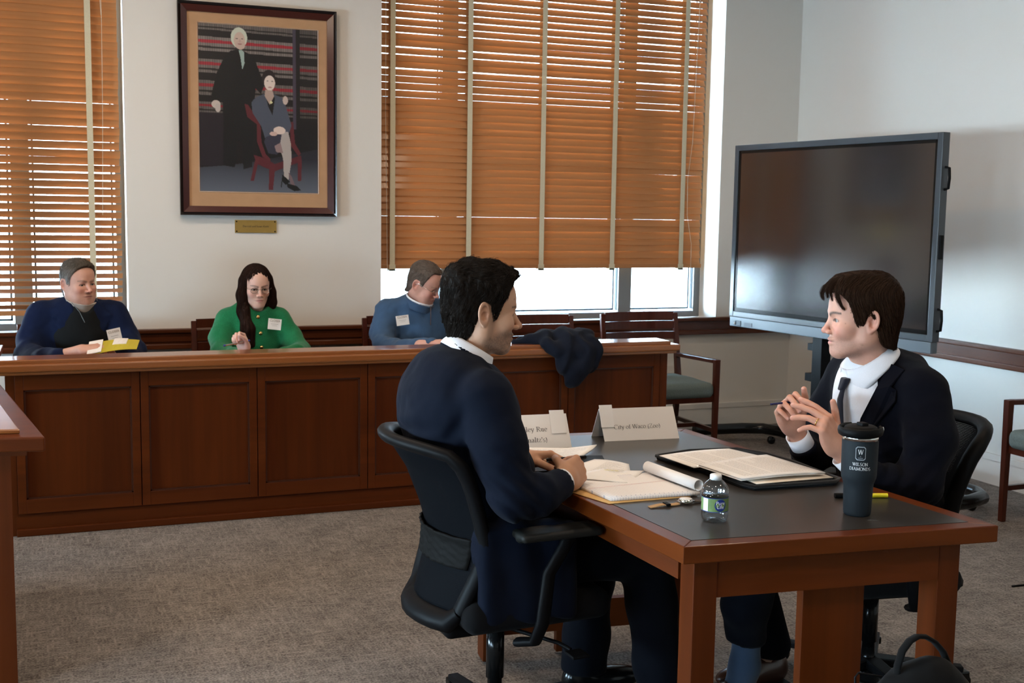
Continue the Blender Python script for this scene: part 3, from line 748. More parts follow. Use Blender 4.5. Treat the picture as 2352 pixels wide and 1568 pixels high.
blind('brown wooden venetian blind with open slats behind the man in the navy blazer', -1.66, .352, 3.22, .875, 7.185, (-1.45, -.63, .192), tilt1, 3,
      cords=[[(.262, 3.2), (.268, 2.55), (.262, 2.0), (.250, 1.45)], [(.235, 3.2), (.266, 2.58)]])
blind('brown wooden venetian blind with closed slats and a bright gap below it', 1.905, 4.238, 3.22, 1.135, 7.185, (1.984, 2.497, 3.012, 3.538, 4.074), tilt2, 5,
      cords=[[(4.165, 3.2), (4.150, 2.6), (4.135, 2.0), (4.105, 1.75), (4.11, 1.5), (4.15, 1.3), (4.152, 1.02)], [(1.935, 3.2), (1.935, 2.1), (1.948, 1.2), (1.95, 1.1)]])

# ---------------------------------------------------------------- outside: brick pier and ground
def brickmat():
    m, nt, b = newmat('brick'); L = nt.links
    tc = N(nt, 'ShaderNodeTexCoord'); mp = N(nt, 'ShaderNodeMapping'); mp.inputs['Rotation'].default_value = (R_(90), 0, R_(90)); L.new(tc.outputs['Object'], mp.inputs['Vector'])
    br = N(nt, 'ShaderNodeTexBrick'); br.inputs['Scale'].default_value = 1; br.inputs['Brick Width'].default_value = .20; br.inputs['Row Height'].default_value = .067; br.inputs['Mortar Size'].default_value = .008
    br.inputs['Color1'].default_value = (.36, .10, .085, 1); br.inputs['Color2'].default_value = (.28, .085, .075, 1); br.inputs['Mortar'].default_value = (.7, .66, .6, 1)
    L.new(mp.outputs[0], br.inputs['Vector']); L.new(br.outputs['Color'], b.inputs['Base Color']); b.inputs['Roughness'].default_value = .9
    return m
o = MB().box((4.34, YB+WT+.002, -4), (5.2, 7.77, 3.6)).build('wall_outside', plain('outer_stone', (.62, .61, .58), rough=.8)); o['kind'] = 'structure'
o = MB().box((4.35, 7.77, -4), (5.2, 7.965, 3.6)).build('brick_pier', brickmat()); tag(o, 'red brick wall corner seen outside through the gap under the blind', 'wall')
o = MB().box((-30, 7.6, -4.2), (40, 60, -4)).build('ground', plain('paving', (.8, .79, .77), rough=.9)); o['kind'] = 'structure'
# ---------------------------------------------------------------- framed portrait and plaque
def inpoly(X, Y, poly):
    ins = np.zeros(X.shape, bool); n = len(poly)
    for i in range(n):
        x0, y0 = poly[i]; x1, y1 = poly[(i+1) % n]
        if y0 == y1: continue
        c = ((y0 > Y) != (y1 > Y)) & (X < (x1-x0)*(Y-y0)/(y1-y0)+x0); ins ^= c
    return ins
def lin(c): 
    c = np.array(c, float)/255.; return np.where(c <= .04045, c/12.92, ((c+.055)/1.055)**2.4)
def portrait(x0, x1, z0, z1, y, parent, X):
    W_, H_ = 260, 360
    U_, V_ = np.meshgrid(np.linspace(0, 1, W_), np.linspace(0, 1, H_)); r = np.random.default_rng(4)
    # work in the pixel frame of a 272 x 378 print
    PX = U_*272; PY = V_*378
    C = np.zeros((H_, W_, 3)); C[:] = lin((26, 22, 24))
    def fill(m, c, a=1.0): C[m] = C[m]*(1-a)+lin(c)*a
    shelf = [(6, 30), (53, 81), (104, 133), (153, 183), (203, 230)]
    for k, (a, b) in enumerate([(-8, 14), (29, 61), (79, 110), (127, 160), (175, 200)]):
        if k == 0: b = 14
        for u0, u1, tone in ((0, 215, 1.0), (230, 272, .62)):
            yy = PY-(.015*PX); m = (PX >= u0) & (PX < u1) & (yy > a) & (yy < b)
            bk = (PX/5.2).astype(int); sh = .55+.45*np.abs(np.sin(PX/5.2*PI)); cb = r.uniform(.8, 1.1, 80)[bk % 80]
            base = lin((150, 140, 136))[None, None]*(sh*cb*tone)[..., None]*(1-.14*k)*(.45 if k == 0 else .8)
            C[m] = base[m]
            t = (yy-a)/(b-a)
            red = m & (t > .22) & (t < .44) if k else m & (t > 2); C[red] = (lin((170, 50, 62))[None, None]*(sh*tone)[..., None])[red]*(1-.1*k)
            dk = m & (t > .66) & (t < .8); C[dk] = C[dk]*.15
    fill((PX > 214) & (PX < 221) & (PY < 260), (72, 64, 80), .8)
    fill((PY > 232-.01*PX) & (PY < 300) & (PX > 130), (22, 20, 22)); fill((PY > 200) & (PX < 60) & (PY < 320), (34, 28, 34))
    fl = PY > 318-.16*np.clip(PX-60, 0, 60)-.22*np.clip(PX-120, 0, 200)+.10*(60-np.clip(PX, 0, 60))
    g = np.clip((PY-300)/80, 0, 1)[..., None]; C[fl] = (lin((38, 38, 46))*(1-g)+lin((92, 98, 110))*g)[fl]
    def P(*a): return inpoly(PX, PY, a)
    def E(cx, cy, rx, ry): return ((PX-cx)/rx)**2+((PY-cy)/ry)**2 < 1
    # standing man in a black suit
    fill(P((60, 68), (72, 58), (92, 54), (108, 60), (124, 68), (136, 100), (148, 130), (140, 152), (128, 140), (124, 180), (122, 250), (118, 320), (98, 326), (96, 265), (84, 262), (84, 300), (78, 322), (52, 318), (54, 220), (52, 160), (46, 166), (30, 172), (28, 158), (40, 110)), (22, 21, 23))
    fill(P((90, 56), (94, 72), (98, 100), (103, 84), (102, 60), (98, 55)), (150, 170, 165))
    fill(E(91, 28, 18.5, 23), (196, 202, 186)); fill(E(92, 34, 12.5, 19), (196, 172, 158)); fill(E(94, 44, 11, 10), (190, 166, 154))
    for ex in (86, 98): fill(E(ex, 30, 2.6, 1.4), (70, 60, 62), .8)
    fill(E(93, 42, 5, 1.6), (150, 100, 100), .8); fill(E(93, 35, 1.8, 5), (176, 150, 140), .7)
    fill(E(38, 180, 10, 9), (188, 178, 170)); fill(E(42, 188, 6, 10), (180, 170, 164))
    # seated woman in a grey suit on a red wood armchair
    fill(P((102, 176), (110, 178), (122, 196), (138, 214), (140, 262), (150, 290), (160, 300), (160, 306), (142, 296), (130, 262), (130, 222), (108, 206)), (88, 36, 42))
    fill(P((122, 292), (150, 300), (170, 312), (232, 290), (234, 304), (172, 328), (150, 322), (128, 312)), (84, 34, 40))
    for q in (((126, 300), (134, 300), (122, 352), (114, 352)), ((158, 312), (172, 312), (166, 372), (156, 372)), ((224, 300), (234, 300), (232, 350), (224, 350)), ((206, 214), (214, 212), (218, 262), (232, 286), (226, 292), (208, 268))): fill(P(*q), (88, 36, 42))
    fill(P((118, 172), (128, 160), (146, 152), (166, 150), (188, 158), (198, 180), (210, 222), (204, 240), (186, 234), (160, 250), (148, 252), (140, 226), (120, 196)), (74, 80, 94))
    fill(P((150, 152), (166, 150), (172, 160), (166, 200), (156, 180)), (24, 22, 24)); fill(P((150, 142), (166, 142), (170, 156), (160, 176), (148, 156)), (170, 148, 138))
    fill(E(158, 118, 16, 22), (40, 33, 34)); fill(E(160, 126, 12.5, 17), (214, 198, 188))
    for ex in (155, 166): fill(E(ex, 122, 2.4, 1.2), (70, 60, 62), .8)
    fill(E(161, 136, 4.6, 1.5), (160, 110, 110), .8)
    fill(P((150, 250), (190, 236), (200, 262), (176, 290), (156, 288), (146, 262)), (52, 52, 66))
    fill(P((188, 238), (202, 236), (208, 262), (210, 300), (202, 350), (192, 352), (190, 300), (182, 270)), (168, 160, 156))
    fill(P((170, 270), (184, 262), (190, 286), (174, 284)), (140, 118, 118)); fill(P((202, 330), (210, 340), (218, 362), (208, 362)), (110, 92, 96))
    fill(E(182, 234, 14, 9), (214, 196, 186)); fill(E(168, 242, 9, 5), (196, 168, 158)); fill(E(196, 164, 6, 10), (190, 172, 164)); fill(E(163, 170, 3, 3), (206, 206, 160))
    fill(P((188, 336), (200, 346), (206, 352), (196, 360), (188, 352), (186, 366), (184, 366)), (20, 20, 22)); fill(P((198, 356), (222, 362), (232, 372), (216, 374), (200, 366)), (20, 20, 22))
    C += (r.random(C.shape)-.5)*.006; C = np.clip(C, .001, 1)
    vx = x0+U_*(x1-x0); vz = z1-V_*(z1-z0)
    v = np.stack([vx, np.full_like(vx, y), vz], -1).reshape(-1, 3)
    v = v+np.array(X.translation)
    i = np.arange(W_*H_).reshape(H_, W_); f = np.stack([i[:-1, :-1], i[1:, :-1], i[1:, 1:], i[:-1, 1:]], -1).reshape(-1, 4)
    mesh_np('photograph', v, f, vcol('photo_print', rough=.35, spec=.4), parent, False, C.reshape(-1, 3))
fr = thing('picture_frame', 'large framed portrait of a standing man and a seated woman before bookshelves', 'picture', (1.133, 7.07, 1.457)); X = Matrix.Translation((-1.133, -7.07, -1.457))
x0, x1, z0, z1 = .674, 1.598, 1.457, 2.68
mb = MB()
def fpiece(mb, x0, x1, z0, z1, w, ya, yb, mi=0):
    o4 = [(x0, z0), (x1, z0), (x1, z1), (x0, z1)]; i4 = [(x0+w, z0+w), (x1-w, z0+w), (x1-w, z1-w), (x0+w, z1-w)]
    for k in range(4):
        a, b, c, d = o4[k], o4[(k+1) % 4], i4[(k+1) % 4], i4[k]
        # profile: outer lip high, slope to the inside
        back = [(a[0], yb, a[1]), (b[0], yb, b[1]), (c[0], yb, c[1]), (d[0], yb, d[1])]
        frn = [(a[0], ya, a[1]), (b[0], ya, b[1]), (c[0], ya+.018, c[1]), (d[0], ya+.018, d[1])]
        mb.hexa(back, frn, mi)
fpiece(mb, x0, x1, z0, z1, .020, 7.028, 7.068); fpiece(mb, x0+.018, x1-.018, z0+.018, z1-.018, .036, 7.030, 7.068, 1)
mb.build('frame', [plain('frame_dark', (.022, .018, .018), rough=.25, coat=.4), plain('frame_mahogany', (.060, .012, .009), rough=.25, coat=.5)], fr, xf=X)
MB().box((x0+.05, 7.056, z0+.05), (x1-.05, 7.066, z1-.05)).build('mat_board', plain('mat_board', (.46, .27, .145), rough=.9, var=.10, vscale=14), fr, xf=X)
mb = MB(); fpiece(mb, .786, 1.491, 1.594, 2.568, .006, 7.052, 7.060); mb.build('bevel_edge', MAT['paper'], fr, xf=X)
portrait(.790, 1.487, 1.598, 2.564, 7.0555, fr, X)
pl = thing('plaque', 'small brass name plaque screwed to the wall below the framed portrait', 'plaque', (1.112, 7.07, 1.355)); X = Matrix.Translation((-1.112, -7.07, -1.355))
MB().box((.989, 7.062, 1.355), (1.236, 7.069, 1.431), bev=.002).build('plate', MAT['brass'], pl, xf=X)
for sx in (.999, 1.226):
    for sz in (1.364, 1.422): MB().ball((sx, 7.061, sz), (.0045, .003, .0045), 6).build('screw', MAT['black'], pl, xf=X)
def text(s, size, M, m, parent=None, name='lettering', align='LEFT', ext=.0003, sx=1.0, font_shear=0):
    c = bpy.data.curves.new(name, 'FONT'); c.body = s; c.size = size; c.extrude = ext; c.align_x = align; c.shear = font_shear
    c.resolution_u = 3
    o = bpy.data.objects.new(name, c); COL.objects.link(o); bpy.context.view_layer.update()
    me = bpy.data.meshes.new_from_object(o.evaluated_get(bpy.context.evaluated_depsgraph_get())); bpy.data.objects.remove(o)
    me.transform(M @ Matrix.Diagonal((sx, 1, 1, 1))); me.materials.clear(); me.materials.append(m)
    return link(bpy.data.objects.new(name, me), parent)
text('Darrold and Susan Keith', .0155, X @ Matrix.Translation((1.112, 7.0612, 1.389)) @ Matrix.Rotation(R_(90), 4, 'X'), MAT['ink'], pl, align='CENTER')
# ---------------------------------------------------------------- long panelled bench front
BY = 5.59
be = thing('panelled_bench', 'long panelled cherry wood counter running in front of the three seated onlookers', 'counter', (1.45, BY+.2, 0)); X = Matrix.Translation((-1.45, -(BY+.2), 0))
divs = [-.197, .341, .880, 1.426, 1.975, 2.523, 3.075]
mb = MB(); mb.box((-.197, BY+.03, .0), (3.075, BY+.06, .755)); mb.box((3.075, BY, 0), (3.118, BY+.62, .755)); mb.box((-.235, BY+.02, 0), (-.197, BY+.62, .755)); mb.box((2.4, BY+.06, .60), (2.43, BY+.60, .75))
mb.build('carcass', MAT['cherryZ'], be, xf=X)
for a, b in zip(divs[:-1], divs[1:]):
    mb = MB(); a2, b2 = a+.002, b-.002; st = .036
    z0, z1 = .105, .758; pz0, pz1 = .170, .672
    mb.box((a2, BY, z0), (a2+st, BY+.03, z1)); mb.box((b2-st, BY, z0), (b2, BY+.03, z1))
    mb.box((a2+st, BY, pz1), (b2-st, BY+.03, z1)); mb.box((a2+st, BY, z0), (b2-st, BY+.03, pz0))
    fr_ = mb.build('panel_frame', MAT['cherryX'], be, xf=X, bevel=.0015)
    mb = MB(); mb.box((a2+st+.002, BY+.017, pz0+.002), (b2-st-.002, BY+.03, pz1-.002)); ob = mb.build('panel', MAT['cherryZ'], be, xf=X)
    mb = MB(); g = .007
    for q in (((a2+st, pz0), (a2+st+g, pz1)), ((b2-st-g, pz0), (b2-st, pz1)), ((a2+st, pz1-g), (b2-st, pz1)), ((a2+st, pz0), (b2-st, pz0+g))):
        mb.box((q[0][0], BY+.006, q[0][1]), (q[1][0], BY+.018, q[1][1]))
    mb.build('panel_moulding', plain('dark_moulding', (.05, .012, .004), rough=.4), be, xf=X)
mb = MB(); mb.box((-.205, BY+.014, .0), (3.085, BY+.03, .106)); mb.box((-.205, BY-.004, .0), (3.085, BY+.016, .034), bev=.005); mb.build('plinth', MAT['cherryX'], be, xf=X)
mb = MB(); mb.box((-.262, BY-.050, .795), (3.110, BY+.118, .816), bev=.005); mb.box((-.270, BY-.060, .762), (3.165, BY+.128, .797), bev=.008); mb.box((-.255, BY-.045, .746), (3.150, BY+.11, .763), bev=.005)
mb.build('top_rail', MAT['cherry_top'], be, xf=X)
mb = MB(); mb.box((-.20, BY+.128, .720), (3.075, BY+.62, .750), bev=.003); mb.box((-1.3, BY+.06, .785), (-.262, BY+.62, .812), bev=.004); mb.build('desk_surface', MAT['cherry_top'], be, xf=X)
MB().box((-1.3, BY+.10, 0), (-1.27, BY+.6, .785)).build('end_panel', MAT['cherryZ'], be, xf=X)
# ---------------------------------------------------------------- counter end at the left edge of the picture
cd = thing('angled_counter', 'wooden counter end with raised top board jutting in from the left edge', 'counter', (-.35, 4.2, 0)); X = Matrix.Translation((.35, -4.2, 0))
Pn = [(-.049, 3.695), (-.221, 4.871), (-1.05, 4.871), (-1.05, 4.02), (-.9, 4.03)]
Pn = [(-.049, 3.695), (-.221, 4.871), (-1.05, 4.871), (-1.05, 3.86)]
def inset(poly, d):
    n = len(poly); out = []; cx = sum(p[0] for p in poly)/n; cy = sum(p[1] for p in poly)/n
    for i in range(n):
        a, b, c = V(*poly[i-1]), V(*poly[i]), V(*poly[(i+1) % n])
        n1 = nrm(V(-(b-a)[1], (b-a)[0])); n2 = nrm(V(-(c-b)[1], (c-b)[0]))
        if n1 @ (V(cx, cy)-b) < 0: n1 = -n1
        if n2 @ (V(cx, cy)-b) < 0: n2 = -n2
        k = d/(1+n1 @ n2); out.append(tuple(b+(n1+n2)*k))
    return out
MB().prism(Pn, .765, .810).build('top_board', MAT['cherryX'], cd, xf=X, bevel=.006)
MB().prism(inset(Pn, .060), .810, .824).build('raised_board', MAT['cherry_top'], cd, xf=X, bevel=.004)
MB().prism(inset(Pn, .045), .745, .766).build('moulding', MAT['cherryX'], cd, xf=X)
MB().prism(inset(Pn, .085), 0, .746).build('body', MAT['cherryZ'], cd, xf=X)
# ---------------------------------------------------------------- the table
TQ = [(1.310, 2.245), (2.147, 2.160), (2.051, 3.533), (1.214, 3.618)]
tb = thing('conference_table', 'cherry wood table with black inset top between the two men', 'table', (1.68, 2.89, 0)); X = Matrix.Translation((-1.68, -2.89, 0))
MB().prism(inset(TQ, .046), .732, .7506).build('table_inset', plain('black_laminate', (.030, .026, .023), rough=.30, spec=.5, bump=.05, bscale=900), tb, xf=X)
ins = inset(TQ, .046)
for k, mm in zip(range(4), ('cherryX', 'cherryY', 'cherryX', 'cherryY')):
    a, b, c, d = TQ[k], TQ[(k+1) % 4], ins[(k+1) % 4], ins[k]
    mtop = wood('edge_band_%d' % k, (.080, .0165, .0025), (.130, .030, .005), mm[-1], rough=.30, coat=.10)
    mb = MB(); mb.hexa([(p[0], p[1], .708) for p in (a, b, c, d)], [(p[0], p[1], .7500) for p in (a, b, c, d)]); mb.build('edge_band', mtop, tb, xf=X, bevel=.0025)
ax = nrm(V(.837, -.085)); ay = V(-ax[1], ax[0])
def TP(o, u, v): p = V(*o)+ax*u+ay*v; return (p[0], p[1])
def tleg(o, w, d, name='leg', z0=.012, z1=.708):
    q = [TP(o, 0, 0), TP(o, w, 0), TP(o, w, d), TP(o, 0, d)]
    mb = MB(); mb.hexa([(*p, z0) for p in q], [(*p, z1) for p in q]); l = mb.build(name, MAT['cherryZ'], tb, xf=X, bevel=.002)
    c = TP(o, w/2, d/2); m2 = MB(); m2.lathe([(.001, .0), (.018, .0), (.018, z0+.001), (.001, z0+.001)], (c[0], c[1], 0), 16); m2.build('glide', MAT['black'], l, xf=X)
LG = [(1.348, 2.262), (2.003, 2.200), (1.283, 3.488), (1.940, 3.425)]
for o_ in LG: tleg(o_, .060, .075)
for (a, b) in (((1.408, 2.270), (2.003, 2.210)), ((1.343, 3.53), (1.94, 3.46))):   # end aprons
    mb = MB(); mb.bar((*a, .662), (*b, .662), .022, .092); mb.build('apron', MAT['cherryX'], tb, xf=X)
for (a, b) in (((1.362, 2.34), (1.298, 3.49)), ((2.045, 2.28), (1.985, 3.43))):
    mb = MB(); mb.bar((*a, .675), (*b, .675), .022, .066); mb.build('apron', MAT['cherryY'], tb, xf=X)
for o_, w_ in (((1.652, 2.262), .168), ((1.55, 3.49), .168)):
    q = [TP(o_, 0, 0), TP(o_, w_, 0), TP(o_, w_, .03), TP(o_, 0, .03)]; mb = MB(); mb.hexa([(*p, .012) for p in q], [(*p, .617) for p in q]); mb.build('end_panel', MAT['cherryZ'], tb, xf=X, bevel=.002)
mb = MB(); mb.bar((1.343, 3.525, .137), (1.94, 3.46, .137), .03, .10); mb.build('stretcher', MAT['cherryX'], tb, xf=X)

# ---------------------------------------------------------------- wooden armchairs with green seats
def make_chair():
    """faces -Y locally, origin on the floor under the seat centre"""
    t = thing('wooden_armchair', 'x', 'chair'); m = MAT['chairwood']; w = .265
    up = plain('seat_fabric', (.13, .17, .165), rough=.9, var=.45, vscale=240, bump=.3, bscale=400) if 'seatfab' not in MAT else MAT['seatfab']; MAT['seatfab'] = up
    f = U((rbox((0, -.02, .425), (.250, .245, .048), .035), 0), (ell((0, -.02, .455), (.22, .21, .035)), .03))
    v, F = sdfmesh(f, (-.28, -.30, .36), (.28, .26, .52), .012); mesh_np('seat', v, F, up, t)
    for s in (1, -1):
        mb = MB(); mb.bar((s*w, .27, .0), (s*w, .225, .42), .030, .030, up=(0, 1, 0), w2=.034, h2=.040); mb.bar((s*w, .225, .42), (s*w, .295, .86), .034, .040, up=(0, 1, 0), w2=.028, h2=.024)
        mb.build('rear_leg', m, t, bevel=.003)
        mb = MB(); mb.bar((s*w, -.245, 0), (s*w, -.245, .615), .028, .028, up=(0, 1, 0), w2=.036, h2=.036); mb.build('front_leg', m, t, bevel=.003)
        mb = MB(); mb.bar((s*w, -.228, .603), (s*w, .245, .590), .040, .024); mb.build('arm', m, t, bevel=.004)
    mb = MB()
    for k, z in enumerate((.845, .785, .715)):
        h = (.052, .050, .050)[k]; y = .225+(z-.42)*.159
        for i in range(8):
            u0, u1 = -1+i/4, -1+(i+1)/4; c = lambda u: (u*(w-.015), y+.028*(1-u*u), z)
            mb.bar(c(u0), c(u1), .014, h)
    mb.box((-w, .232, .630), (w, .246, .655))
    mb.build('back_slats', m, t)
    mb = MB(); mb.bar((-w, -.02, .17), (w, -.02, .17), .02, .025)
    for s in (1, -1): mb.bar((s*w, -.24, .17), (s*w, .255, .17), .02, .025)
    mb.bar((-w, -.235, .37), (w, -.235, .37), .02, .04); mb.bar((-w, .23, .37), (w, .23, .37), .02, .04)
    mb.build('stretchers', m, t)
    return t
ch0 = make_chair(); GR = 'wooden armchairs along the walls'
CH = [((3.515, 6.40), 0, 'empty dark wooden armchair at the right end of the panelled counter'),
      ((2.735, 6.34), 0, 'empty dark wooden armchair behind the draped jacket, mostly hidden'),
      ((1.965, 6.46), 0, 'dark wooden armchair under the man in the blue sweater'),
      ((.975, 6.47), 0, 'dark wooden armchair under the woman in green'),
      ((.065, 6.47), 0, 'dark wooden armchair under the man in the navy blazer'),
      ((4.615, 4.115), -90, 'wooden armchair with green seat cut off by the right edge')]
for i, (p, a, lab) in enumerate(CH):
    c = ch0 if i == 0 else copy_tree(ch0); c.location = (p[0], p[1], 0); c.rotation_euler = (0, 0, R_(a)); tag(c, lab, 'chair', GR)

# ---------------------------------------------------------------- office chairs
def office_chair(loc, face, label, h=.0):
    """faces +X locally"""
    t = thing('office_chair', label, 'chair', (loc[0], loc[1], 0), R_(face), 'black mesh office chairs'); m = MAT['black']
    f = U((rbox((.035, 0, .435+h), (.215, .235, .042), .035), 0), (ell((.04, 0, .455+h), (.22, .22, .045)), .03), ('-', ell((-.05, 0, .56+h), (.20, .17, .08)), .03))
    v, F = sdfmesh(f, (-.26, -.27, .37+h), (.30, .27, .53+h), .012); mesh_np('seat', v, F, cloth('seat_black', (.004, .004, .0045), scale=400, sheen=.02), t)
    f = U((rbox((-.03, 0, .385+h), (.17, .13, .03), .02), 0), (rc((-.20, 0, .40+h), (-.03, 0, .36+h), .035, .03), .03))
    v, F = sdfmesh(f, (-.26, -.16, .30+h), (.18, .16, .46+h), .012); mesh_np('mechanism', v, F, m, t)
    # backrest: frame loop around a mesh sheet, curved in plan and in profile
    def bp(u, z):                   # u -1..1 across, z height
        zz = (z-.42)/.50; x = float(np.interp(z, [.41, .45, .50, .55, .62, .70, .80, .90], [-.208, -.197, -.182, -.168, -.160, -.185, -.225, -.290]))
        wd = .155+.055*min(1, max(0, zz*2.4))+.022*max(0, zz-.6)*2
        return (x-.03+.085*u*u*(.6+.5*max(0, zz)), u*wd, z+h)
    ZT = .895
    loop = [bp(-1, z) for z in np.linspace(.445, ZT-.045, 12)]+[bp(u, ZT-.02*abs(u)**3) for u in np.linspace(-.93, .93, 11)]+[bp(1, z) for z in np.linspace(ZT-.045, .445, 12)]+[bp(u, .415) for u in np.linspace(.9, -.9, 7)]
    mb = MB(); mb.tube(loop+[loop[0]], [.026]*12+[.0235]*11+[.026]*12+[.036]*7+[.026], 10, flat=.75); mb.build('back_frame', m, t)
    nu, nz = 24, 40; vs = []; fs = []
    for i in range(nz+1):
        for j in range(nu+1): p = bp(-1+2*j/nu, .44+(ZT-.01-.44)*i/nz); vs.append(p)
    fs = [(i*(nu+1)+j, i*(nu+1)+j+1, (i+1)*(nu+1)+j+1, (i+1)*(nu+1)+j) for i in range(nz) for j in range(nu)]
    o = MB().add(vs, fs, 0, True).build('back_mesh', MAT['meshfab'], t); sm = o.modifiers.new('s', 'SOLIDIFY'); sm.thickness = .0015
    vs = []; hn = 0                                                       # lumbar pad with dimples
    mb = MB(); nu, nz = 30, 14
    for i in range(nz+1):
        for j in range(nu+1):
            u = -.86+1.72*j/nu; z = .556+.085*i/nz-.018*(1-u*u)*(1-i/nz)*0; p = V(*bp(u, z)); p[0] -= .020-.014*abs(u)**3
            q = .5+.5*math.sin(j*2.1)*math.sin(i*1.9+(j % 2)); p[0] += .007*q; mb.v.append(tuple(p))
    mb.f = [(i*(nu+1)+j, i*(nu+1)+j+1, (i+1)*(nu+1)+j+1, (i+1)*(nu+1)+j) for i in range(nz) for j in range(nu)]; mb.mi = [0]*len(mb.f); mb.sm = [True]*len(mb.f)
    lp = mb.build('lumbar_pad', MAT['lumbar'], t); sm = lp.modifiers.new('s', 'SOLIDIFY'); sm.thickness = .006
    for s in (1, -1):
        a = [(-.02, s*.20, .355+h), (.0, s*.262, .375+h), (.015, s*.275, .43+h), (.03, s*.275, .56+h), (.075, s*.272, .625+h), (.09, s*.27, .655+h)]
        ar = MB(); ar.tube(a, [.022, .022, .024, .022, .022, .026], 10, flat=.6); ar = ar.build('arm_post', m, t)
        f = U((rbox((.055, s*.268, .668+h), (.118, .044, .0115), .011), 0), (rc((-.05, s*.268, .660+h), (.15, s*.262, .664+h), .012), .01))
        v, F = sdfmesh(f, (-.09, s*.268-.06, .64+h), (.20, s*.268+.06, .70+h), .006); mesh_np('arm_pad', v, F, MAT['armpad'], t)
    mb = MB(); mb.lathe([(.0, .335), (.026, .335), (.026, .18), (.021, .18), (.021, .10), (.036, .10), (.040, .05), (.0, .05)], (0, 0, h), 20); mb.build('gas_lift', MAT['black_gloss'], t)
    mb = MB()
    mb.tube([(0, -.05, .345+h), (.10, -.20, .335+h), (.12, -.235, .325+h)], .006, 8); mb.box((.10, -.29, .318+h), (.15, -.235, .326+h), bev=.003); mb.build('lever', m, t)
    for k in range(5):
        a = R_(72*k+20); c, s_ = math.cos(a), math.sin(a)
        b = MB(); b.bar((.02*c, .02*s_, .085), (.30*c, .30*s_, .068), .055, .030, w2=.034, h2=.018); b = b.build('base_arm', m, t, bevel=.004)
        q = MB(); q.lathe([(.0, -.011), (.026, -.011), (.028, 0), (.026, .011), (.0, .011)], (0, 0, 0), 18, M=Matrix.Translation((.30*c, .30*s_, .029)) @ Matrix.Rotation(a, 4, 'Z') @ Matrix.Rotation(R_(90), 4, 'X'))
        q.box((.30*c-.018, .30*s_-.018, .035), (.30*c+.018, .30*s_+.018, .062), bev=.006); q.build('caster', MAT['black_gloss'], b)
    return t
MAT['armpad'] = plain('arm_pad', (.013, .013, .012), rough=.45, spec=.2)
MAT['lumbar'] = plain('lumbar', (.008, .0078, .0075), rough=.6, spec=.05)
def meshmat():
    m = bpy.data.materials.new('chair_mesh'); m.use_nodes = True; nt = m.node_tree; b = nt.nodes['Principled BSDF']
    b.inputs['Base Color'].default_value = (.005, .0055, .007, 1); b.inputs['Roughness'].default_value = .7; b.inputs['Specular IOR Level'].default_value = .03
    tc = N(nt, 'ShaderNodeTexCoord'); wv = N(nt, 'ShaderNodeTexWave', wave_type='BANDS', bands_direction='Z'); wv.inputs['Scale'].default_value = 75; nt.links.new(tc.outputs['Object'], wv.inputs['Vector'])
    gt = N(nt, 'ShaderNodeMath', operation='GREATER_THAN'); gt.inputs[1].default_value = .07; nt.links.new(wv.outputs['Fac'], gt.inputs[0]); nt.links.new(gt.outputs[0], b.inputs['Alpha'])
    return m
MAT['meshfab'] = meshmat()
office_chair((1.135, 2.985), 3, 'black mesh office chair under the man in the dark blue suit on the left')
office_chair((2.400, 2.930), 171, 'black mesh office chair under the gesturing man on the right', h=-.03)

# ---------------------------------------------------------------- display on its stand
tv = thing('interactive_display', 'large black flat panel display on a wheeled black stand in the corner', 'display', (3.98, 5.38, 0)); X = Matrix.Translation((-3.98, -5.38, 0))
A_, B_ = V(3.86, 6.16, 0), V(4.065, 4.60, 0); dv = nrm(B_-A_); nv = V(dv[1], -dv[0], 0); nv = nv if nv[0] < 0 else -nv; LT = np.linalg.norm(B_-A_)
Mtv = Matrix(((dv[0], nv[0], 0, A_[0]), (dv[1], nv[1], 0, A_[1]), (0, 0, 1, 0), (0, 0, 0, 1)))   # local: x along the width, y out of the screen, z up
XT = X @ Mtv
mb = MB(); b_ = .034
for lo, hi in (((0, -.05, .885), (b_, .0, 1.925)), ((LT-b_, -.05, .885), (LT, .0, 1.925)), ((b_, -.05, 1.925-b_), (LT-b_, .0, 1.925)), ((b_, -.05, .885), (LT-b_, .0, .885+b_))): mb.box(lo, hi)
mb.box((.01, -.055, .89), (LT-.01, -.045, 1.92)); mb.build('bezel', plain('bezel', (.045, .055, .066), rough=.35), tv, xf=XT, bevel=.003)
mb = MB(); mb.box((0.012, -.045, .826), (LT-.004, .004, .884), bev=.004); mb.build('bottom_bar', MAT['grey_plastic'], tv, xf=XT)
mb = MB(); mb.box((b_, -.03, .885+b_), (LT-b_, -.006, .885+b_+.022)); mb.box((b_, -.03, 1.925-b_-.016), (LT-b_, -.006, 1.925-b_)); mb.box((b_, -.03, .9), (b_+.016, -.006, 1.9)); mb.box((LT-b_-.016, -.03, .9), (LT-b_, -.006, 1.9)); mb.build('inner_border', MAT['black_gloss'], tv, xf=XT)
MB().box((b_, -.03, .885+b_), (LT-b_, -.008, 1.925-b_)).build('screen', plain('screen', (.016, .013, .012), rough=.14, spec=1.0, coat=1.0), tv, xf=XT)
mb = MB(); mb.box((.055, .003, .835), (.072, .008, .862)); mb.box((.076, .003, .832), (.118, .007, .864), bev=.002); mb.box((.15, .003, .835), (.22, .006, .858)); mb.build('front_ports', plain('port_panel', (.06, .075, .09), rough=.3), tv, xf=XT)
MB().ball((.064, .009, .846), .005, 6).build('power_button', MAT['paper'], tv, xf=XT)
for z in (1.70, .995):
    mb = MB(); mb.tube([(LT-.002, -.03, z+.055), (LT+.022, -.03, z+.05), (LT+.026, -.03, z), (LT+.022, -.03, z-.05), (LT-.002, -.03, z-.055)], .007, 8); mb.build('side_handle', MAT['black'], tv, xf=XT)
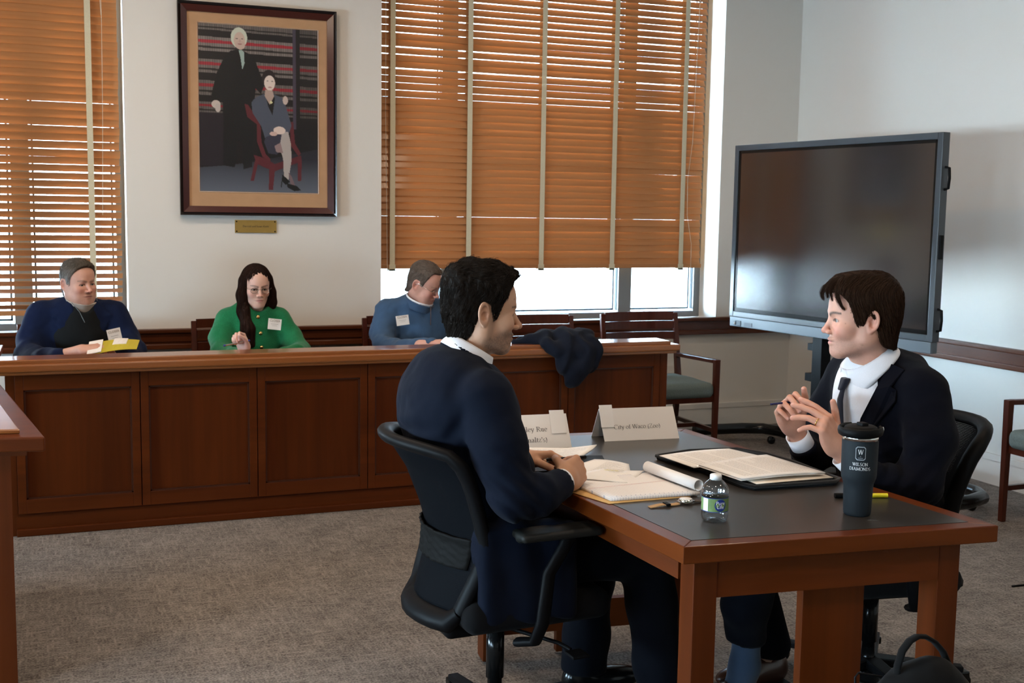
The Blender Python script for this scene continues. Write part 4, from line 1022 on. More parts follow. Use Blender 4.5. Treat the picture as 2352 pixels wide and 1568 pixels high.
MB().box((LT-.002, -.035, 1.30), (LT+.008, -.012, 1.42), bev=.003).build('pen_holder', MAT['black'], tv, xf=XT)
for yy in (5.49, 5.26):
    mb = MB(); mb.box((4.030, yy-.045 if yy > 5.4 else yy-.03, .10), (4.095, yy+.045 if yy > 5.4 else yy+.03, 1.55)); mb.build('column', MAT['black'], tv, xf=X, bevel=.004)
mb = MB(); mb.box((4.095, 5.10, 1.05), (4.11, 5.66, 1.65)); mb.build('mount_plate', MAT['black'], tv, xf=X); mb = MB(); mb.box((4.035, 5.53, .735), (4.10, 5.585, .775)); mb.box((4.035, 5.53, .555), (4.10, 5.60, .60)); mb.box((4.06, 5.15, .40), (4.10, 5.60, .44)); mb.build('bracket', MAT['black'], tv, xf=X)
mb = MB(); mb.tube([(3.90, 6.60, .085), (4.25, 6.57, .085), (4.38, 6.52, .085), (4.43, 6.40, .085), (4.44, 6.2, .085), (4.44, 4.80, .085), (4.43, 4.62, .085), (4.38, 4.53, .085), (4.25, 4.48, .085), (3.80, 4.46, .085)], .036, 14); mb.bar((4.02, 5.49, .10), (4.44, 5.49, .10), .06, .05); mb.bar((4.02, 5.26, .10), (4.44, 5.26, .10), .06, .05)
mb.build('base_tube', MAT['black_gloss'], tv, xf=X)
for p in ((3.96, 6.60), (4.38, 6.42), (4.38, 4.60), (3.9, 4.46)):
    mb = MB(); mb.lathe([(.0, -.012), (.025, -.012), (.025, .012), (0, .012)], (0, 0, 0), 14, M=Matrix.Translation((p[0], p[1], .025)) @ Matrix.Rotation(R_(90), 4, 'X')); mb.build('caster', MAT['black_gloss'], tv, xf=X)
# ================================================================= people
MAT['skin'] = vcol('skin', rough=.50, spec=.4, sss=.12, bump=.12, bscale=900)
MAT['hair'] = vcol('hair', rough=.55, spec=.06)
MAT['suit_blue'] = cloth('suit_blue', (.0024, .0043, .0110), scale=1400, bump=.12, sheen=.02, var=.15, fold=.25, fscale=9)
MAT['suit_navy'] = cloth('suit_navy', (.0020, .0025, .0060), scale=1400, bump=.12, sheen=.02, var=.15, fold=.25, fscale=9)
MAT['trouser'] = cloth('trouser', (.0012, .0017, .0038), scale=1400, bump=.1, sheen=.02, var=.1, fold=.2, fscale=8)
MAT['tie'] = cloth('tie', (.012, .014, .024), scale=1200, rough=.6)

def cutend(f, P0, d, R):
    P0 = V(*P0); d = nrm(d)
    def g(P):
        q = P-P0; t = q @ d; near = np.sqrt((q*q).sum(1)) < R; x = f(P); return np.where(near, np.maximum(x, t), x)
    return g
def person(name, label, loc):
    t = thing(name, label, 'person', loc); return t, V(*loc)
def add_sdf(name, f, lo, hi, h, m, parent, off, col=None):
    v, F = sdfmesh(f, lo, hi, h); return mesh_np(name, v-off, F, m, parent, True, None if col is None else col(v))
def head_obj(o, M, t, sc, res):
    f = head_sdf(o); v, F = sdfmesh(f, (-.14, -.11, -.22), (.145, .11, .14), res/sc)
    return place_np(v, M, t, sc), F, head_paint(v, o)
def body_core(pts, rs, h=.016):
    f = U(*[(chain(p, r), .05) for p, r in zip(pts, rs)])
    a = np.array([q for p in pts for q in p]); v, F = sdfmesh(f, a.min(0)-.16, a.max(0)+.16, h); return v, F, np.tile(np.array((.5, .3, .22), np.float32), (len(v), 1))
def hair_obj(name, fh, region, thick, M, t, sc, res, parent, off, cols, str_args, noise=.002, k=.006, box=((-.15, -.13, -.16), (.15, .13, .19))):
    """fh skull sdf (local), region(P)>0 where hair grows, thick(P) hair depth"""
    f = lambda P: smax(fh(P)-thick(P)-noise*vnoise(P*np.array([1, 1, .6], np.float32), .012, 4)-noise*.8*vnoise(P, .006, 8), -region(P), k)
    v, F = sdfmesh(f, box[0], box[1], res, polish=True)
    n = .5+.5*vnoise(v, .02, 5); n2 = .5+.5*vnoise(v, .004, 6)
    c = lerp(np.tile(np.array(cols[0], np.float32), (len(v), 1)), np.array(cols[1], np.float32), np.clip(n*.5+n2*.4, 0, 1))
    if len(cols) > 2: c = cols[2](v, c)
    parts = [(place_np(v, M, t, sc)-off.astype(np.float32), F, c)]
    g = f
    for a in str_args:
        roots = v[a.pop('where')(v)] if 'where' in a else v
        sv, sf, scol = strands(g, roots, **a)
        if len(cols) > 2: scol = cols[2](sv, scol)
        parts.append((place_np(sv, M, t, sc)-off.astype(np.float32), sf, scol))
    vv, ff, cc = joinv(parts); return mesh_np(name, vv, ff, MAT['hair'], parent, True, cc)
def fingers_on(h, J, skin, res, extra=()):
    pts = [p for q in J.values() for p in q]+list(extra); lo, hi = bounds(pts, .042); return hand_mesh(h, J, skin, res, lo, hi)
def limb(pts, rs, k=.03): return chain([V(*p) for p in pts], rs, k)

# ----------------------------------------------------------------- A: man on the left, dark blue suit, seen from behind
A, OA = person('person', 'person with dark wavy hair in a dark blue suit sitting left of the table', (1.02, 2.98, 0))
skinA = (.50, .285, .185)
oA = dict(skin=skinA, stubble=.85, neck=.050, necktip=(-.046, 0, -.165), nose=.003, jaw=1.04, brow=(.02, .012, .009), ruddy=.25, lip=(.40, .16, .13), moles=[(.012, -.062, -.098, .0035), (.078, -.045, .045, .002)])
MA = rotm(-7, 7, 0); tA = V(1.079, 2.975, 1.232); neckbase(oA, MA, tA, .965, (1.035, 2.974, 1.06))
parts = [head_obj(oA, MA, tA, .965, .0024)]
# hands: right hand (near) fist round the pen, left hand holding the pen tip
hk = dict(k=1.0)
hR, JR, _ = hand_sdf((1.250, 2.774, .790), (.74, .60, .20), (-.45, .70, -.35), (.0, .3, .95), [(62, 75, 40), (66, 80, 45), (70, 82, 45), (72, 80, 45)], (3, 0, -2, -5), ((.62, .55, .55), (.75, .10, .62), (.80, -.42, .40)), arm=(1.175, 2.738, .780))
hL, JL, _ = hand_sdf((1.228, 3.050, .796), (.92, -.36, .02), (-.10, -.50, -.85), (.0, -.8, .5), [(28, 62, 38), (36, 62, 40), (42, 62, 42), (48, 60, 40)], (3, 0, -3, -7), ((.72, .40, .50), (.88, .05, .42), (.92, -.10, .35)), arm=(1.15, 3.09, .795))
parts.append(fingers_on(hR, JR, (.46, .235, .135), .0022, [V(1.165, 2.735, .79)])); parts.append(fingers_on(hL, JL, (.46, .235, .135), .0022, [V(1.13, 3.09, .795)]))
parts.append(body_core([[V(1.12, 2.97, .62), V(1.09, 2.97, .78), V(1.02, 2.97, .94), V(1.03, 2.975, 1.07)], [V(1.16, 2.735, .79), V(1.08, 2.71, .785), V(1.03, 2.81, .98)], [V(1.12, 3.09, .795), V(1.08, 3.17, .79), V(1.03, 3.12, .98)], [V(1.08, 2.90, .57), V(1.45, 2.875, .555), V(1.54, 2.875, .52), V(1.60, 2.875, .20), V(1.64, 2.87, .06)], [V(1.08, 3.06, .57), V(1.40, 3.12, .55), V(1.49, 3.13, .52), V(1.50, 3.15, .20), V(1.52, 3.16, .06)]],
                       [[.09, .09, .09, .045], [.030, .032, .04], [.030, .032, .04], [.07, .05, .045, .035, .03], [.07, .05, .045, .035, .03]]))
v, F, c = joinv(parts); body = mesh_np('body', v-OA.astype(np.float32), F, MAT['skin'], A, True, c)
eye_parts(dict(gaze=(1, 0, 0), iris=(.05, .03, .02)), MA, tA-OA, .965, A)
# trousers
fT = U((limb([(1.12, 2.92, .57), (1.22, 2.89, .56), (1.45, 2.875, .555), (1.545, 2.875, .52)], [.110, .100, .082, .076]), 0), (limb([(1.12, 3.04, .57), (1.24, 3.07, .56), (1.42, 3.12, .55), (1.50, 3.13, .52)], [.125, .105, .082, .076]), .05),
       (limb([(1.548, 2.875, .52), (1.575, 2.875, .38), (1.605, 2.875, .20), (1.63, 2.875, .10)], [.078, .072, .070, .072]), .03), (limb([(1.50, 3.13, .52), (1.50, 3.14, .38), (1.50, 3.15, .20), (1.50, 3.16, .10)], [.078, .072, .070, .072]), .03),
       ('o', lambda P: .004*vnoise(P*np.array([1, 1, .7], np.float32), .06, 2)), ('&', plane((0, 0, .085), (0, 0, -1)), .004))
add_sdf('trousers', fT, (.76, 2.74, .05), (1.75, 3.28, .72), .010, MAT['trouser'], A, OA)
for (x, y) in ((1.70, 2.868), (1.57, 3.16)):
    fS = U((ell((x, y, .045), (.135, .048, .040)), 0), (ell((x-.09, y, .065), (.05, .038, .050)), .03), ('&', plane((0, 0, .008), (0, 0, -1)), .004)); add_sdf('shoe', fS, (x-.17, y-.07, 0), (x+.16, y+.07, .14), .006, MAT['black_gloss'], A, OA)
# shirt collar and cuffs
Mc = rotm(-4, 31, 0)
def collar(c, M, R, r2, hgt, y=1.0):
    """standing band: elliptical cone shell"""
    c = np.asarray(c, np.float32); M = np.asarray(M, np.float32)
    def f(P):
        q = (P-c) @ M; rr = np.sqrt(q[:, 0]**2+(q[:, 1]*y)**2); R_z = R+(r2-R)*np.clip(q[:, 2]/hgt+.5, 0, 1)
        return np.maximum(np.abs(rr-R_z)-.0042, np.abs(q[:, 2])-hgt/2)
    return f
fC = U((collar((1.038, 2.974, 1.112), Mc, .066, .060, .052, 1.02), 0), ('-', limb([(1.14, 2.94, 1.10), (1.16, 3.0, 1.07)], [.01, .01]), .001))
add_sdf('shirt_collar', fC, (.93, 2.87, 1.02), (1.17, 3.08, 1.22), .0035, MAT['white_cloth'], A, OA)
turned_collar('collar_fold', (1.038, 2.974, 1.112), Mc, .0655, .036, .062, 20, MAT['white_cloth'], A, OA, (.0, .016), .028, 1.02)
def cuff(a, b, r0, r1, w=.003):
    a = V(*a); b = V(*b); d = nrm(b-a); L = np.linalg.norm(b-a)
    def f(P):
        q = P-a; t = q @ d; rr = np.sqrt(np.maximum((q*q).sum(1)-t*t, 0)); return np.maximum(np.abs(rr-(r0+(r1-r0)*t/L))-w, np.abs(t-L/2)-L/2)
    return f
cuff_tube((1.19, 2.742, .782), (1.2435, 2.7695, .789), .0335, A, OA); cuff_tube((1.165, 3.082, .796), (1.216, 3.056, .797), .0325, A, OA)
# jacket
def foldsA(P):
    n = .0045*vnoise(P*np.array([1, 1, .8], np.float32), .07, 21)+.0018*vnoise(P, .03, 22)
    e = np.exp(-(((P-V(1.07, 2.72, .77))/V(.08, .10, .10))**2).sum(1))          # elbow creases
    n += e*.006*np.sin((P[:, 0]*.8+P[:, 2]*.9)*150)
    s = np.exp(-(((P-V(1.00, 2.80, .93))/V(.09, .05, .10))**2).sum(1)); n += s*.004*np.sin((P[:, 0]-P[:, 2]*.5)*110)
    b = np.exp(-(((P-V(.86, 2.93, .93))/V(.06, .14, .05))**2).sum(1)); n += b*.004*np.sin(P[:, 2]*95+P[:, 1]*20)
    return n
fJ = U((ell((1.025, 2.97, .925), (.145, .190, .175), rotm(0, 28, 0)), 0), (ell((.965, 2.97, .995), (.115, .195, .125), rotm(0, 25, 0)), .05), (ell((1.000, 2.97, 1.062), (.100, .145, .066), rotm(0, 22, 0)), .05),
       (ell((1.105, 2.97, .76), (.120, .170, .16)), .05), (ell((1.135, 2.97, .61), (.125, .175, .11)), .05),
       (limb([(1.025, 2.805, 1.015), (1.045, 2.745, .90), (1.070, 2.705, .775)], [.080, .070, .060]), .018), (limb([(1.070, 2.705, .775), (1.14, 2.715, .772), (1.23, 2.762, .786)], [.060, .051, .042]), .02),
       (limb([(1.025, 3.135, 1.015), (1.05, 3.19, .90), (1.07, 3.18, .79)], [.075, .066, .058]), .035), (limb([(1.07, 3.18, .79), (1.13, 3.12, .785), (1.205, 3.063, .797)], [.058, .048, .041]), .02),
       ('-', ell((1.050, 2.974, 1.135), (.070, .066, .050), Mc), .008),
       ('-', plane((1.212, 2.755, .797), (-.92, -.38, -.10)), .0) if False else (rc((1.0, 2.97, .9), (1.0, 2.97, .9), .01), 0),
       ('o', foldsA))
fJ = cutend(cutend(fJ, (1.234, 2.764, .787), (.80, .45, .10), .085), (1.205, 3.063, .797), (.88, -.46, .02), .08)
add_sdf('suit_jacket', fJ, (.74, 2.58, .46), (1.26, 3.28, 1.18), .0075, MAT['suit_blue'], A, OA)
fK = U((collar((1.030, 2.974, 1.092), Mc, .081, .074, .050, 1.02), 0), ('&', plane((1.075, 2.974, 1.07), (1, 0, -.2)), .004)); add_sdf('jacket_collar', U((fK, 0), ('o', lambda P: -.003+0*P[:, 0])), (.91, 2.86, 1.0), (1.12, 3.09, 1.19), .0045, MAT['suit_blue'], A, OA)
# jacket skirt hanging over the seat
fK = U((rbox((1.145, 2.768, .55), (.140, .024, .135), .022), 0), (ell((1.10, 2.81, .62), (.10, .045, .10)), .05), ('o', lambda P: .004*np.sin(P[:, 0]*55+P[:, 2]*10)+.003*vnoise(P, .04, 3)))
add_sdf('jacket_skirt', fK, (.88, 2.70, .39), (1.32, 2.88, .76), .008, MAT['suit_blue'], A, OA)
# hair
skA = skull_sdf(oA)
def regA(P):
    x, y, z = P[:, 0], np.abs(P[:, 1]), P[:, 2]
    zl = np.interp(x, [-.12, -.085, -.055, -.035, -.026, -.020, -.008, .004, .012, .018, .030, .036, .046, .055, .063, .072, .09], [-.105, -.100, -.092, -.070, -.030, .012, .030, .026, .000, -.022, -.018, .016, .040, .062, .080, .098, .115])
    return (z-zl)*.75
def thA(P):
    x, z = P[:, 0], P[:, 2]
    top = np.clip((z-.03)/.08, 0, 1); fr = np.clip((x-.03)/.04, 0, 1); bk = np.clip((-x-.04)/.05, 0, 1)*np.clip((z+.09)/.05, 0, 1)
    wave = .0035*np.sin(x*95+P[:, 1]*30)*top
    return .0045+.017*top+.004*fr*top+.007*bk+wave
def dirA(P):
    x, y, z = P[:, 0], P[:, 1], P[:, 2]; top = np.clip((z-.05)/.05, 0, 1)[:, None]
    d = top*np.stack([.8+0*x, .2*np.sign(y), (.25+.8*np.clip(x/.05, 0, 1))], 1)+(1-top)*np.stack([-.45+0*x, 0*x, -1+0*x], 1); return d.astype(np.float32)
DK = ((.0035, .0026, .0022), (.017, .012, .009))
hair_obj('hair', skA, regA, thA, MA, tA, .965, .0030, A, OA, DK,
         [dict(dirf=dirA, n=5200, L=.040, step=.006, w=.00055, lift=(.000, .0026), seed=3, jitter=.16, wave=.20, colr=DK),
          dict(dirf=dirA, n=500, L=.030, step=.005, w=.00045, lift=(.002, .007), seed=5, jitter=.4, wave=.45, colr=DK, where=lambda v: v[:, 2] > .05)], noise=.0032)

# ----------------------------------------------------------------- B: gesturing man on the right
B, OB = person('person', 'person in a black suit and dark tie gesturing with both hands right of the table', (2.36, 2.90, 0))
skinB = (.60, .325, .240)
oB = dict(skin=skinB, stubble=.34, neck=.055, necktip=(-.052, 0, -.16), nose=-.001, jaw=1.03, fat=0, cheek=1.0, brow=(.050, .026, .016), browk=1.35, ruddy=.75, lip=(.60, .22, .20), iris=(.07, .10, .09), gaze=(1, .05, .02),
          moles=[(.055, .060, -.035, .0022), (.015, .066, -.072, .0035), (.0, .064, -.078, .003), (.082, .045, .052, .0018), (.062, .060, -.008, .0018)])
MB_ = rotm(158, 4, 0); tB = V(2.262, 2.872, 1.198); neckbase(oB, MB_, tB, 1.0, (2.322, 2.888, 1.02))
parts = [head_obj(oB, MB_, tB, 1.0, .0024)]
handB = (.60, .31, .22)
# left hand (near): back of the hand to the camera, fingers pointing left and up
hL, JL, _ = hand_sdf((2.068, 2.700, .838), (-.50, .04, .86), (-.36, .92, -.22), (.8, .3, .5), [(36, 12, 8), (42, 18, 10), (50, 26, 14), (56, 34, 18)], (4, 1, -2, -6), ((.74, .66, -.02), (.90, .42, -.10), (.97, .18, -.12)), arm=(2.150, 2.680, .757), k=1.04)
# right hand (far): palm to the camera, fingers curled, thumb up
hR, JR, _ = hand_sdf((2.132, 3.000, .838), (-.48, -.04, .87), (-.14, -.98, -.05), (.85, -.1, .45), [(46, 66, 38), (52, 66, 38), (54, 62, 36), (54, 56, 34)], (12, 5, -3, -10), ((.78, .60, .20), (.90, .38, .12), (.97, .20, .08)), arm=(2.190, 3.015, .760), k=1.04)
parts.append(fingers_on(hL, JL, handB, .0022, [V(2.150, 2.68, .757)])); parts.append(fingers_on(hR, JR, handB, .0022, [V(2.190, 3.015, .760)]))
parts.append(body_core([[V(2.44, 2.90, .56), V(2.44, 2.90, .78), V(2.40, 2.90, .96), V(2.34, 2.89, 1.04)], [V(2.150, 2.68, .757), V(2.29, 2.635, .735), V(2.355, 2.650, .85), V(2.38, 2.74, .95)], [V(2.190, 3.015, .760), V(2.29, 3.10, .745), V(2.36, 3.125, .85), V(2.38, 3.05, .95)], [V(2.40, 2.85, .52), V(1.96, 2.80, .53), V(1.90, 2.80, .50), V(1.90, 2.87, .20), V(1.885, 2.885, .07)], [V(2.40, 2.98, .52), V(2.02, 3.02, .53), V(1.96, 3.03, .50), V(2.09, 3.03, .20), V(2.08, 3.04, .06)]],
                       [[.09, .09, .09, .045], [.028, .030, .034, .036], [.028, .030, .034, .036], [.07, .05, .045, .035, .03], [.07, .05, .045, .035, .03]]))
v, F, c = joinv(parts); mesh_np('body', v-OB.astype(np.float32), F, MAT['skin'], B, True, c)
eye_parts(oB, MB_, tB-OB, 1.0, B)
# wedding ring on the near hand
p0, p1 = JL[2][1], JL[2][2]; rcn = p0*.55+p1*.45; dz = nrm(p1-p0); ux = nrm(np.cross(dz, V(0, 0, 1))); uy = np.cross(dz, ux)
mb = MB(); mb.tube([rcn+.0104*(math.cos(a)*ux+math.sin(a)*uy)-OB for a in np.linspace(0, 2*PI, 25)], .0018, 6, cap=False); mb.build('ring', MAT['gold'], B)
fT = U((limb([(2.42, 2.84, .54), (2.15, 2.81, .53), (1.93, 2.80, .53), (1.885, 2.80, .50)], [.125, .105, .085, .078]), 0), (limb([(2.42, 2.98, .54), (2.2, 3.0, .53), (2.0, 3.03, .53), (1.95, 3.03, .50)], [.125, .105, .085, .078]), .05),
       (limb([(1.885, 2.80, .50), (1.865, 2.83, .36), (1.90, 2.87, .25)], [.078, .066, .062]), .03), (limb([(1.95, 3.03, .50), (2.02, 3.03, .36), (2.10, 3.03, .14)], [.078, .066, .062]), .03),
       ('o', lambda P: .004*vnoise(P*np.array([1, 1, .7], np.float32), .06, 12)), ('&', plane((0, 0, .10), (0, 0, -1)), .004))
fT = cutend(fT, (1.90, 2.87, .232), (0, .1, -1), .17)
add_sdf('trousers', fT, (1.74, 2.66, .08), (2.58, 3.16, .70), .010, MAT['trouser'], B, OB)
add_sdf('sock', U((limb([(1.90, 2.868, .27), (1.90, 2.875, .15), (1.885, 2.885, .07)], [.044, .042, .046]), 0)), (1.82, 2.81, .04), (2.0, 2.95, .29), .006, cloth('sock', (.030, .048, .080), scale=500), B, OB)
mlea = plain('brown_leather', (.055, .018, .009), rough=.30, coat=.3)
for k, (x, y) in enumerate(((1.85, 2.885), (2.06, 3.04))):
    fS = U((ell((x-.03, y, .042), (.125, .046, .040)), 0), (ell((x+.055, y, .062), (.050, .040, .052)), .03), (ell((x+.0, y, .062), (.05, .036, .042)), .02), ('-', ell((x+.050, y, .125), (.038, .030, .030)), .01), ('&', plane((0, 0, .012), (0, 0, -1)), .003))
    s = add_sdf('shoe', fS, (x-.17, y-.07, 0), (x+.13, y+.07, .14), .005, mlea, B, OB)
    mb = MB()
    for q in range(3): mb.tube([(x-.03+.016*q-OB[0], y-.022-OB[1], .092+.006*q), (x-.025+.016*q-OB[0], y-OB[1], .101+.006*q), (x-.03+.016*q-OB[0], y+.022-OB[1], .092+.006*q)], .0016, 6)
    mb.build('lace', MAT['black'], s); MB().box((x-.14-OB[0], y-.043-OB[1], .0), (x+.10-OB[0], y+.043-OB[1], .013), bev=.005).build('sole', MAT['black'], s)
# shirt front, collar, tie
MBc = rotm(168, 33, 0)
fS = U((ell((2.335, 2.895, .90), (.105, .125, .20), rotm(180, 12, 0)), 0), (ell((2.325, 2.888, .975), (.066, .075, .065)), .04))
add_sdf('shirt', fS, (2.19, 2.74, .70), (2.48, 3.05, 1.12), .008, MAT['white_cloth'], B, OB)
fC = U((collar((2.308, 2.886, 1.052), MBc, .079, .071, .058, 1.0), 0)); add_sdf('shirt_collar', fC, (2.20, 2.78, .98), (2.43, 3.0, 1.18), .0035, MAT['white_cloth'], B, OB)
turned_collar('collar_fold', (2.308, 2.886, 1.052), MBc, .0755, .036, .080, 14, MAT['white_cloth'], B, OB, (.001, .028), .031, 1.0)
tp = [V(2.228, 2.880, 1.012), V(2.218, 2.878, .990), V(2.206, 2.876, .95), V(2.205, 2.872, .87), V(2.215, 2.870, .78)]; tw = [.012, .011, .021, .031, .036]
mb = MB(); sd = nrm(V(-.22, -.97, 0)); fw_ = nrm(V(-.97, .22, 0)); vs = []
for p, w_ in zip(tp, tw): vs += [p-sd*w_-OB+fw_*.002, p+fw_*.010-OB, p+sd*w_-OB+fw_*.002, p-fw_*.006-OB]
mb.add(vs, [(4*i+a, 4*i+(a+1) % 4, 4*i+4+(a+1) % 4, 4*i+4+a) for i in range(4) for a in range(4)]+[(3, 2, 1, 0), (16, 17, 18, 19)], 0, True)
mb.build('necktie', MAT['tie'], B); mb = MB(); kt, kb = V(2.224, 2.880, 1.016), V(2.209, 2.879, .978)
mb.hexa([kb-sd*.0105-fw_*.008-OB, kb+sd*.0105-fw_*.008-OB, kb+sd*.0105+fw_*.010-OB, kb-sd*.0105+fw_*.010-OB], [kt-sd*.019-fw_*.010-OB, kt+sd*.019-fw_*.010-OB, kt+sd*.017+fw_*.010-OB, kt-sd*.017+fw_*.010-OB]); mb.build('tie_knot', MAT['tie'], B, bevel=.005, seg=3)
cuff_tube((2.146, 2.681, .762), (2.084, 2.697, .822), .0350, B, OB); cuff_tube((2.186, 3.012, .765), (2.143, 3.002, .822), .0355, B, OB)
def foldsB(P):
    n = .0045*vnoise(P*np.array([1, 1, .8], np.float32), .07, 31)+.0018*vnoise(P, .03, 32)
    e = np.exp(-(((P-V(2.27, 2.66, .74))/V(.10, .10, .10))**2).sum(1)); n += e*.006*np.sin((P[:, 0]*.9-P[:, 2]*.9)*140)
    e = np.exp(-(((P-V(2.40, 2.72, .90))/V(.09, .06, .12))**2).sum(1)); n += e*.004*np.sin((P[:, 0]*.8+P[:, 2]*.7)*110)
    return n
fJ = U((ell((2.390, 2.90, .84), (.148, .186, .25), rotm(0, -8, 0)), 0), (ell((2.395, 2.90, .950), (.108, .198, .120), rotm(0, -22, 0)), .05), (ell((2.385, 2.893, 1.018), (.100, .150, .066), rotm(0, -24, 0)), .06), (ell((2.43, 2.90, .60), (.15, .185, .13)), .08),
       (limb([(2.375, 2.715, .990), (2.355, 2.645, .86), (2.300, 2.632, .735)], [.076, .068, .060]), .04), (limb([(2.305, 2.625, .735), (2.24, 2.655, .732), (2.136, 2.684, .772)], [.062, .053, .046]), .02),
       (limb([(2.385, 3.075, .990), (2.36, 3.13, .86), (2.29, 3.10, .745)], [.078, .068, .060]), .04), (limb([(2.29, 3.10, .745), (2.24, 3.06, .735), (2.176, 3.010, .778)], [.060, .052, .046]), .02),
       ('-', ell((2.300, 2.886, 1.068), (.080, .074, .056), MBc), .008),
       ('-', U((limb([(2.215, 2.885, 1.08), (2.19, 2.880, .98), (2.195, 2.872, .84), (2.215, 2.868, .70)], [.058, .050, .036, .014]), 0)), .006), ('o', foldsB))
fJ = cutend(cutend(fJ, (2.132, 2.686, .776), (-.70, .15, .69), .085), (2.172, 3.009, .784), (-.55, -.12, .82), .08)
add_sdf('suit_jacket', fJ, (2.06, 2.50, .44), (2.66, 3.26, 1.13), .0075, MAT['suit_navy'], B, OB)
fK = U((collar((2.328, 2.888, 1.042), MBc, .090, .082, .056, 1.0), 0), ('&', plane((2.265, 2.888, 1.04), (-1, 0, -.3)), .004), ('o', lambda P: -.003+0*P[:, 0])); add_sdf('jacket_collar', fK, (2.22, 2.77, .96), (2.47, 3.01, 1.19), .0045, MAT['suit_navy'], B, OB)
# lapels: thin raised panels following the opening
def lapel(pts, name='lapel'):
    n_ = nrm(np.cross(V(*pts[1])-V(*pts[0]), V(*pts[-1])-V(*pts[0]))); n_ = n_ if n_[0] < 0 else -n_
    k = len(pts); vs = [tuple(V(*p)-OB-n_*.004) for p in pts]+[tuple(V(*p)-OB+n_*.003) for p in pts]
    MB().add(vs, [tuple(range(k-1, -1, -1)), tuple(range(k, 2*k))]+[(i, (i+1) % k, k+(i+1) % k, k+i) for i in range(k)]).build(name, MAT['suit_navy'], B, bevel=.002)
lapel([(2.315, 2.792, 1.068), (2.262, 2.786, .990), (2.235, 2.815, .90), (2.232, 2.850, .75), (2.255, 2.795, .86), (2.285, 2.725, .965), (2.298, 2.735, .995), (2.283, 2.745, 1.005), (2.325, 2.738, 1.055)])
skB = skull_sdf(oB)
def regB(P):
    x, y, z = P[:, 0], P[:, 1], P[:, 2]; ya = np.abs(y)
    zl = np.interp(x, [-.12, -.085, -.055, -.038, -.030, -.022, -.008, .002, .012, .030, .040, .050, .066, .078, .09], [-.094, -.092, -.084, -.066, -.038, -.004, .016, .014, -.014, -.018, .012, .052, .076, .086, .090])
    return (z-zl)*.75
def thB(P):
    x, y, z = P[:, 0], P[:, 1], P[:, 2]
    top = np.clip((z-.02)/.08, 0, 1); fr = np.clip((x-.02)/.05, 0, 1); bk = np.clip((-x-.03)/.05, 0, 1)*np.clip((z+.12)/.05, 0, 1)
    part = -.006*np.exp(-((y-.022)/.006)**2)*top
    return .006+.012*top+.010*fr*top+.009*bk+part
def dirB(P):
    x, y, z = P[:, 0], P[:, 1], P[:, 2]; top = np.clip((z-.055)/.06, 0, 1)[:, None]; s = np.where(y > .02, 1., -1.)
    d = top*np.stack([.75+0*x, .75*s, -.15+0*x], 1)+(1-top)*np.stack([-.30+0*x, 0*x, -1+0*x], 1); return d.astype(np.float32)
BR = ((.010, .0048, .0027), (.042, .021, .012))
ho = hair_obj('hair', skB, regB, thB, MB_, tB, 1.0, .0030, B, OB, BR,
         [dict(dirf=dirB, n=5600, L=.055, step=.007, w=.00060, lift=(.0, .0030), seed=13, jitter=.06, wave=.04, colr=BR)], noise=.0016)
# locks falling over the forehead and the temple
r_ = np.random.default_rng(8); mb = MB()
def lock(pts, n, sp, w0):
    for i in range(n):
        o_ = r_.normal(0, sp, 3); k = len(pts)
        P_ = [V(*p)+o_*(1-.55*j/(k-1)) for j, p in enumerate(pts)]
        Q = []
        for j in range(k-1):
            for t_ in (0, .5): 
                a0 = P_[max(j-1, 0)]; a1 = P_[j]; a2 = P_[j+1]; a3 = P_[min(j+2, k-1)]
                Q.append(.5*((2*a1)+(-a0+a2)*t_+(2*a0-5*a1+4*a2-a3)*t_**2+(-a0+3*a1-3*a2+a3)*t_**3))
        Q.append(P_[-1]); Q = [1.0*(MB_ @ q)+tB-OB for q in Q]
        mb.tube(Q, [w0*(1-.8*j/(len(Q)-1)) for j in range(len(Q))], 4)
lock([(.062, .022, .118), (.088, .034, .108), (.100, .044, .088), (.097, .050, .062)], 90, .0045, .0007)
lock([(.055, .035, .110), (.078, .050, .098), (.084, .058, .075), (.076, .064, .048), (.066, .067, .034)], 100, .0045, .0007)
lock([(.070, .0, .112), (.098, -.004, .104), (.112, -.008, .084), (.108, -.010, .062)], 90, .0050, .0007)
lock([(.060, .012, .115), (.088, .016, .110), (.104, .020, .092), (.104, .020, .070)], 80, .0060, .0007)
lk = mb.build('forelock', plain('hair_brown', (.020, .010, .006), rough=.6, spec=.06), B)
# ----------------------------------------------------------------- the three onlookers behind the counter
def glasses(M, t, sc, off, parent, rim, label):
    g = bpy.data.objects.new('eyeglasses', None); link(g, None)
    g.location = t; tag(g, label, 'glasses'); mb = MB()
    W_ = lambda x, y, z: sc*(M @ V(x, y, z))
    for s in (1, -1):
        mb.tube([W_(.0985-.004*abs(math.cos(a)), s*(.0325+.022*math.cos(a)), .0+.0165*math.sin(a)-.003) for a in np.linspace(0, 2*PI, 25)], .0010, 6, cap=False)
    mb.tube([W_(.097, .0115, .002), W_(.102, 0, .005), W_(.097, -.0115, .002)], .0011, 6); mb.build('rim', rim, g)
    for s in (1, -1):
        mb = MB(); mb.tube([W_(.094, s*.0545, .004), W_(.085, s*.070, .005), W_(.0, s*.080, .010), W_(-.015, s*.079, -.004)], .0012, 6); mb.build('temple_arm', rim, g)
        mb = MB(); n = 20; vs = [W_(.0975-.004*abs(math.cos(a)), s*(.0325+.0215*math.cos(a)), .0+.016*math.sin(a)-.003) for a in np.linspace(0, 2*PI, n, endpoint=False)]
        mb.add(vs, [tuple(range(n))]); mb.build('lens', MAT['glass'], g)
    return g
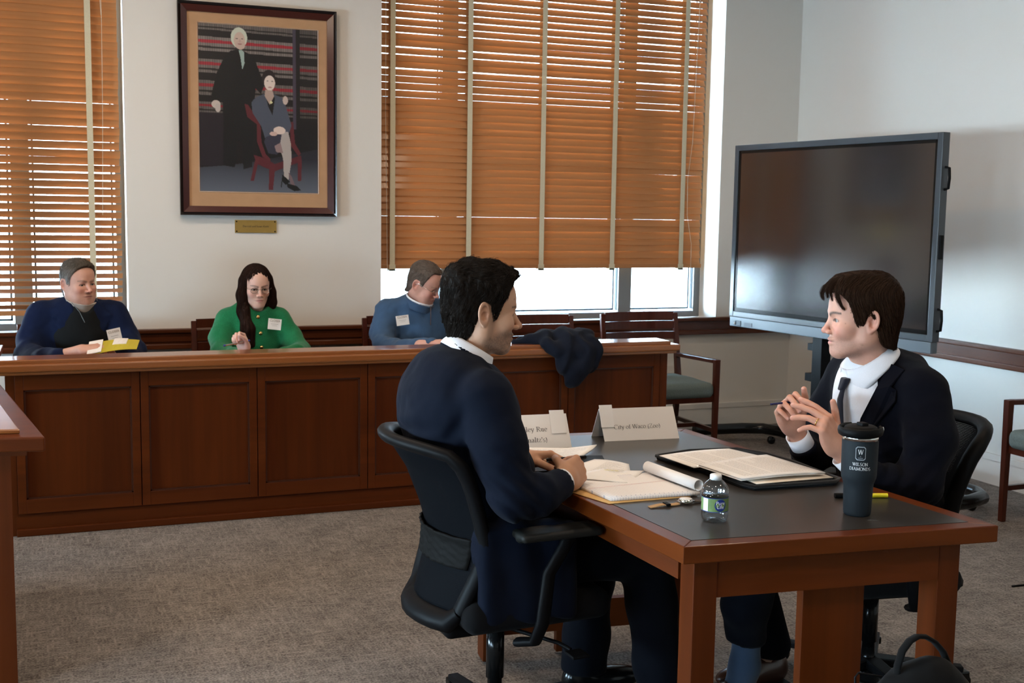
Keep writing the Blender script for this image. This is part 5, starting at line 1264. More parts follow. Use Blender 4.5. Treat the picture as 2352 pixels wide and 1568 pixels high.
def badge(cx, right, up, w, h, label):
    """paper name sticker: centre, right and up vectors"""
    cx = V(*cx); r = nrm(right); u = nrm(V(*up)-r*(V(*up) @ r)); n = np.cross(r, u)
    if n[1] > 0: n = -n
    M = Matrix(((r[0], u[0], n[0], cx[0]), (r[1], u[1], n[1], cx[1]), (r[2], u[2], n[2], cx[2]), (0, 0, 0, 1)))
    b = thing('name_badge', label, 'badge', tuple(cx), 0, 'paper name badges'); X = Matrix.Translation((-cx[0], -cx[1], -cx[2])) @ M
    MB().box((-w/2, -h/2, -.0008), (w/2, h/2, .0008)).build('sticker', MAT['paper'], b, xf=X)
    text('CLOSER', .0165, X @ Matrix.Translation((0, h*.22, .0012)), plain('badge_ink', (.25, .20, .16), rough=.7), b, align='CENTER')
    mb = MB(); mb.box((-w*.28, -h*.02, .0008), (w*.28, h*.02, .0012)); mb.build('printed_line', MAT['inklight'], b, xf=X); mb = MB(); mb.box((-w*.20, -h*.16, .0008), (w*.20, -h*.13, .0012)); mb.build('printed_line', MAT['inklight'], b, xf=X)
    return b
def far_torso(ops, lo, hi, m, parent, off, name, h=.010, seed=1, amp=.004):
    f = U(*ops, ('o', lambda P: amp*vnoise(P, .06, seed)+amp*.5*vnoise(P, .025, seed+1)))
    return add_sdf(name, f, lo, hi, h, m, parent, off)
def lower_body(x, y, parent, off, m, h=.014):
    f = U((limb([(x-.06, y, .56), (x-.10, y-.20, .55), (x-.12, y-.38, .54), (x-.12, y-.42, .48)], [.11, .09, .08, .07]), 0), (limb([(x+.06, y, .56), (x+.10, y-.20, .55), (x+.12, y-.38, .54), (x+.12, y-.42, .48)], [.11, .09, .08, .07]), .05),
          (limb([(x-.12, y-.42, .48), (x-.12, y-.38, .10)], [.07, .06]), .03), (limb([(x+.12, y-.42, .48), (x+.12, y-.38, .10)], [.07, .06]), .03), ('&', plane((0, 0, .07), (0, 0, -1)), .003))
    add_sdf('trousers', f, (x-.28, y-.56, .05), (x+.28, y+.16, .72), h, m, parent, off)
    for s in (-1, 1):
        f = U((ell((x+s*.12, y-.44, .045), (.045, .12, .04)), 0), ('&', plane((0, 0, .008), (0, 0, -1)), .003)); add_sdf('shoe', f, (x+s*.12-.06, y-.58, 0), (x+s*.12+.06, y-.30, .10), .010, MAT['black_gloss'], parent, off)

# F1: man in the navy blazer
F1, O1 = person('person', 'grey-haired man in a navy blazer over a dark quarter-zip, seated at far left', (.09, 6.52, 0))
o1 = dict(skin=(.56, .31, .235), neck=.060, necktip=(-.04, 0, -.15), fat=.003, jaw=1.05, cheek=1.04, ruddy=.7, brow=(.10, .07, .055), browk=.8, iris=(.06, .07, .07), squint=.0012, lip=(.45, .18, .16), stubble=.1)
M1 = rotm(-58, 4, 2); t1 = V(.098, 6.49, 1.098); neckbase(o1, M1, t1, .96, (.10, 6.51, .95))
parts = [head_obj(o1, M1, t1, .96, .0036)]
h1, J1, _ = hand_sdf((.085, 6.00, .800), (.95, .0, .12), (.0, .2, -1), (0, 1, 0), [(20, 30, 15)]*4, arm=(.01, 6.05, .77)); parts.append(fingers_on(h1, J1, (.56, .31, .235), .004, [V(.01, 6.05, .77)]))
parts.append(body_core([[V(.09, 6.55, .58), V(.09, 6.54, .8), V(.09, 6.52, .98)]], [[.10, .10, .07]], .02))
v, F, c = joinv(parts); mesh_np('body', v-O1.astype(np.float32), F, MAT['skin'], F1, True, c); eye_parts(o1, M1, t1-O1, .96, F1)
GY = ((.14, .135, .13), (.36, .355, .345)); 
def gy1(P, c): # darker on top, whiter at the temple
    k = np.clip((P[:, 2]-.02)/.07, 0, 1)[:, None]; return (c*(1-k)+c*np.array((.42, .36, .30))*k).astype(np.float32)
def reg_short(P):
    x, y, z = P[:, 0], np.abs(P[:, 1]), P[:, 2]
    zl = np.interp(x, [-.12, -.085, -.055, -.035, -.022, -.008, .004, .012, .028, .036, .050, .066, .078, .09], [-.085, -.082, -.07, -.04, .012, .030, .026, .0, -.010, .026, .058, .084, .100, .106]); return (z-zl)*.75
def th_short(P):
    x, z = P[:, 0], P[:, 2]; top = np.clip((z-.03)/.08, 0, 1); return .003+.009*top+.005*top*np.clip((x-.02)/.05, 0, 1)
hair_obj('hair', skull_sdf(o1), reg_short, th_short, M1, t1, .96, .0042, F1, O1, (GY[0], GY[1], gy1), [dict(dirf=dirA, n=2600, L=.028, step=.006, w=.0008, lift=(0, .004), seed=31, jitter=.2, colr=GY)], noise=.0016)
lower_body(.09, 6.55, F1, O1, MAT['trouser'])
far_torso([(ell((.09, 6.53, .76), (.19, .135, .24)), 0), (ell((.09, 6.54, .90), (.20, .115, .115)), .05), (ell((.09, 6.53, .965), (.13, .09, .06)), .05),
           (limb([(-.085, 6.53, .925), (-.135, 6.48, .80), (-.155, 6.38, .735)], [.082, .072, .065]), .04), (limb([(-.155, 6.38, .735), (-.07, 6.16, .735), (.0, 6.05, .765)], [.065, .055, .045]), .02),
           (limb([(.265, 6.53, .925), (.325, 6.48, .80), (.365, 6.36, .74)], [.080, .072, .062]), .04), (limb([(.365, 6.36, .74), (.30, 6.18, .745), (.22, 6.05, .76)], [.062, .055, .045]), .02),
           ('-', U((limb([(.115, 6.40, 1.0), (.125, 6.37, .88), (.13, 6.36, .72)], [.060, .060, .040]), 0)), .008), ('o', lambda P: np.where((P[:, 1] < 6.52) & (inpoly(P[:, 0], P[:, 2], [(.055, 1.02), (-.010, .955), (-.035, .925), (.0, .915), (-.02, .90), (.085, .70), (.14, .70)]) | inpoly(P[:, 0], P[:, 2], [(.175, 1.02), (.235, .955), (.262, .925), (.228, .915), (.245, .90), (.165, .70), (.12, .70)])), -.006, 0).astype(np.float32))], (-.26, 5.95, .50), (.47, 6.72, 1.05), cloth('blazer', (.005, .010, .034), scale=900, sheen=.03, fold=.3, fscale=9), F1, O1, 'blazer', .0095, 41, .005)
far_torso([(ell((.10, 6.51, .78), (.165, .135, .22)), 0), (ell((.105, 6.50, .93), (.085, .085, .10)), .05), ('-', ell((.125, 6.425, 1.02), (.048, .05, .075)), .01)], (-.1, 6.33, .54), (.30, 6.66, 1.06), cloth('quarter_zip', (.008, .009, .010), scale=700, sheen=.02), F1, O1, 'pullover', .009, 43, .002)
Mk = rotm(-70, 18, 0)
add_sdf('shirt_collar', U((collar((.108, 6.495, .988), Mk, .068, .076, .055), 0), ('-', limb([(.14, 6.40, 1.02), (.13, 6.38, .95)], [.022, .014]), .004)), (0, 6.38, .93), (.22, 6.60, 1.06), .005, plain('beige_collar', (.42, .38, .34), rough=.8), F1, O1)
mb = MB(); mb.tube([(.062, 6.418, 1.000), (.098, 6.385, .955), (.122, 6.372, .90)], .0016, 6); mb.build('zipper', plain('zip_grey', (.10, .12, .13), rough=.4), F1, xf=Matrix.Translation(tuple(-O1)))
badge((.266, 6.345, .830), (.92, .30, .16), (-.22, .05, .97), .072, .075, 'paper name badge on the navy blazer at far left')
# yellow folder held open over the counter edge
yf = thing('folder', 'yellow paper folder with white sheets in the hand of the man in the navy blazer', 'folder', (.24, 5.98, .83)); X = Matrix.Translation((-.24, -5.98, -.83))
mb = MB(); K_ = 10
def sheet(mb, pts0, pts1, thick=.0012, mi=0):
    """curved sheet between two polylines"""
    n = len(pts0); vs = [tuple(p) for p in pts0]+[tuple(p) for p in pts1]+[(p[0], p[1], p[2]-thick) for p in pts0]+[(p[0], p[1], p[2]-thick) for p in pts1]
    fs = [(i, i+1, n+i+1, n+i) for i in range(n-1)]+[(2*n+i, 3*n+i, 3*n+i+1, 2*n+i+1) for i in range(n-1)]
    fs += [(i, 2*n+i, 2*n+i+1, i+1) for i in range(n-1)]+[(n+i, n+i+1, 3*n+i+1, 3*n+i) for i in range(n-1)]+[(0, n, 3*n, 2*n), (n-1, 3*n-1, 4*n-1, 2*n-1)]
    mb.add(vs, fs, mi, False)
a_ = [(.130+.022*i, 5.92+.002*i, .783+.024*math.sin(i/9*PI*.55)) for i in range(11)]; b_ = [(.155+.022*i, 6.06+.004*i, .828+.012*math.sin(i/9*PI*.8)) for i in range(11)]
sheet(mb, a_, b_, .002); mb.build('cover', plain('yellow_card', (.50, .42, .03), rough=.6), yf, xf=X)
mb = MB(); sheet(mb, [(p[0]-.012, p[1]-.003, p[2]+.006) for p in a_[:4]], [(p[0]-.02, p[1], p[2]+.006) for p in b_[:4]], .004); sheet(mb, [(p[0]+.0, p[1]+.08, p[2]+.020) for p in a_[5:9]], [(p[0]-.01, p[1]+.01, p[2]+.004) for p in b_[5:9]], .004); mb.build('sheets', MAT['paper'], yf, xf=X)

# F2: woman in green
F2, O2 = person('person', 'woman with long dark hair and glasses in a green knit cardigan, holding a pen', (1.00, 6.52, 0))
o2 = dict(skin=(.64, .40, .32), neck=.044, necktip=(-.035, 0, -.17), jaw=.90, cheek=.95, ruddy=.55, brow=(.035, .02, .015), browk=.9, iris=(.05, .035, .03), lip=(.55, .20, .20), blush=(.72, .28, .22), squint=.0008, nose=-.002)
M2 = rotm(-86, 9, 0); t2 = V(1.018, 6.47, 1.072); neckbase(o2, M2, t2, .93, (1.01, 6.505, .93))
parts = [head_obj(o2, M2, t2, .93, .0034)]
h2, J2, _ = hand_sdf((.895, 6.05, .772), (-.38, .05, .92), (-.55, -.55, .2), (.2, -.9, .2), [(58, 70, 35), (64, 74, 40), (66, 74, 40), (62, 70, 40)], thumb=((.7, .5, .5), (.85, .1, .6), (.8, -.3, .6)), k=.88, arm=(.880, 6.09, .735)); parts.append(fingers_on(h2, J2, (.66, .44, .37), .0035, [V(.880, 6.09, .735)]))
parts.append(body_core([[V(1.0, 6.55, .58), V(1.0, 6.54, .8), V(1.01, 6.52, .95)]], [[.09, .09, .06]], .02))
v, F, c = joinv(parts); mesh_np('body', v-O2.astype(np.float32), F, MAT['skin'], F2, True, c); eye_parts(o2, M2, t2-O2, .93, F2)
lower_body(1.0, 6.55, F2, O2, MAT['trouser'])
far_torso([(ell((1.01, 6.53, .74), (.155, .115, .24)), 0), (ell((1.01, 6.535, .88), (.165, .095, .105)), .05), (ell((1.01, 6.525, .945), (.10, .075, .045)), .04),
           (limb([(.865, 6.53, .885), (.822, 6.47, .79), (.812, 6.36, .72)], [.064, .060, .056]), .035), (limb([(.812, 6.36, .72), (.86, 6.20, .715), (.880, 6.10, .735)], [.056, .048, .038]), .02),
           (limb([(1.155, 6.53, .885), (1.205, 6.48, .79), (1.24, 6.36, .72)], [.064, .060, .056]), .035), (limb([(1.24, 6.36, .72), (1.18, 6.17, .73), (1.10, 6.10, .74)], [.056, .046, .038]), .02),
           ('-', ell((1.03, 6.46, .985), (.055, .055, .050)), .01)], (.72, 6.0, .50), (1.34, 6.70, 1.02), 0 or cloth('green_knit', (.012, .155, .060), scale=260, bump=.6, sheen=.15, var=.25), F2, O2, 'cardigan', .0085, 51, .003)
for (x, y, z) in ((1.018, 6.418, .908), (1.028, 6.396, .820), (1.032, 6.395, .742)):
    mb = MB(); mb.lathe([(0, 0), (.010, 0), (.011, .003), (.006, .007), (0, .007)], (0, 0, 0), 16, M=Matrix.Translation((x-O2[0], y-O2[1], z)) @ Matrix.Rotation(R_(90), 4, 'X')); mb.build('button', MAT['gold'], F2)
sk2 = skull_sdf(o2)
fh2 = U((sk2, 0), (ell((-.02, 0, .02), (.095, .085, .105)), .02))
DKB = ((.006, .0035, .003), (.035, .015, .010))
def hair2():
    s_ = .93
    f = U((ell((-.015, 0, .038), (.105, .088, .098)), 0),
          (limb([(-.01, -.070, .03), (.005, -.083, -.05), (.035, -.080, -.14), (.075, -.060, -.24), (.090, -.040, -.33)], [.030, .030, .033, .036, .026]), .03),
          (limb([(-.01, .070, .03), (-.005, .084, -.04), (-.01, .088, -.10), (-.005, .082, -.165)], [.030, .030, .034, .024]), .03), (ell((-.055, 0, -.06), (.045, .075, .10)), .03),
          ('-', U((ell((.072, 0, -.033), (.062, .0655, .115)), 0)), .012))
    fn = lambda P: f(P)+.0022*vnoise(P*np.array([1.6, 1.6, .12], np.float32), .010, 4)+.0012*vnoise(P*np.array([2.2, 2.2, .12], np.float32), .005, 6)
    v, F = sdfmesh(fn, (-.16, -.15, -.39), (.16, .15, .16), .0042)
    n = .5+.5*vnoise(v*np.array([1, 1, .15]), .006, 5); c = lerp(np.tile(np.array(DKB[0], np.float32), (len(v), 1)), np.array(DKB[1], np.float32), np.clip(n*.6+np.clip(-v[:, 2]-.05, 0, .2)*2, 0, 1))
    dn = lambda P: np.stack([.15+0*P[:, 0], .25*np.sign(P[:, 1])*np.clip((P[:, 2])/.08, 0, 1), -1+0*P[:, 0]], 1).astype(np.float32)
    sv, sf, scl = strands(f, v[(v[:, 0] < .045) | (v[:, 2] < -.16)], dn, 2600, .10, .014, .0008, (0, .0025), 61, jitter=.05, colr=DKB)
    vv, ff, cc = joinv([(place_np(v, M2, t2, s_)-O2.astype(np.float32), F, c), (place_np(sv, M2, t2, s_)-O2.astype(np.float32), sf, scl)])
    mesh_np('hair', vv, ff, MAT['hair'], F2, True, cc)
hair2()
glasses(M2, t2, .93, O2, F2, plain('silver_rim', (.35, .33, .31), rough=.25, metal=1), 'thin silver eyeglasses worn by the woman in green')
badge((1.105, 6.398, .868), (.98, .08, -.13), (.02, .1, .98), .074, .060, 'paper name badge on the green cardigan')
pn = thing('pen', 'blue and silver pen in the hand of the woman in green', 'pen', (.848, 6.01, .812)); mb = MB(); mb.tube([(-.065, -.01, -.008), (.055, .0, .012)], .0042, 10); mb.build('barrel', MAT['chrome'], pn); mb = MB(); mb.tube([(.035, -.002, .0087), (.062, .0, .0132)], .0047, 10); mb.tube([(-.072, -.0105, -.009), (-.062, -.0098, -.0075)], .0047, 10); mb.build('grip', plain('blue_plastic', (.03, .05, .35), rough=.35), pn)

# F3: man in the blue sweater, head bowed
F3, O3 = person('person', 'man in glasses and a blue quarter-zip sweater with his head bowed, behind the counter', (1.96, 6.50, 0))
o3 = dict(skin=(.58, .31, .24), neck=.058, necktip=(-.085, 0, -.13), fat=.004, jaw=1.05, cheek=1.05, ruddy=.9, brow=(.14, .09, .06), browk=.6, iris=(.06, .06, .06), squint=.0022, lip=(.48, .18, .17), stubble=.12, ear=1.0)
M3 = rotm(-42, 27, 6); t3 = V(1.972, 6.425, 1.085); neckbase(o3, M3, t3, .98, (1.955, 6.50, .955))
parts = [head_obj(o3, M3, t3, .98, .0034)]
h3, J3, _ = hand_sdf((1.905, 5.95, .785), (.96, -.05, .06), (.0, .15, -1), (0, -1, 0), [(22, 34, 18), (26, 36, 20), (28, 36, 20), (28, 36, 20)], arm=(1.82, 6.00, .775)); parts.append(fingers_on(h3, J3, (.60, .33, .26), .0036, [V(1.82, 6.00, .775)]))
parts.append(body_core([[V(1.97, 6.55, .58), V(1.97, 6.54, .8), V(1.95, 6.50, .95)]], [[.10, .10, .06]], .02))
v, F, c = joinv(parts); mesh_np('body', v-O3.astype(np.float32), F, MAT['skin'], F3, True, c); eye_parts(o3, M3, t3-O3, .98, F3)
BG = ((.050, .036, .027), (.15, .12, .10))
def reg3(P):
    x, y, z = P[:, 0], np.abs(P[:, 1]), P[:, 2]
    zl = np.interp(x, [-.12, -.085, -.055, -.035, -.022, -.008, .004, .012, .026, .034, .046, .066, .078, .09], [-.095, -.092, -.08, -.05, .008, .028, .026, .004, -.004, .03, .072, .094, .102, .108])+.0
    return (z-zl-.018*np.exp(-((y-.045)/.02)**2)*(x > .03))*.75
hair_obj('hair', skull_sdf(o3), reg3, lambda P: .003+.008*np.clip((P[:, 2]-.03)/.08, 0, 1), M3, t3, .98, .0042, F3, O3, BG, [dict(dirf=dirA, n=1500, L=.022, step=.006, w=.0009, lift=(0, .0018), seed=33, jitter=.15, colr=BG)], noise=.0012)
lower_body(1.97, 6.55, F3, O3, MAT['trouser'])
far_torso([(ell((1.97, 6.53, .75), (.19, .15, .24)), 0), (ell((1.97, 6.53, .885), (.205, .12, .115)), .05), (ell((1.945, 6.50, .96), (.125, .09, .055)), .05),
           (limb([(1.785, 6.52, .915), (1.735, 6.46, .80), (1.715, 6.35, .735)], [.080, .072, .062]), .04), (limb([(1.715, 6.35, .735), (1.77, 6.15, .735), (1.875, 5.985, .782)], [.062, .052, .042]), .02),
           (limb([(2.15, 6.52, .905), (2.20, 6.46, .80), (2.22, 6.34, .735)], [.080, .072, .062]), .04), (limb([(2.22, 6.34, .735), (2.16, 6.14, .75), (2.08, 6.02, .77)], [.062, .052, .042]), .02),
           ('-', ell((1.965, 6.40, 1.01), (.062, .062, .066)), .012)], (1.60, 5.95, .50), (2.32, 6.72, 1.04), cloth('blue_sweater', (.042, .082, .150), scale=420, bump=.25, sheen=.10, fold=.35, fscale=8), F3, O3, 'sweater', .0090, 61, .006)
Mk = rotm(-52, 24, 0)
add_sdf('sweater_collar', U((collar((1.950, 6.462, .966), Mk, .082, .088, .048), 0), ('-', limb([(2.01, 6.36, 1.0), (2.0, 6.36, .93)], [.040, .016]), .004)), (1.83, 6.33, .91), (2.07, 6.58, 1.05), .005, cloth('blue_collar', (.042, .082, .150), scale=420), F3, O3)
add_sdf('shirt_collar', U((collar((1.950, 6.460, .974), Mk, .075, .080, .050), 0), ('-', limb([(2.005, 6.37, 1.0), (1.995, 6.37, .94)], [.032, .012]), .004)), (1.83, 6.33, .92), (2.07, 6.58, 1.07), .005, MAT['white_cloth'], F3, O3)
mb = MB(); mb.tube([(1.996, 6.374, .955), (2.000, 6.384, .90), (2.002, 6.392, .845)], .0030, 6); mb.build('zipper', MAT['chrome'], F3, xf=Matrix.Translation(tuple(-O3)))
glasses(M3, t3, .98, O3, F3, plain('steel_rim', (.55, .55, .55), rough=.2, metal=1), 'rectangular metal eyeglasses worn by the man in the blue sweater')
badge((1.822, 6.350, .880), (.98, .12, .10), (-.25, .1, .95), .078, .056, 'tilted paper name badge on the blue sweater')
# ----------------------------------------------------------------- things on the table
ZT_ = .7506
def papermat_lines(name, base, line, pitch, axis='Y', width=.12, margin=None, rot=0):
    m, nt, b = newmat(name); L = nt.links
    tc = N(nt, 'ShaderNodeTexCoord'); sx = N(nt, 'ShaderNodeSeparateXYZ'); L.new(tc.outputs['Object'], sx.inputs[0])
    md = N(nt, 'ShaderNodeMath', operation='MULTIPLY'); md.inputs[1].default_value = 1/pitch; L.new(sx.outputs[axis], md.inputs[0])
    fr_ = N(nt, 'ShaderNodeMath', operation='FRACT'); L.new(md.outputs[0], fr_.inputs[0])
    lt = N(nt, 'ShaderNodeMath', operation='LESS_THAN'); lt.inputs[1].default_value = width; L.new(fr_.outputs[0], lt.inputs[0])
    mx = N(nt, 'ShaderNodeMix', data_type='RGBA'); L.new(lt.outputs[0], mx.inputs['Factor']); mx.inputs[6].default_value = (*base, 1); mx.inputs[7].default_value = (*line, 1)
    L.new(mx.outputs[2], b.inputs['Base Color']); b.inputs['Roughness'].default_value = .8; b.inputs['Specular IOR Level'].default_value = .2
    return m
def quadsheet(mb, q, z, th=.0006, n=10, lift=None):
    """paper from corner quad q (xy), bilinear grid with z lift(u,v)"""
    n2 = n; vs = []
    for i in range(n+1):
        for j in range(n+1):
            u, v = i/n, j/n; p = (1-u)*(1-v)*V(*q[0])+u*(1-v)*V(*q[1])+u*v*V(*q[2])+(1-u)*v*V(*q[3])
            vs.append((p[0], p[1], z+(lift(u, v) if lift else 0)))
    N1 = (n+1)**2; vs += [(a, b, c-th) for a, b, c in vs]
    fs = [(i*(n+1)+j, (i+1)*(n+1)+j, (i+1)*(n+1)+j+1, i*(n+1)+j+1) for i in range(n) for j in range(n)]
    fs += [tuple(N1+k for k in f[::-1]) for f in fs]
    ed = [(i, 0) for i in range(n+1)]+[(n, j) for j in range(1, n+1)]+[(i, n) for i in range(n-1, -1, -1)]+[(0, j) for j in range(n-1, 0, -1)]
    idx = [i*(n+1)+j for i, j in ed]; k = len(idx)
    fs += [(idx[a], N1+idx[a], N1+idx[(a+1) % k], idx[(a+1) % k]) for a in range(k)]
    mb.add(vs, fs, 0, True)
def textlines(mb, q, z, rows, r, u0=.10, u1=.90, v0=.10, v1=.92, lift=None, w=.18, ragged=.25, gaps=()):
    """rows of print running along u, stacked along v"""
    P_ = lambda u, v: (1-u)*(1-v)*V(*q[0])+u*(1-v)*V(*q[1])+u*v*V(*q[2])+(1-u)*v*V(*q[3])
    for k in range(rows):
        if k in gaps: continue
        v = v0+(v1-v0)*k/rows; dv = (v1-v0)/rows*w; u = u0; end = u1-(r.random()*ragged if r.random() < .4 else 0)
        while u < end:
            l = min(r.uniform(.02, .07), end-u); a, b, c, d = P_(u, v), P_(u+l, v), P_(u+l, v+dv), P_(u, v+dv)
            zz = z+.0004+(lift(u, v) if lift else 0)
            mb.add([(*a, zz), (*b, zz+(lift(u+l, v)-lift(u, v) if lift else 0)), (*c, zz+(lift(u+l, v+dv)-lift(u, v) if lift else 0)), (*d, zz+(lift(u, v+dv)-lift(u, v) if lift else 0))], [(0, 1, 2, 3)]); u += l+.010
def tpart(t): l = t.location; return Matrix.Translation((-l[0], -l[1], -l[2]))
rp = random.Random(11)
# name tents
def tent(fl, fr, bl, h, label, lines, group='folded name cards'):
    fl, fr, bl = V(*fl, ZT_), V(*fr, ZT_), V(*bl, ZT_); br = fr+(bl-fl); mid = (bl-fl)/2
    tl = fl+mid+V(0, 0, h); tr = fr+mid+V(0, 0, h); c = (fl+fr+bl+br)/4
    t = thing('name_card', label, 'card', tuple(c), 0, group); X = tpart(t); mb = MB()
    def sh(a, b, c_, d): 
        n = nrm(np.cross(b-a, d-a))*.0005; mb.hexa([a-n, b-n, c_-n, d-n], [a+n, b+n, c_+n, d+n])
    sh(fl, fr, tr, tl); sh(bl, br, tr, tl); mb.build('folded_card', MAT['paper'], t, xf=X)
    ex = nrm(fr-fl); ey = nrm(tl-fl-(tl-fl)@ex*ex); n = np.cross(ex, ey); n = n if n[1] < 0 else -n
    def sheetM(o): return Matrix(((ex[0], ey[0], n[0], o[0]), (ex[1], ey[1], n[1], o[1]), (ex[2], ey[2], n[2], o[2]), (0, 0, 0, 1)))
    w_ = np.linalg.norm(fr-fl); H_ = np.linalg.norm(tl-fl)
    for s, size, x, y, sx in lines: serif(s, size, X @ sheetM(fl+ex*x*w_+ey*y*H_+n*.0012), MAT['ink'], t, sx)
    return t, (fl, fr, tl, tr, ex, ey, n, X, sheetM, w_, H_)
# ---- a small roman alphabet drawn as strokes: thick stems, thin cross strokes, bracket serifs
def arc(cx, cy, rx, ry, a0, a1, n=14): return [(cx+rx*math.cos(R_(a0+(a1-a0)*i/n)), cy+ry*math.sin(R_(a0+(a1-a0)*i/n))) for i in range(n+1)]
GL = {
 'C': (.67, [arc(.36, .33, .30, .345, 48, 318)], [(.60, .52, .60, .68)]), 'W': (.94, [[(.08, .66), (.28, .0)], [(.28, .0), (.46, .66)], [(.46, .66), (.67, .0)], [(.67, .0), (.86, .66)]], [(.0, .66, .18, .66), (.38, .66, .56, .66), (.78, .66, .94, .66)]),
 'Z': (.61, [[(.08, .645), (.54, .645)], [(.53, .645), (.06, .02)], [(.05, .02), (.56, .02)]], [(.08, .54, .08, .65), (.56, .0, .56, .13)]), 'R': (.67, [[(.16, .0), (.16, .66)], [(.16, .64)]+arc(.32, .49, .20, .155, 90, -90)+[(.16, .335)], [(.32, .335), (.60, .0)]], [(.03, .0, .29, .0), (.03, .66, .2, .66), (.55, .0, .67, .0)]),
 'H': (.72, [[(.15, .0), (.15, .66)], [(.57, .0), (.57, .66)], [(.15, .345), (.57, .345)]], [(.03, 0, .27, 0), (.03, .66, .27, .66), (.45, 0, .69, 0), (.45, .66, .69, .66)]),
 'S': (.56, [arc(.28, .49, .18, .165, 40, 250)+arc(.27, .165, .20, .165, 75, -150)], []), 'i': (.28, [[(.14, .0), (.14, .44)], [(.13, .60), (.15, .62)]], [(.03, 0, .26, 0), (.04, .43, .14, .43)]),
 't': (.28, [[(.13, .57), (.13, .08)]+arc(.20, .08, .07, .08, 180, 300, 5), [(.02, .435), (.26, .435)]], []), 'y': (.50, [[(.08, .44), (.26, .02)], [(.42, .44), (.24, -.12)]+[(.16, -.21), (.07, -.19)]], [(.0, .44, .18, .44), (.34, .44, .48, .44)]),
 'o': (.50, [arc(.25, .22, .19, .22, 0, 360, 24)], []), 'f': (.33, [arc(.26, .55, .11, .12, 60, 180, 6)+[(.15, .0)], [(.03, .435), (.29, .435)]], [(.04, 0, .27, 0)]),
 'a': (.44, [[(.08, .34)]+arc(.20, .33, .11, .11, 150, 0, 8)+[(.31, .07), (.36, .02), (.42, .05)], [(.31, .27)]+arc(.17, .115, .12, .115, 80, 300, 10)+[(.31, .09)]], []), 'c': (.44, [arc(.24, .22, .18, .22, 42, 322)], []),
 '(': (.30, [arc(.40, .24, .30, .46, 125, 235)], []), ')': (.30, [arc(-.10, .24, .30, .46, 55, -55)], []), 'd': (.50, [arc(.23, .22, .18, .22, 50, 310), [(.35, .68), (.35, .0)]], [(.26, .68, .35, .68), (.35, .0, .46, .02)]),
 'l': (.27, [[(.13, .0), (.13, .68)]], [(.02, 0, .25, 0), (.03, .68, .13, .68)]), 'e': (.44, [[(.07, .25), (.37, .25)]+arc(.23, .22, .175, .22, 10, 320)], []), 'u': (.50, [[(.11, .44), (.11, .13)]+arc(.22, .12, .11, .12, 180, 330, 7)+[(.35, .12)], [(.35, .44), (.35, .0)]], [(.01, .44, .11, .44), (.26, .44, .35, .44), (.35, .0, .46, .02)]),
 'h': (.50, [[(.11, .0), (.11, .68)], [(.11, .30)]+arc(.24, .31, .12, .13, 150, 0, 8)+[(.36, .0)]], [(.01, 0, .21, 0), (.01, .68, .11, .68), (.27, 0, .46, 0)]), 'm': (.77, [[(.11, .0), (.11, .44)], [(.11, .30)]+arc(.24, .31, .12, .13, 150, 0, 8)+[(.36, .0)], [(.36, .30)]+arc(.50, .31, .12, .13, 150, 0, 8)+[(.62, .0)]], [(.01, 0, .21, 0), (.01, .44, .11, .44), (.28, 0, .45, 0), (.54, 0, .74, 0)]),
 'z': (.44, [[(.05, .425), (.37, .425)], [(.36, .42), (.05, .02)], [(.04, .02), (.39, .02)]], [(.05, .36, .05, .43), (.39, 0, .39, .09)]), "'": (.18, [[(.09, .67), (.09, .47)]], []), 's': (.38, [arc(.19, .325, .12, .11, 40, 250)+arc(.18, .11, .13, .11, 75, -150)], []), 'r': (.34, [[(.10, .0), (.10, .44)], [(.10, .28)]+arc(.23, .33, .12, .10, 160, 60, 6)], [(.01, 0, .21, 0), (.01, .44, .1, .44)]),
 'n': (.50, [[(.11, .0), (.11, .44)], [(.11, .30)]+arc(.24, .31, .12, .13, 150, 0, 8)+[(.36, .0)]], [(.01, 0, .21, 0), (.01, .44, .11, .44), (.27, 0, .46, 0)]),
 'A': (.72, [[(.08, .0), (.34, .66)], [(.34, .66), (.62, .0)], [(.18, .22), (.52, .22)]], [(.0, 0, .17, 0), (.51, 0, .72, 0)]), 'I': (.33, [[(.165, .0), (.165, .66)]], [(.04, 0, .29, 0), (.04, .66, .29, .66)]), 'L': (.60, [[(.15, .66), (.15, .0)], [(.15, .02), (.55, .02)]], [(.03, .66, .27, .66), (.56, 0, .56, .15)]),
 'N': (.74, [[(.13, .0), (.13, .66)], [(.13, .66), (.60, .0)], [(.60, .0), (.60, .66)]], [(.02, 0, .24, 0), (.01, .66, .15, .66), (.49, .66, .71, .66)]), 'O': (.72, [arc(.36, .33, .30, .345, 0, 360, 28)], []), 'D': (.72, [[(.15, .0), (.15, .66)], [(.15, .645)]+arc(.30, .33, .35, .315, 90, -90)+[(.15, .015)]], [(.03, .66, .2, .66), (.03, 0, .2, 0)]),
 'M': (.89, [[(.13, .0), (.15, .66)], [(.15, .66), (.44, .05)], [(.44, .05), (.74, .66)], [(.74, .66), (.76, .0)]], [(.02, 0, .24, 0), (.64, 0, .87, 0), (.03, .66, .17, .66), (.72, .66, .86, .66)]),
 'P': (.56, [[(.14, .0), (.14, .66)], [(.14, .64)]+arc(.29, .48, .19, .165, 90, -90)+[(.14, .315)]], []), }
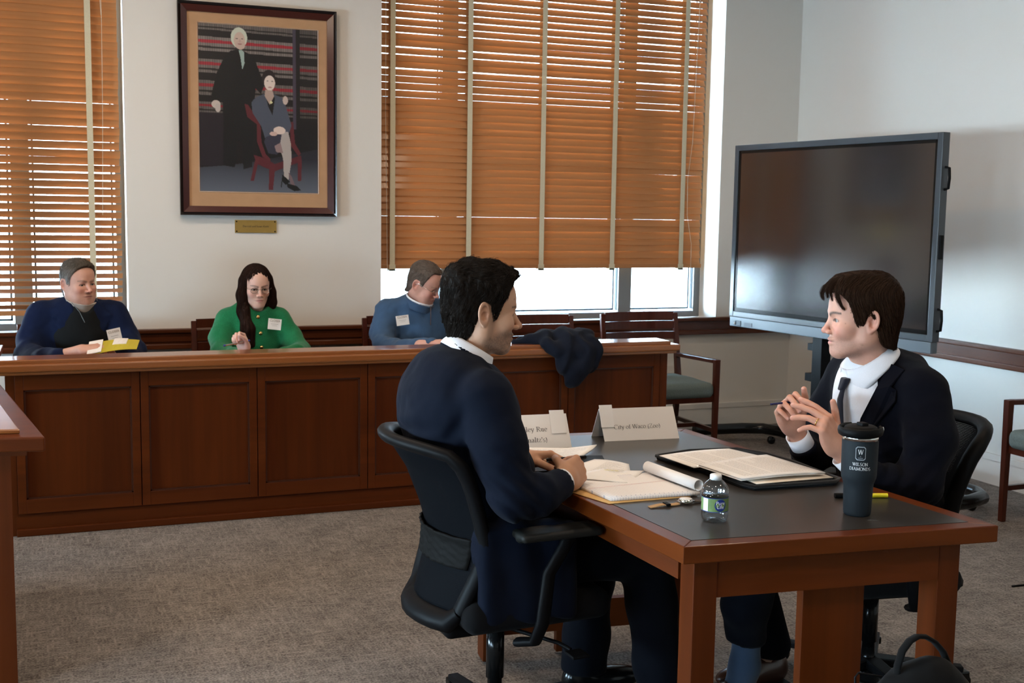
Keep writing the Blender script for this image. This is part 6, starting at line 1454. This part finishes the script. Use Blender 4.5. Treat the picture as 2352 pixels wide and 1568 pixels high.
def serif(s, size, M, m, parent, sx=1.0, name='lettering', thick=.085, thin=.030, center=False):
    mb = MB(); x = 0; tot = sum(GL[c][0] if c in GL else .26 for c in s)
    if center: x = -tot/2
    for ch in s:
        if ch not in GL: x += .26; continue
        wd, st, sf = GL[ch]
        for pl_ in st:
            if len(pl_) < 2: continue
            P_ = [V(*p) for p in pl_]; L_, R2 = [], []
            for i, p in enumerate(P_):
                d = nrm(P_[min(i+1, len(P_)-1)]-P_[max(i-1, 0)]); k = thin+(thick-thin)*min(1, abs(d[1])**1.4*(1.0 if d[0]*d[1] <= .05 else .45)); n_ = V(-d[1], d[0])*k/2; L_.append(p+n_); R2.append(p-n_)
            n = len(P_); vs = [((x+p[0])*size*sx, p[1]*size, 0) for p in L_+R2]; mb.add(vs, [(i, i+1, n+i+1, n+i) for i in range(n-1)])
        for (a, b, c, d) in sf:
            if abs(a-c) > abs(b-d): vs = [(a, b-.014), (c, b-.014), (c, d+.014), (a, d+.014)]
            else: vs = [(a-.016, b), (a+.016, b), (c+.016, d), (c-.016, d)]
            mb.add([((x+p[0])*size*sx, p[1]*size, 0) for p in vs], [(0, 1, 2, 3)])
        x += wd
    me = bpy.data.meshes.new(name); me.from_pydata(mb.v, [], mb.f); me.materials.append(m); me.transform(M); me.update()
    return link(bpy.data.objects.new(name, me), parent)
t, g_ = tent((1.672, 3.404), (1.940, 3.380), (1.667, 3.496), .102, 'white folded name card reading City of Waco (Zoo)', [('City of Waco (Zoo)', .0212, .145, .36, 1.0)])
def flap(g_, x0, x1, y0, over, t):
    fl, fr, tl, tr, ex, ey, n, X, sM, w_, H_ = g_; a = fl+ex*x0*w_+ey*y0*H_+n*.002; mb = MB()
    q = [a, a+ex*(x1-x0)*w_, a+ex*(x1-x0)*w_+ey*(1-y0)*H_+ey*.012, a+ey*(1-y0)*H_+ey*.012]; mb.hexa([p for p in q], [p+n*.0008 for p in q])
    nb = V(n[0], -n[1], n[2]); top = q[2:]; mb.build('folded_tab', plain('tab_white', (.82, .81, .80), rough=.5), t, xf=X)
flap(g_, -.02, .150, .42, 0, t)
t, g_ = tent((1.238, 3.372), (1.529, 3.351), (1.235, 3.470), .102, 'white folded name card with two lines, half hidden behind the left man', [('Hedley Rue', .0236, .355, .50, 1.0), ("(Schmaltz's)", .0236, .335, .19, 1.0)])
flap(g_, .785, .955, .42, 0, t)
# loose printed papers in front of the left man
lf = lambda u, v: .016*max(0, u-.55)**1.2*2+.010*max(0, v-.75)*2
q = [(1.270, 3.235), (1.475, 3.150), (1.575, 3.262), (1.360, 3.345)]
t = thing('paper_stack', 'printed sheets curling up at the corner below the half-hidden name card', 'papers', (1.42, 3.25, ZT_)); X = tpart(t)
mb = MB(); quadsheet(mb, q, ZT_+.006, .004, 10, lf); mb.build('sheets', MAT['paper'], t, xf=X); mb = MB(); textlines(mb, q, ZT_+.006, 16, rp, lift=lf); mb.build('print', MAT['inklight'], t, xf=X)
t = thing('pad_cover', 'thin black folder lying under the curling printed sheets', 'folder', (1.43, 3.13, ZT_)); mb = MB(); mb.prism([(1.25, 3.05), (1.50, 3.02), (1.56, 3.19), (1.30, 3.26)], ZT_, ZT_+.004); mb.build('cover', MAT['black'], t, xf=tpart(t))
lf2 = lambda u, v: .004+.004*math.sin(u*3)+.006*v*u
q = [(1.28, 2.90), (1.43, 2.835), (1.575, 3.055), (1.44, 3.155)]; q = [(1.285, 2.985), (1.50, 2.875), (1.560, 3.010), (1.505, 3.130)]
t = thing('paper_sheet', 'printed sheet with yellow highlighted lines right of the writing hands', 'paper', (1.46, 3.0, ZT_)); X = tpart(t)
mb = MB(); quadsheet(mb, q, ZT_+.004, .004, 8, lf2); mb.build('sheets', MAT['paper'], t, xf=X); mb = MB(); textlines(mb, q, ZT_+.004, 12, rp, lift=lf2, u0=.45); mb.build('print', MAT['inklight'], t, xf=X)
mb = MB(); textlines(mb, q, ZT_+.0042, 14, rp, u0=.5, u1=.82, v0=.30, v1=.50, lift=lf2, w=.7, gaps=(0, 2, 3, 5, 6, 7, 8, 9, 10, 11, 12, 13)); mb.build('highlight', plain('highlight', (.75, .70, .06), rough=.7), t, xf=X)
# manila folder
q = [(1.285, 2.775), (1.315, 2.635), (1.585, 2.625), (1.60, 2.90)]
t = thing('manila_folder', 'tan manila folder under the legal pad at the table edge', 'folder', (1.42, 2.73, ZT_)); mb = MB(); quadsheet(mb, [(1.262, 2.835), (1.318, 2.648), (1.560, 2.648), (1.545, 2.83)], ZT_+.0022, .002, 6); mb.build('cover', plain('manila', (.62, .36, .13), rough=.8), t, xf=tpart(t))
# legal pad with the used sheets rolled over its head
q = [(1.292, 2.842), (1.338, 2.662), (1.575, 2.662), (1.560, 3.000)]
q = [(1.300, 2.870), (1.338, 2.662), (1.590, 2.650), (1.572, 2.925)]
padm = papermat_lines('ruled_paper', (.80, .77, .75), (.50, .50, .58), .0078, 'X', .14)
t = thing('legal_pad', 'white ruled writing pad with its used pages rolled over the top', 'notepad', (1.45, 2.76, ZT_)); X = tpart(t)
q = [(1.300, 2.885), (1.330, 2.662), (1.588, 2.648), (1.590, 2.905)]
lp_ = lambda u, v: .001
mb = MB(); quadsheet(mb, q, ZT_+.011, .0085, 8, lp_); mb.build('ruled_sheets', padm, t, xf=X)
mb = MB(); quadsheet(mb, [(1.31, 2.90), (1.45, 2.80), (1.56, 2.915), (1.47, 2.99)], ZT_+.0135, .001, 8, lambda u, v: .002*math.sin(u*4+v*3)); mb.build('loose_sheet', MAT['paper'], t, xf=X)
mb = MB()
for k in range(16):                                                   # pencil notes at the page edge
    u = .06+.85*k/16; a = V(*q[1])*(1-u)+V(*q[2])*u; d = V(.0045, .010); mb.add([(a[0]+.004, a[1]+.006, ZT_+.0128), (a[0]+.0052, a[1]+.006, ZT_+.0128), (a[0]+d[0]+.004, a[1]+d[1]+.006, ZT_+.0128), (a[0]+d[0]+.0028, a[1]+d[1]+.006, ZT_+.0128)], [(0, 1, 2, 3)])
mb.build('handwriting', plain('pencil', (.22, .22, .30), rough=.8), t, xf=X)
mb = MB(); mb.add([(1.315, 2.770, ZT_+.0129), (1.586, 2.795, ZT_+.0129), (1.586, 2.7965, ZT_+.0129), (1.315, 2.7715, ZT_+.0129)], [(0, 1, 2, 3)]); mb.build('margin_line', plain('pink_line', (.60, .28, .32), rough=.8), t, xf=X)
mb = MB(); r0 = .0155; A0 = V(1.600, 2.655, 0); A1 = V(1.578, 2.905, 0); n = 26; vs = []
ang = [R_(-95+ (330)*i/n) for i in range(n+1)]; dr = nrm(A1-A0); px_ = V(dr[1], -dr[0], 0)
for e_ in (A0, A1):
    for a in ang: vs.append(tuple(e_+px_*(-.013+r0*math.cos(a)*1.0)+V(0, 0, ZT_+.0135+r0+r0*math.sin(a))))
m_ = n+1; mb.add(vs, [(i, i+1, m_+i+1, m_+i) for i in range(n)], 0, True); ro = mb.build('rolled_pages', MAT['paper'], t, xf=X); sm = ro.modifiers.new('s', 'SOLIDIFY'); sm.thickness = .0016
# wrist watch lying on the table
t = thing('wristwatch', 'steel wristwatch with tan strap lying flat beside the legal pad', 'watch', (1.50, 2.585, ZT_)); X = tpart(t)
mb = MB(); sheet(mb, [(1.400+.0125*i, 2.571+.0008*i, ZT_+.0035+.0035*math.sin(i*.55)**2) for i in range(8)], [(1.400+.0125*i, 2.589+.0008*i, ZT_+.0035+.0035*math.sin(i*.55)**2) for i in range(8)], .0022); mb.build('strap', plain('tan_leather', (.42, .25, .11), rough=.7), t, xf=X)
mb = MB(); sheet(mb, [(1.528+.008*i, 2.582, ZT_+.008-.0010*i) for i in range(5)], [(1.528+.008*i, 2.600, ZT_+.008-.0010*i) for i in range(5)], .0022); mb.build('strap', plain('strap_dark', (.05, .035, .025), rough=.6), t, xf=X)
mb = MB(); mb.box((1.445, 2.570, ZT_+.003), (1.457, 2.594, ZT_+.009), bev=.001); mb.build('keeper', MAT['black'], t, xf=X)
mb = MB(); mb.lathe([(0, 0), (.0175, 0), (.0195, .002), (.0195, .008), (.0170, .0105), (.016, .0105), (0, .0105)], (1.512, 2.590, ZT_+.003), 28)
for s in (1, -1): mb.box((1.489 if s < 0 else 1.527, 2.582, ZT_+.004), (1.497 if s < 0 else 1.535, 2.598, ZT_+.009), bev=.001)
mb.build('case', MAT['chrome'], t, xf=X); mb = MB(); mb.lathe([(0, .0), (.0158, .0), (.0158, .0006), (0, .0006)], (1.512, 2.590, ZT_+.0137), 28); mb.build('dial', MAT['paper'], t, xf=X)
# water bottle
def pet():
    m = bpy.data.materials.new('clear_plastic'); m.use_nodes = True; b = m.node_tree.nodes['Principled BSDF']; b.inputs['Transmission Weight'].default_value = 1; b.inputs['Roughness'].default_value = .02; b.inputs['IOR'].default_value = 1.25; b.inputs['Base Color'].default_value = (.97, .98, .98, 1); return m
t = thing('water_bottle', 'small clear plastic water bottle with green and blue label', 'bottle', (1.497, 2.423, ZT_)); r0 = .0335; h_ = .118
prof = [(.0, .004), (.012, .005), (.020, .001), (.027, .0005), (.031, .004), (.0335, .012), (.0335, .022), (.0325, .026), (.0325, .068), (.0335, .071), (.0335, .078), (.031, .086), (.025, .095), (.0175, .102), (.0135, .106), (.0135, .112)]
mb = MB(); mb.lathe(prof, (0, 0, 0), 48); bo = mb.build('bottle_body', MAT['clear'], t); sm = bo.modifiers.new('s', 'SOLIDIFY'); sm.thickness = .0006; sm.offset = -1
mb = MB(); mb.lathe([(r*.955, z+.0012) for r, z in prof[2:8]]+[(.0310, .0655), (.0, .0655)], (0, 0, 0), 48); wt = mb.build('water', MAT['clear'], t)
mb = MB(); mb.lathe([(.0, .115), (.0142, .115), (.0145, .104), (.0145, .1035)], (0, 0, 0), 40)
mb.lathe([(0, .1165), (.0125, .1165), (.0140, .115), (.0145, .112), (.0145, .1035), (.0125, .1035)], (0, 0, 0), 40); mb.build('cap', plain('cap_white', (.72, .72, .72), rough=.45), t)
mb = MB(); R1 = .0333
def lab(a0, a1, z0, z1, r, mi=0, n=24):
    vs = []
    for i in range(n+1):
        a = R_(a0+(a1-a0)*i/n); vs += [(r*math.cos(a), r*math.sin(a), z0), (r*math.cos(a), r*math.sin(a), z1)]
    return vs, [(2*i, 2*i+2, 2*i+3, 2*i+1) for i in range(n)]
mb.add(*lab(-180, 180, .028, .062, R1, n=48)); mb.build('label', plain('label_green', (.15, .23, .085), rough=.6, spec=.2), t)
bl_ = plain('label_blue', (.008, .028, .20), rough=.4); wl_ = plain('label_white', (.8, .82, .85), rough=.4)
mb = MB(); mb.add(*lab(-180, 180, .0275, .0290, R1+.0002, n=48)); mb.add(*lab(-180, 180, .0612, .0627, R1+.0002, n=48)); mb.build('label_border', bl_, t)
mb = MB(); mb.add(*lab(-178, -152, .0295, .0607, R1+.0002, n=8)); mb.build('label_panel', wl_, t)
cam_a = math.degrees(math.atan2(-2.423, -1.497))      # the side that faces the lens
ac = cam_a+24
mb = MB(); n = 36; ca = R_(ac); vs = [(( R1+.0004)*math.cos(ca), (R1+.0004)*math.sin(ca), .0452)]
for i in range(n):
    a = 2*PI*i/n; da = .0145*math.cos(a)/R1; vs.append(((R1+.0004)*math.cos(ca+da), (R1+.0004)*math.sin(ca+da), .0452+.0150*math.sin(a)))
mb.add(vs, [(0, 1+i, 1+(i+1) % n) for i in range(n)]); mb.build('label_disc', bl_, t)
def wraptext(s, size, zc, a_c, R_c, m, parent, nm='lettering', fn=None, sx=1.0):
    c = bpy.data.curves.new(nm, 'FONT'); c.body = s; c.size = size; c.align_x = 'CENTER'; c.resolution_u = 3
    o = bpy.data.objects.new(nm, c); COL.objects.link(o); bpy.context.view_layer.update()
    me = bpy.data.meshes.new_from_object(o.evaluated_get(bpy.context.evaluated_depsgraph_get())); bpy.data.objects.remove(o)
    for v in me.vertices:
        a = R_(a_c)+v.co.x*sx/R_c; v.co = Vector((R_c*math.cos(a), R_c*math.sin(a), zc+v.co.y))
    me.materials.clear(); me.materials.append(m); return link(bpy.data.objects.new(nm, me), parent)
wraptext('Pure', .0125, .0470, ac, R1+.0008, wl_, t); wraptext('Life', .0125, .0375, ac, R1+.0008, wl_, t)
for k in range(7): wraptext('nutrition facts'[k:k+8], .0030, .0560-.0032*k, cam_a-20, R1+.0004, plain('fine', (.05, .12, .05)), t, 'fine_print')
# tumbler
t = thing('tumbler', 'tall dark grey insulated tumbler with black flip lid and white emblem', 'tumbler', (1.878, 2.362, ZT_)); tg = plain('tumbler_grey', (.012, .016, .020), rough=.6, spec=.2, bump=.15, bscale=1500)
mb = MB(); mb.lathe([(0, 0), (.031, 0), (.0335, .003), (.0345, .010), (.0365, .068), (.0375, .078), (.0430, .092), (.0440, .100), (.0450, .182), (.0447, .1855)], (0, 0, 0), 56); mb.build('cup_body', tg, t)
mb = MB(); mb.lathe([(.0440, .1855), (.0448, .1855), (.0448, .1960), (.0435, .1965), (0, .1965)], (0, 0, 0), 56); mb.build('steel_band', MAT['chrome'], t)
mb = MB(); mb.lathe([(.0, .219), (.034, .219), (.040, .216), (.043, .208), (.0455, .206), (.0455, .1965), (.0, .1965)], (0, 0, 0), 48)
mb.box((-.006, -.012, .217), (.014, .012, .2265), bev=.003); mb.build('lid', MAT['black'], t)
mb = MB(); ca = R_(-32); hp = []                                     # swing handle lying round the rim
for i in range(25):
    a = R_(-90+360*i/24); hp.append((.0515*math.cos(a), .0505*math.sin(a), .208))
hh = [(.0475*math.cos(R_(-20)), .0475*math.sin(R_(-20)), .210)]+[((.050+.012*math.exp(-((d+150)/45)**2))*math.cos(R_(d)), (.050+.012*math.exp(-((d+150)/45)**2))*math.sin(R_(d)), .2075) for d in range(-30, -281, -10)]
mb.tube(hh, .0055, 8, flat=2.0); mb.build('handle', MAT['black'], t)
mb = MB(); mb.lathe([(0, 0), (.0065, 0), (.0065, .004), (.004, .005), (0, .005)], (0, 0, 0), 18, M=Matrix.Translation((.0535*math.cos(R_(-18)), .0535*math.sin(R_(-18)), .209)) @ Matrix.Rotation(R_(-18), 4, 'Z') @ Matrix.Rotation(R_(90), 4, 'Y')); mb.build('hinge_rivet', MAT['chrome'], t)
ca_t = math.degrees(math.atan2(-2.362, -1.878))+3; wm = plain('print_white', (.78, .80, .80), rough=.5); gm = plain('print_grey2', (.30, .33, .35), rough=.5)
def wrapmesh(o, a_c, R_c, z0):
    for v in o.data.vertices:
        a = R_(a_c)+v.co.x/(R_c); v.co = Vector((R_c*math.cos(a), R_c*math.sin(a), z0+v.co.y))
for s, z0, sz in (('WILSON', .1280, .0112), ('DIAMONDS', .1170, .0112)): wrapmesh(serif(s, sz, Matrix.Identity(4), wm, t, .88, center=True, thick=.10, thin=.04), ca_t, .0452, z0)
wrapmesh(serif('W', .0165, Matrix.Identity(4), wm, t, .88, center=True, thick=.10, thin=.04), ca_t, .0456, .1560)
mb = MB()
for (w_, h2, th) in ((.0125, .0165, .0012),):
    oc = [(-w_+.004, -h2), (w_-.004, -h2), (w_, -h2+.004), (w_, h2-.004), (w_-.004, h2), (-w_+.004, h2), (-w_, h2-.004), (-w_, -h2+.004)]
    for i in range(8):
        a, b = V(*oc[i]), V(*oc[(i+1) % 8]); m4 = max(1, int(np.linalg.norm(b-a)/.004))
        for j in range(m4):
            p0_, p1_ = a+(b-a)*j/m4, a+(b-a)*(j+1)/m4; s1 = 1-th/w_*1.2
            mb.add([(*p0_, 0), (*p1_, 0), (*(p1_*s1), 0), (*(p0_*s1), 0)], [(0, 1, 2, 3)])
mb.add([(-.006, -.0118, 0), (.006, -.0118, 0), (.006, -.0108, 0), (-.006, -.0108, 0)], [(0, 1, 2, 3)]); mb.add([(-.0008, -.0080, 0), (.0008, -.0080, 0), (.0008, -.0064, 0), (-.0008, -.0064, 0)], [(0, 1, 2, 3)])
em = mb.build('emblem', gm, t); wrapmesh(em, ca_t, .0455, .1582)
t.scale = (1, 1, 1.045)
# black zip portfolio with papers
po = thing('portfolio', 'open black zip portfolio holding stacks of printed paper', 'binder', (1.88, 2.90, ZT_)); X = tpart(po)
fol = [(1.700, 3.100), (1.745, 2.880), (1.748, 2.700), (1.765, 2.655), (2.020, 2.640), (2.052, 2.665), (2.062, 2.90), (2.050, 3.020), (2.000, 3.118), (1.840, 3.140)]
mb = MB(); mb.prism(fol, ZT_+.0002, ZT_+.010); o = mb.build('back_cover', cloth('black_nylon', (.008, .008, .009), scale=900, sheen=.05), po, xf=X, bevel=.004)
mb = MB(); mb.prism(inset(fol, .012), ZT_+.010, ZT_+.016); mb.build('inner_pocket', MAT['black'], po, xf=X, bevel=.003)
mb = MB(); mb.tube([(*p, ZT_+.012) for p in fol]+[(*fol[0], ZT_+.012)], .0052, 8); mb.build('zip_edge', cloth('zip_tape', (.014, .014, .015), scale=1200, bump=.5), po, xf=X)
mb = MB(); mb.tube([(1.722, 2.905, ZT_+.016), (1.735, 2.895, ZT_+.020), (1.742, 2.885, ZT_+.016)], .003, 6); mb.build('ring_clip', MAT['chrome'], po, xf=X)
def stack(q, z, n, label, rows, lift=None):
    c = sum(V(*p) for p in q)/4; t = thing('paper_stack', label, 'papers', (c[0], c[1], z)); X = tpart(t)
    for k in range(n):
        j = V(rp.uniform(-.003, .003), rp.uniform(-.003, .003)); mb = MB(); quadsheet(mb, [V(*p)+j for p in q], z+.0016*(k+1), .0013, 8, lift); mb.build('sheets', MAT['paper'], t, xf=X)
    mb = MB(); textlines(mb, q, z+.0016*n, rows, rp, lift=lift, gaps=(3, 9)); mb.build('print', MAT['inklight'], t, xf=X); return t
l1 = lambda u, v: .004*math.sin(v*3.0)+.003*u
stack([(1.712, 2.895), (1.690, 3.058), (1.952, 3.085), (2.010, 2.905)][0:4], ZT_+.016, 2, 'printed sheets on the far side of the open portfolio', 18, l1)
stack([(1.742, 2.688), (1.722, 2.885), (1.995, 2.945), (2.015, 2.683)], ZT_+.021, 5, 'thicker stack of printed sheets at the near side of the open portfolio', 22, lambda u, v: .004*math.sin(v*3.0))
t = thing('envelope', 'cream sheets tucked under the near side of the portfolio papers', 'papers', (1.89, 2.69, ZT_+.0162)); mb = MB(); quadsheet(mb, [(1.775, 2.662), (2.030, 2.664), (2.030, 2.75), (1.775, 2.75)], ZT_+.0178, .0014, 4); mb.build('sheets', plain('cream', (.72, .62, .50), rough=.8), t, xf=tpart(t))
# pens
def pen(label, a, b, r, m, mcap=None, capfrac=.35, name='pen', cat='pen'):
    a, b = V(*a), V(*b); c = (a+b)/2; t = thing(name, label, cat, tuple(c)); mb = MB(); mb.tube([a-c, b-c], r, 12); mb.build('barrel', m, t)
    if mcap: e = a+(b-a)*capfrac; mb = MB(); mb.tube([a-c-(b-a)*.01, e-c], r*1.15, 12); mb.build('cap', mcap, t)
    return t
pen('yellow highlighter lying behind the tumbler', (1.930, 2.520, ZT_+.0065), (2.068, 2.478, ZT_+.0065), .0062, plain('yellow_plastic', (.80, .66, .02), rough=.35), MAT['black'], .30, 'highlighter', 'highlighter')
0 and pen('short black pen poking out left of the tumbler base', (1.838, 2.530, ZT_+.0045), (1.925, 2.500, ZT_+.0045), .0042, MAT['black'], MAT['chrome'], .12)
pen('black pen gripped in both hands by the left man', (1.280, 2.985, .800), (1.335, 2.835, .836), .0048, MAT['black'], MAT['chrome'], .06)
pen('dark blue pen between the fingers of the gesturing man', (2.010, 2.955, .932), (2.105, 2.965, .934), .0032, plain('pen_navy', (.015, .02, .10), rough=.3))
t = thing('staple', 'small bent metal clip lying near the front edge of the table', 'clip', (1.874, 2.297, ZT_)); MB().box((-.014, -.003, .0002), (.014, .003, .0022), bev=.0006, M=Matrix.Rotation(R_(-20), 4, 'Z')).build('clip', MAT['chrome'], t)
# backpack on the floor in front of the right table leg
bp_ = thing('backpack', 'black backpack on the floor at the near right table leg', 'backpack', (1.80, 1.93, 0)); ob_ = V(1.80, 1.93, 0); bk = cloth('black_canvas', (.0028, .0028, .0031), scale=700, bump=.3, sheen=.04)
f = U((ell((1.815, 1.93, .23), (.185, .135, .30)), 0), (ell((1.83, 1.95, .12), (.18, .14, .17)), .06), (ell((1.74, 1.84, .20), (.13, .075, .20)), .03), ('o', lambda P: .007*vnoise(P, .07, 5)+.003*vnoise(P, .03, 6)), ('&', plane((0, 0, .004), (0, 0, -1)), .004))
add_sdf('bag', f, (1.58, 1.70, 0), (2.06, 2.12, .56), .009, bk, bp_, ob_)
f = U((ell((1.72, 1.79, .17), (.105, .060, .125)), 0), ('o', lambda P: .004*vnoise(P, .05, 9))); add_sdf('front_pocket', f, (1.58, 1.70, .02), (1.86, 1.88, .32), .008, bk, bp_, ob_)
mb = MB(); mb.tube([(1.742, 1.94, .48), (1.745, 1.94, .52), (1.757, 1.942, .55), (1.778, 1.945, .568), (1.80, 1.948, .574), (1.825, 1.95, .570), (1.85, 1.95, .556), (1.875, 1.95, .532), (1.90, 1.95, .49)], .011, 8, flat=.5); mb.build('carry_handle', bk, bp_, xf=Matrix.Translation(tuple(-ob_)))
mb = MB(); mb.tube([(1.655, 1.96, .43), (1.650, 1.96, .50), (1.658, 1.96, .508), (1.72, 1.96, .492)], .0025, 6); mb.build('cord_loop', MAT['black'], bp_, xf=Matrix.Translation(tuple(-ob_)))
mb = MB(); mb.tube([(1.665, 1.80, .40), (1.70, 1.765, .43), (1.76, 1.76, .44)], .003, 6); mb.box((1.69, 1.755, .39), (1.70, 1.765, .43)); mb.build('zip', MAT['chrome'], bp_, xf=Matrix.Translation(tuple(-ob_)))
bp_.location.x -= .075; bp_.scale = (1, 1, 1.035)
# dark jacket draped over the counter
dj = thing('draped_jacket', 'dark navy jacket draped over the right part of the panelled counter', 'jacket', (2.46, 5.62, .82)); od = V(2.46, 5.62, .82)
f = U((limb([(2.22, 5.62, .824), (2.36, 5.60, .838), (2.50, 5.59, .846), (2.62, 5.59, .838)], [.014, .040, .050, .048]), 0), (limb([(2.26, 5.68, .824), (2.42, 5.70, .835), (2.60, 5.68, .84)], [.012, .035, .045]), .05),
      (limb([(2.36, 5.53, .82), (2.43, 5.505, .79), (2.47, 5.505, .71), (2.50, 5.510, .635)], [.030, .042, .048, .030]), .05), (limb([(2.60, 5.53, .825), (2.625, 5.505, .78), (2.61, 5.505, .72)], [.048, .044, .038]), .05),
      (limb([(2.50, 5.53, .83), (2.54, 5.500, .78), (2.55, 5.505, .70), (2.525, 5.512, .625)], [.045, .048, .048, .034]), .06),
      ('o', lambda P: .0055*np.sin(P[:, 0]*75+5*vnoise(P, .10, 4)-P[:, 2]*22)+.003*vnoise(P, .04, 8)))
add_sdf('garment', f, (2.18, 5.42, .56), (2.72, 5.86, .92), .0075, cloth('jacket_cloth', (.0065, .0085, .016), scale=900, sheen=.05, fold=.3, fscale=18), dj, od)
# cable at the right edge
t = thing('cable', 'thin black cable lying on the carpet at the right edge', 'cable', (3.72, 3.55, 0)); mb = MB(); mb.tube([(-.10, 0, .004), (0, -.005, .004), (.10, -.035, .004), (.25, -.03, .004), (.4, -.1, .004)], .004, 6); mb.build('cord', MAT['black'], t)
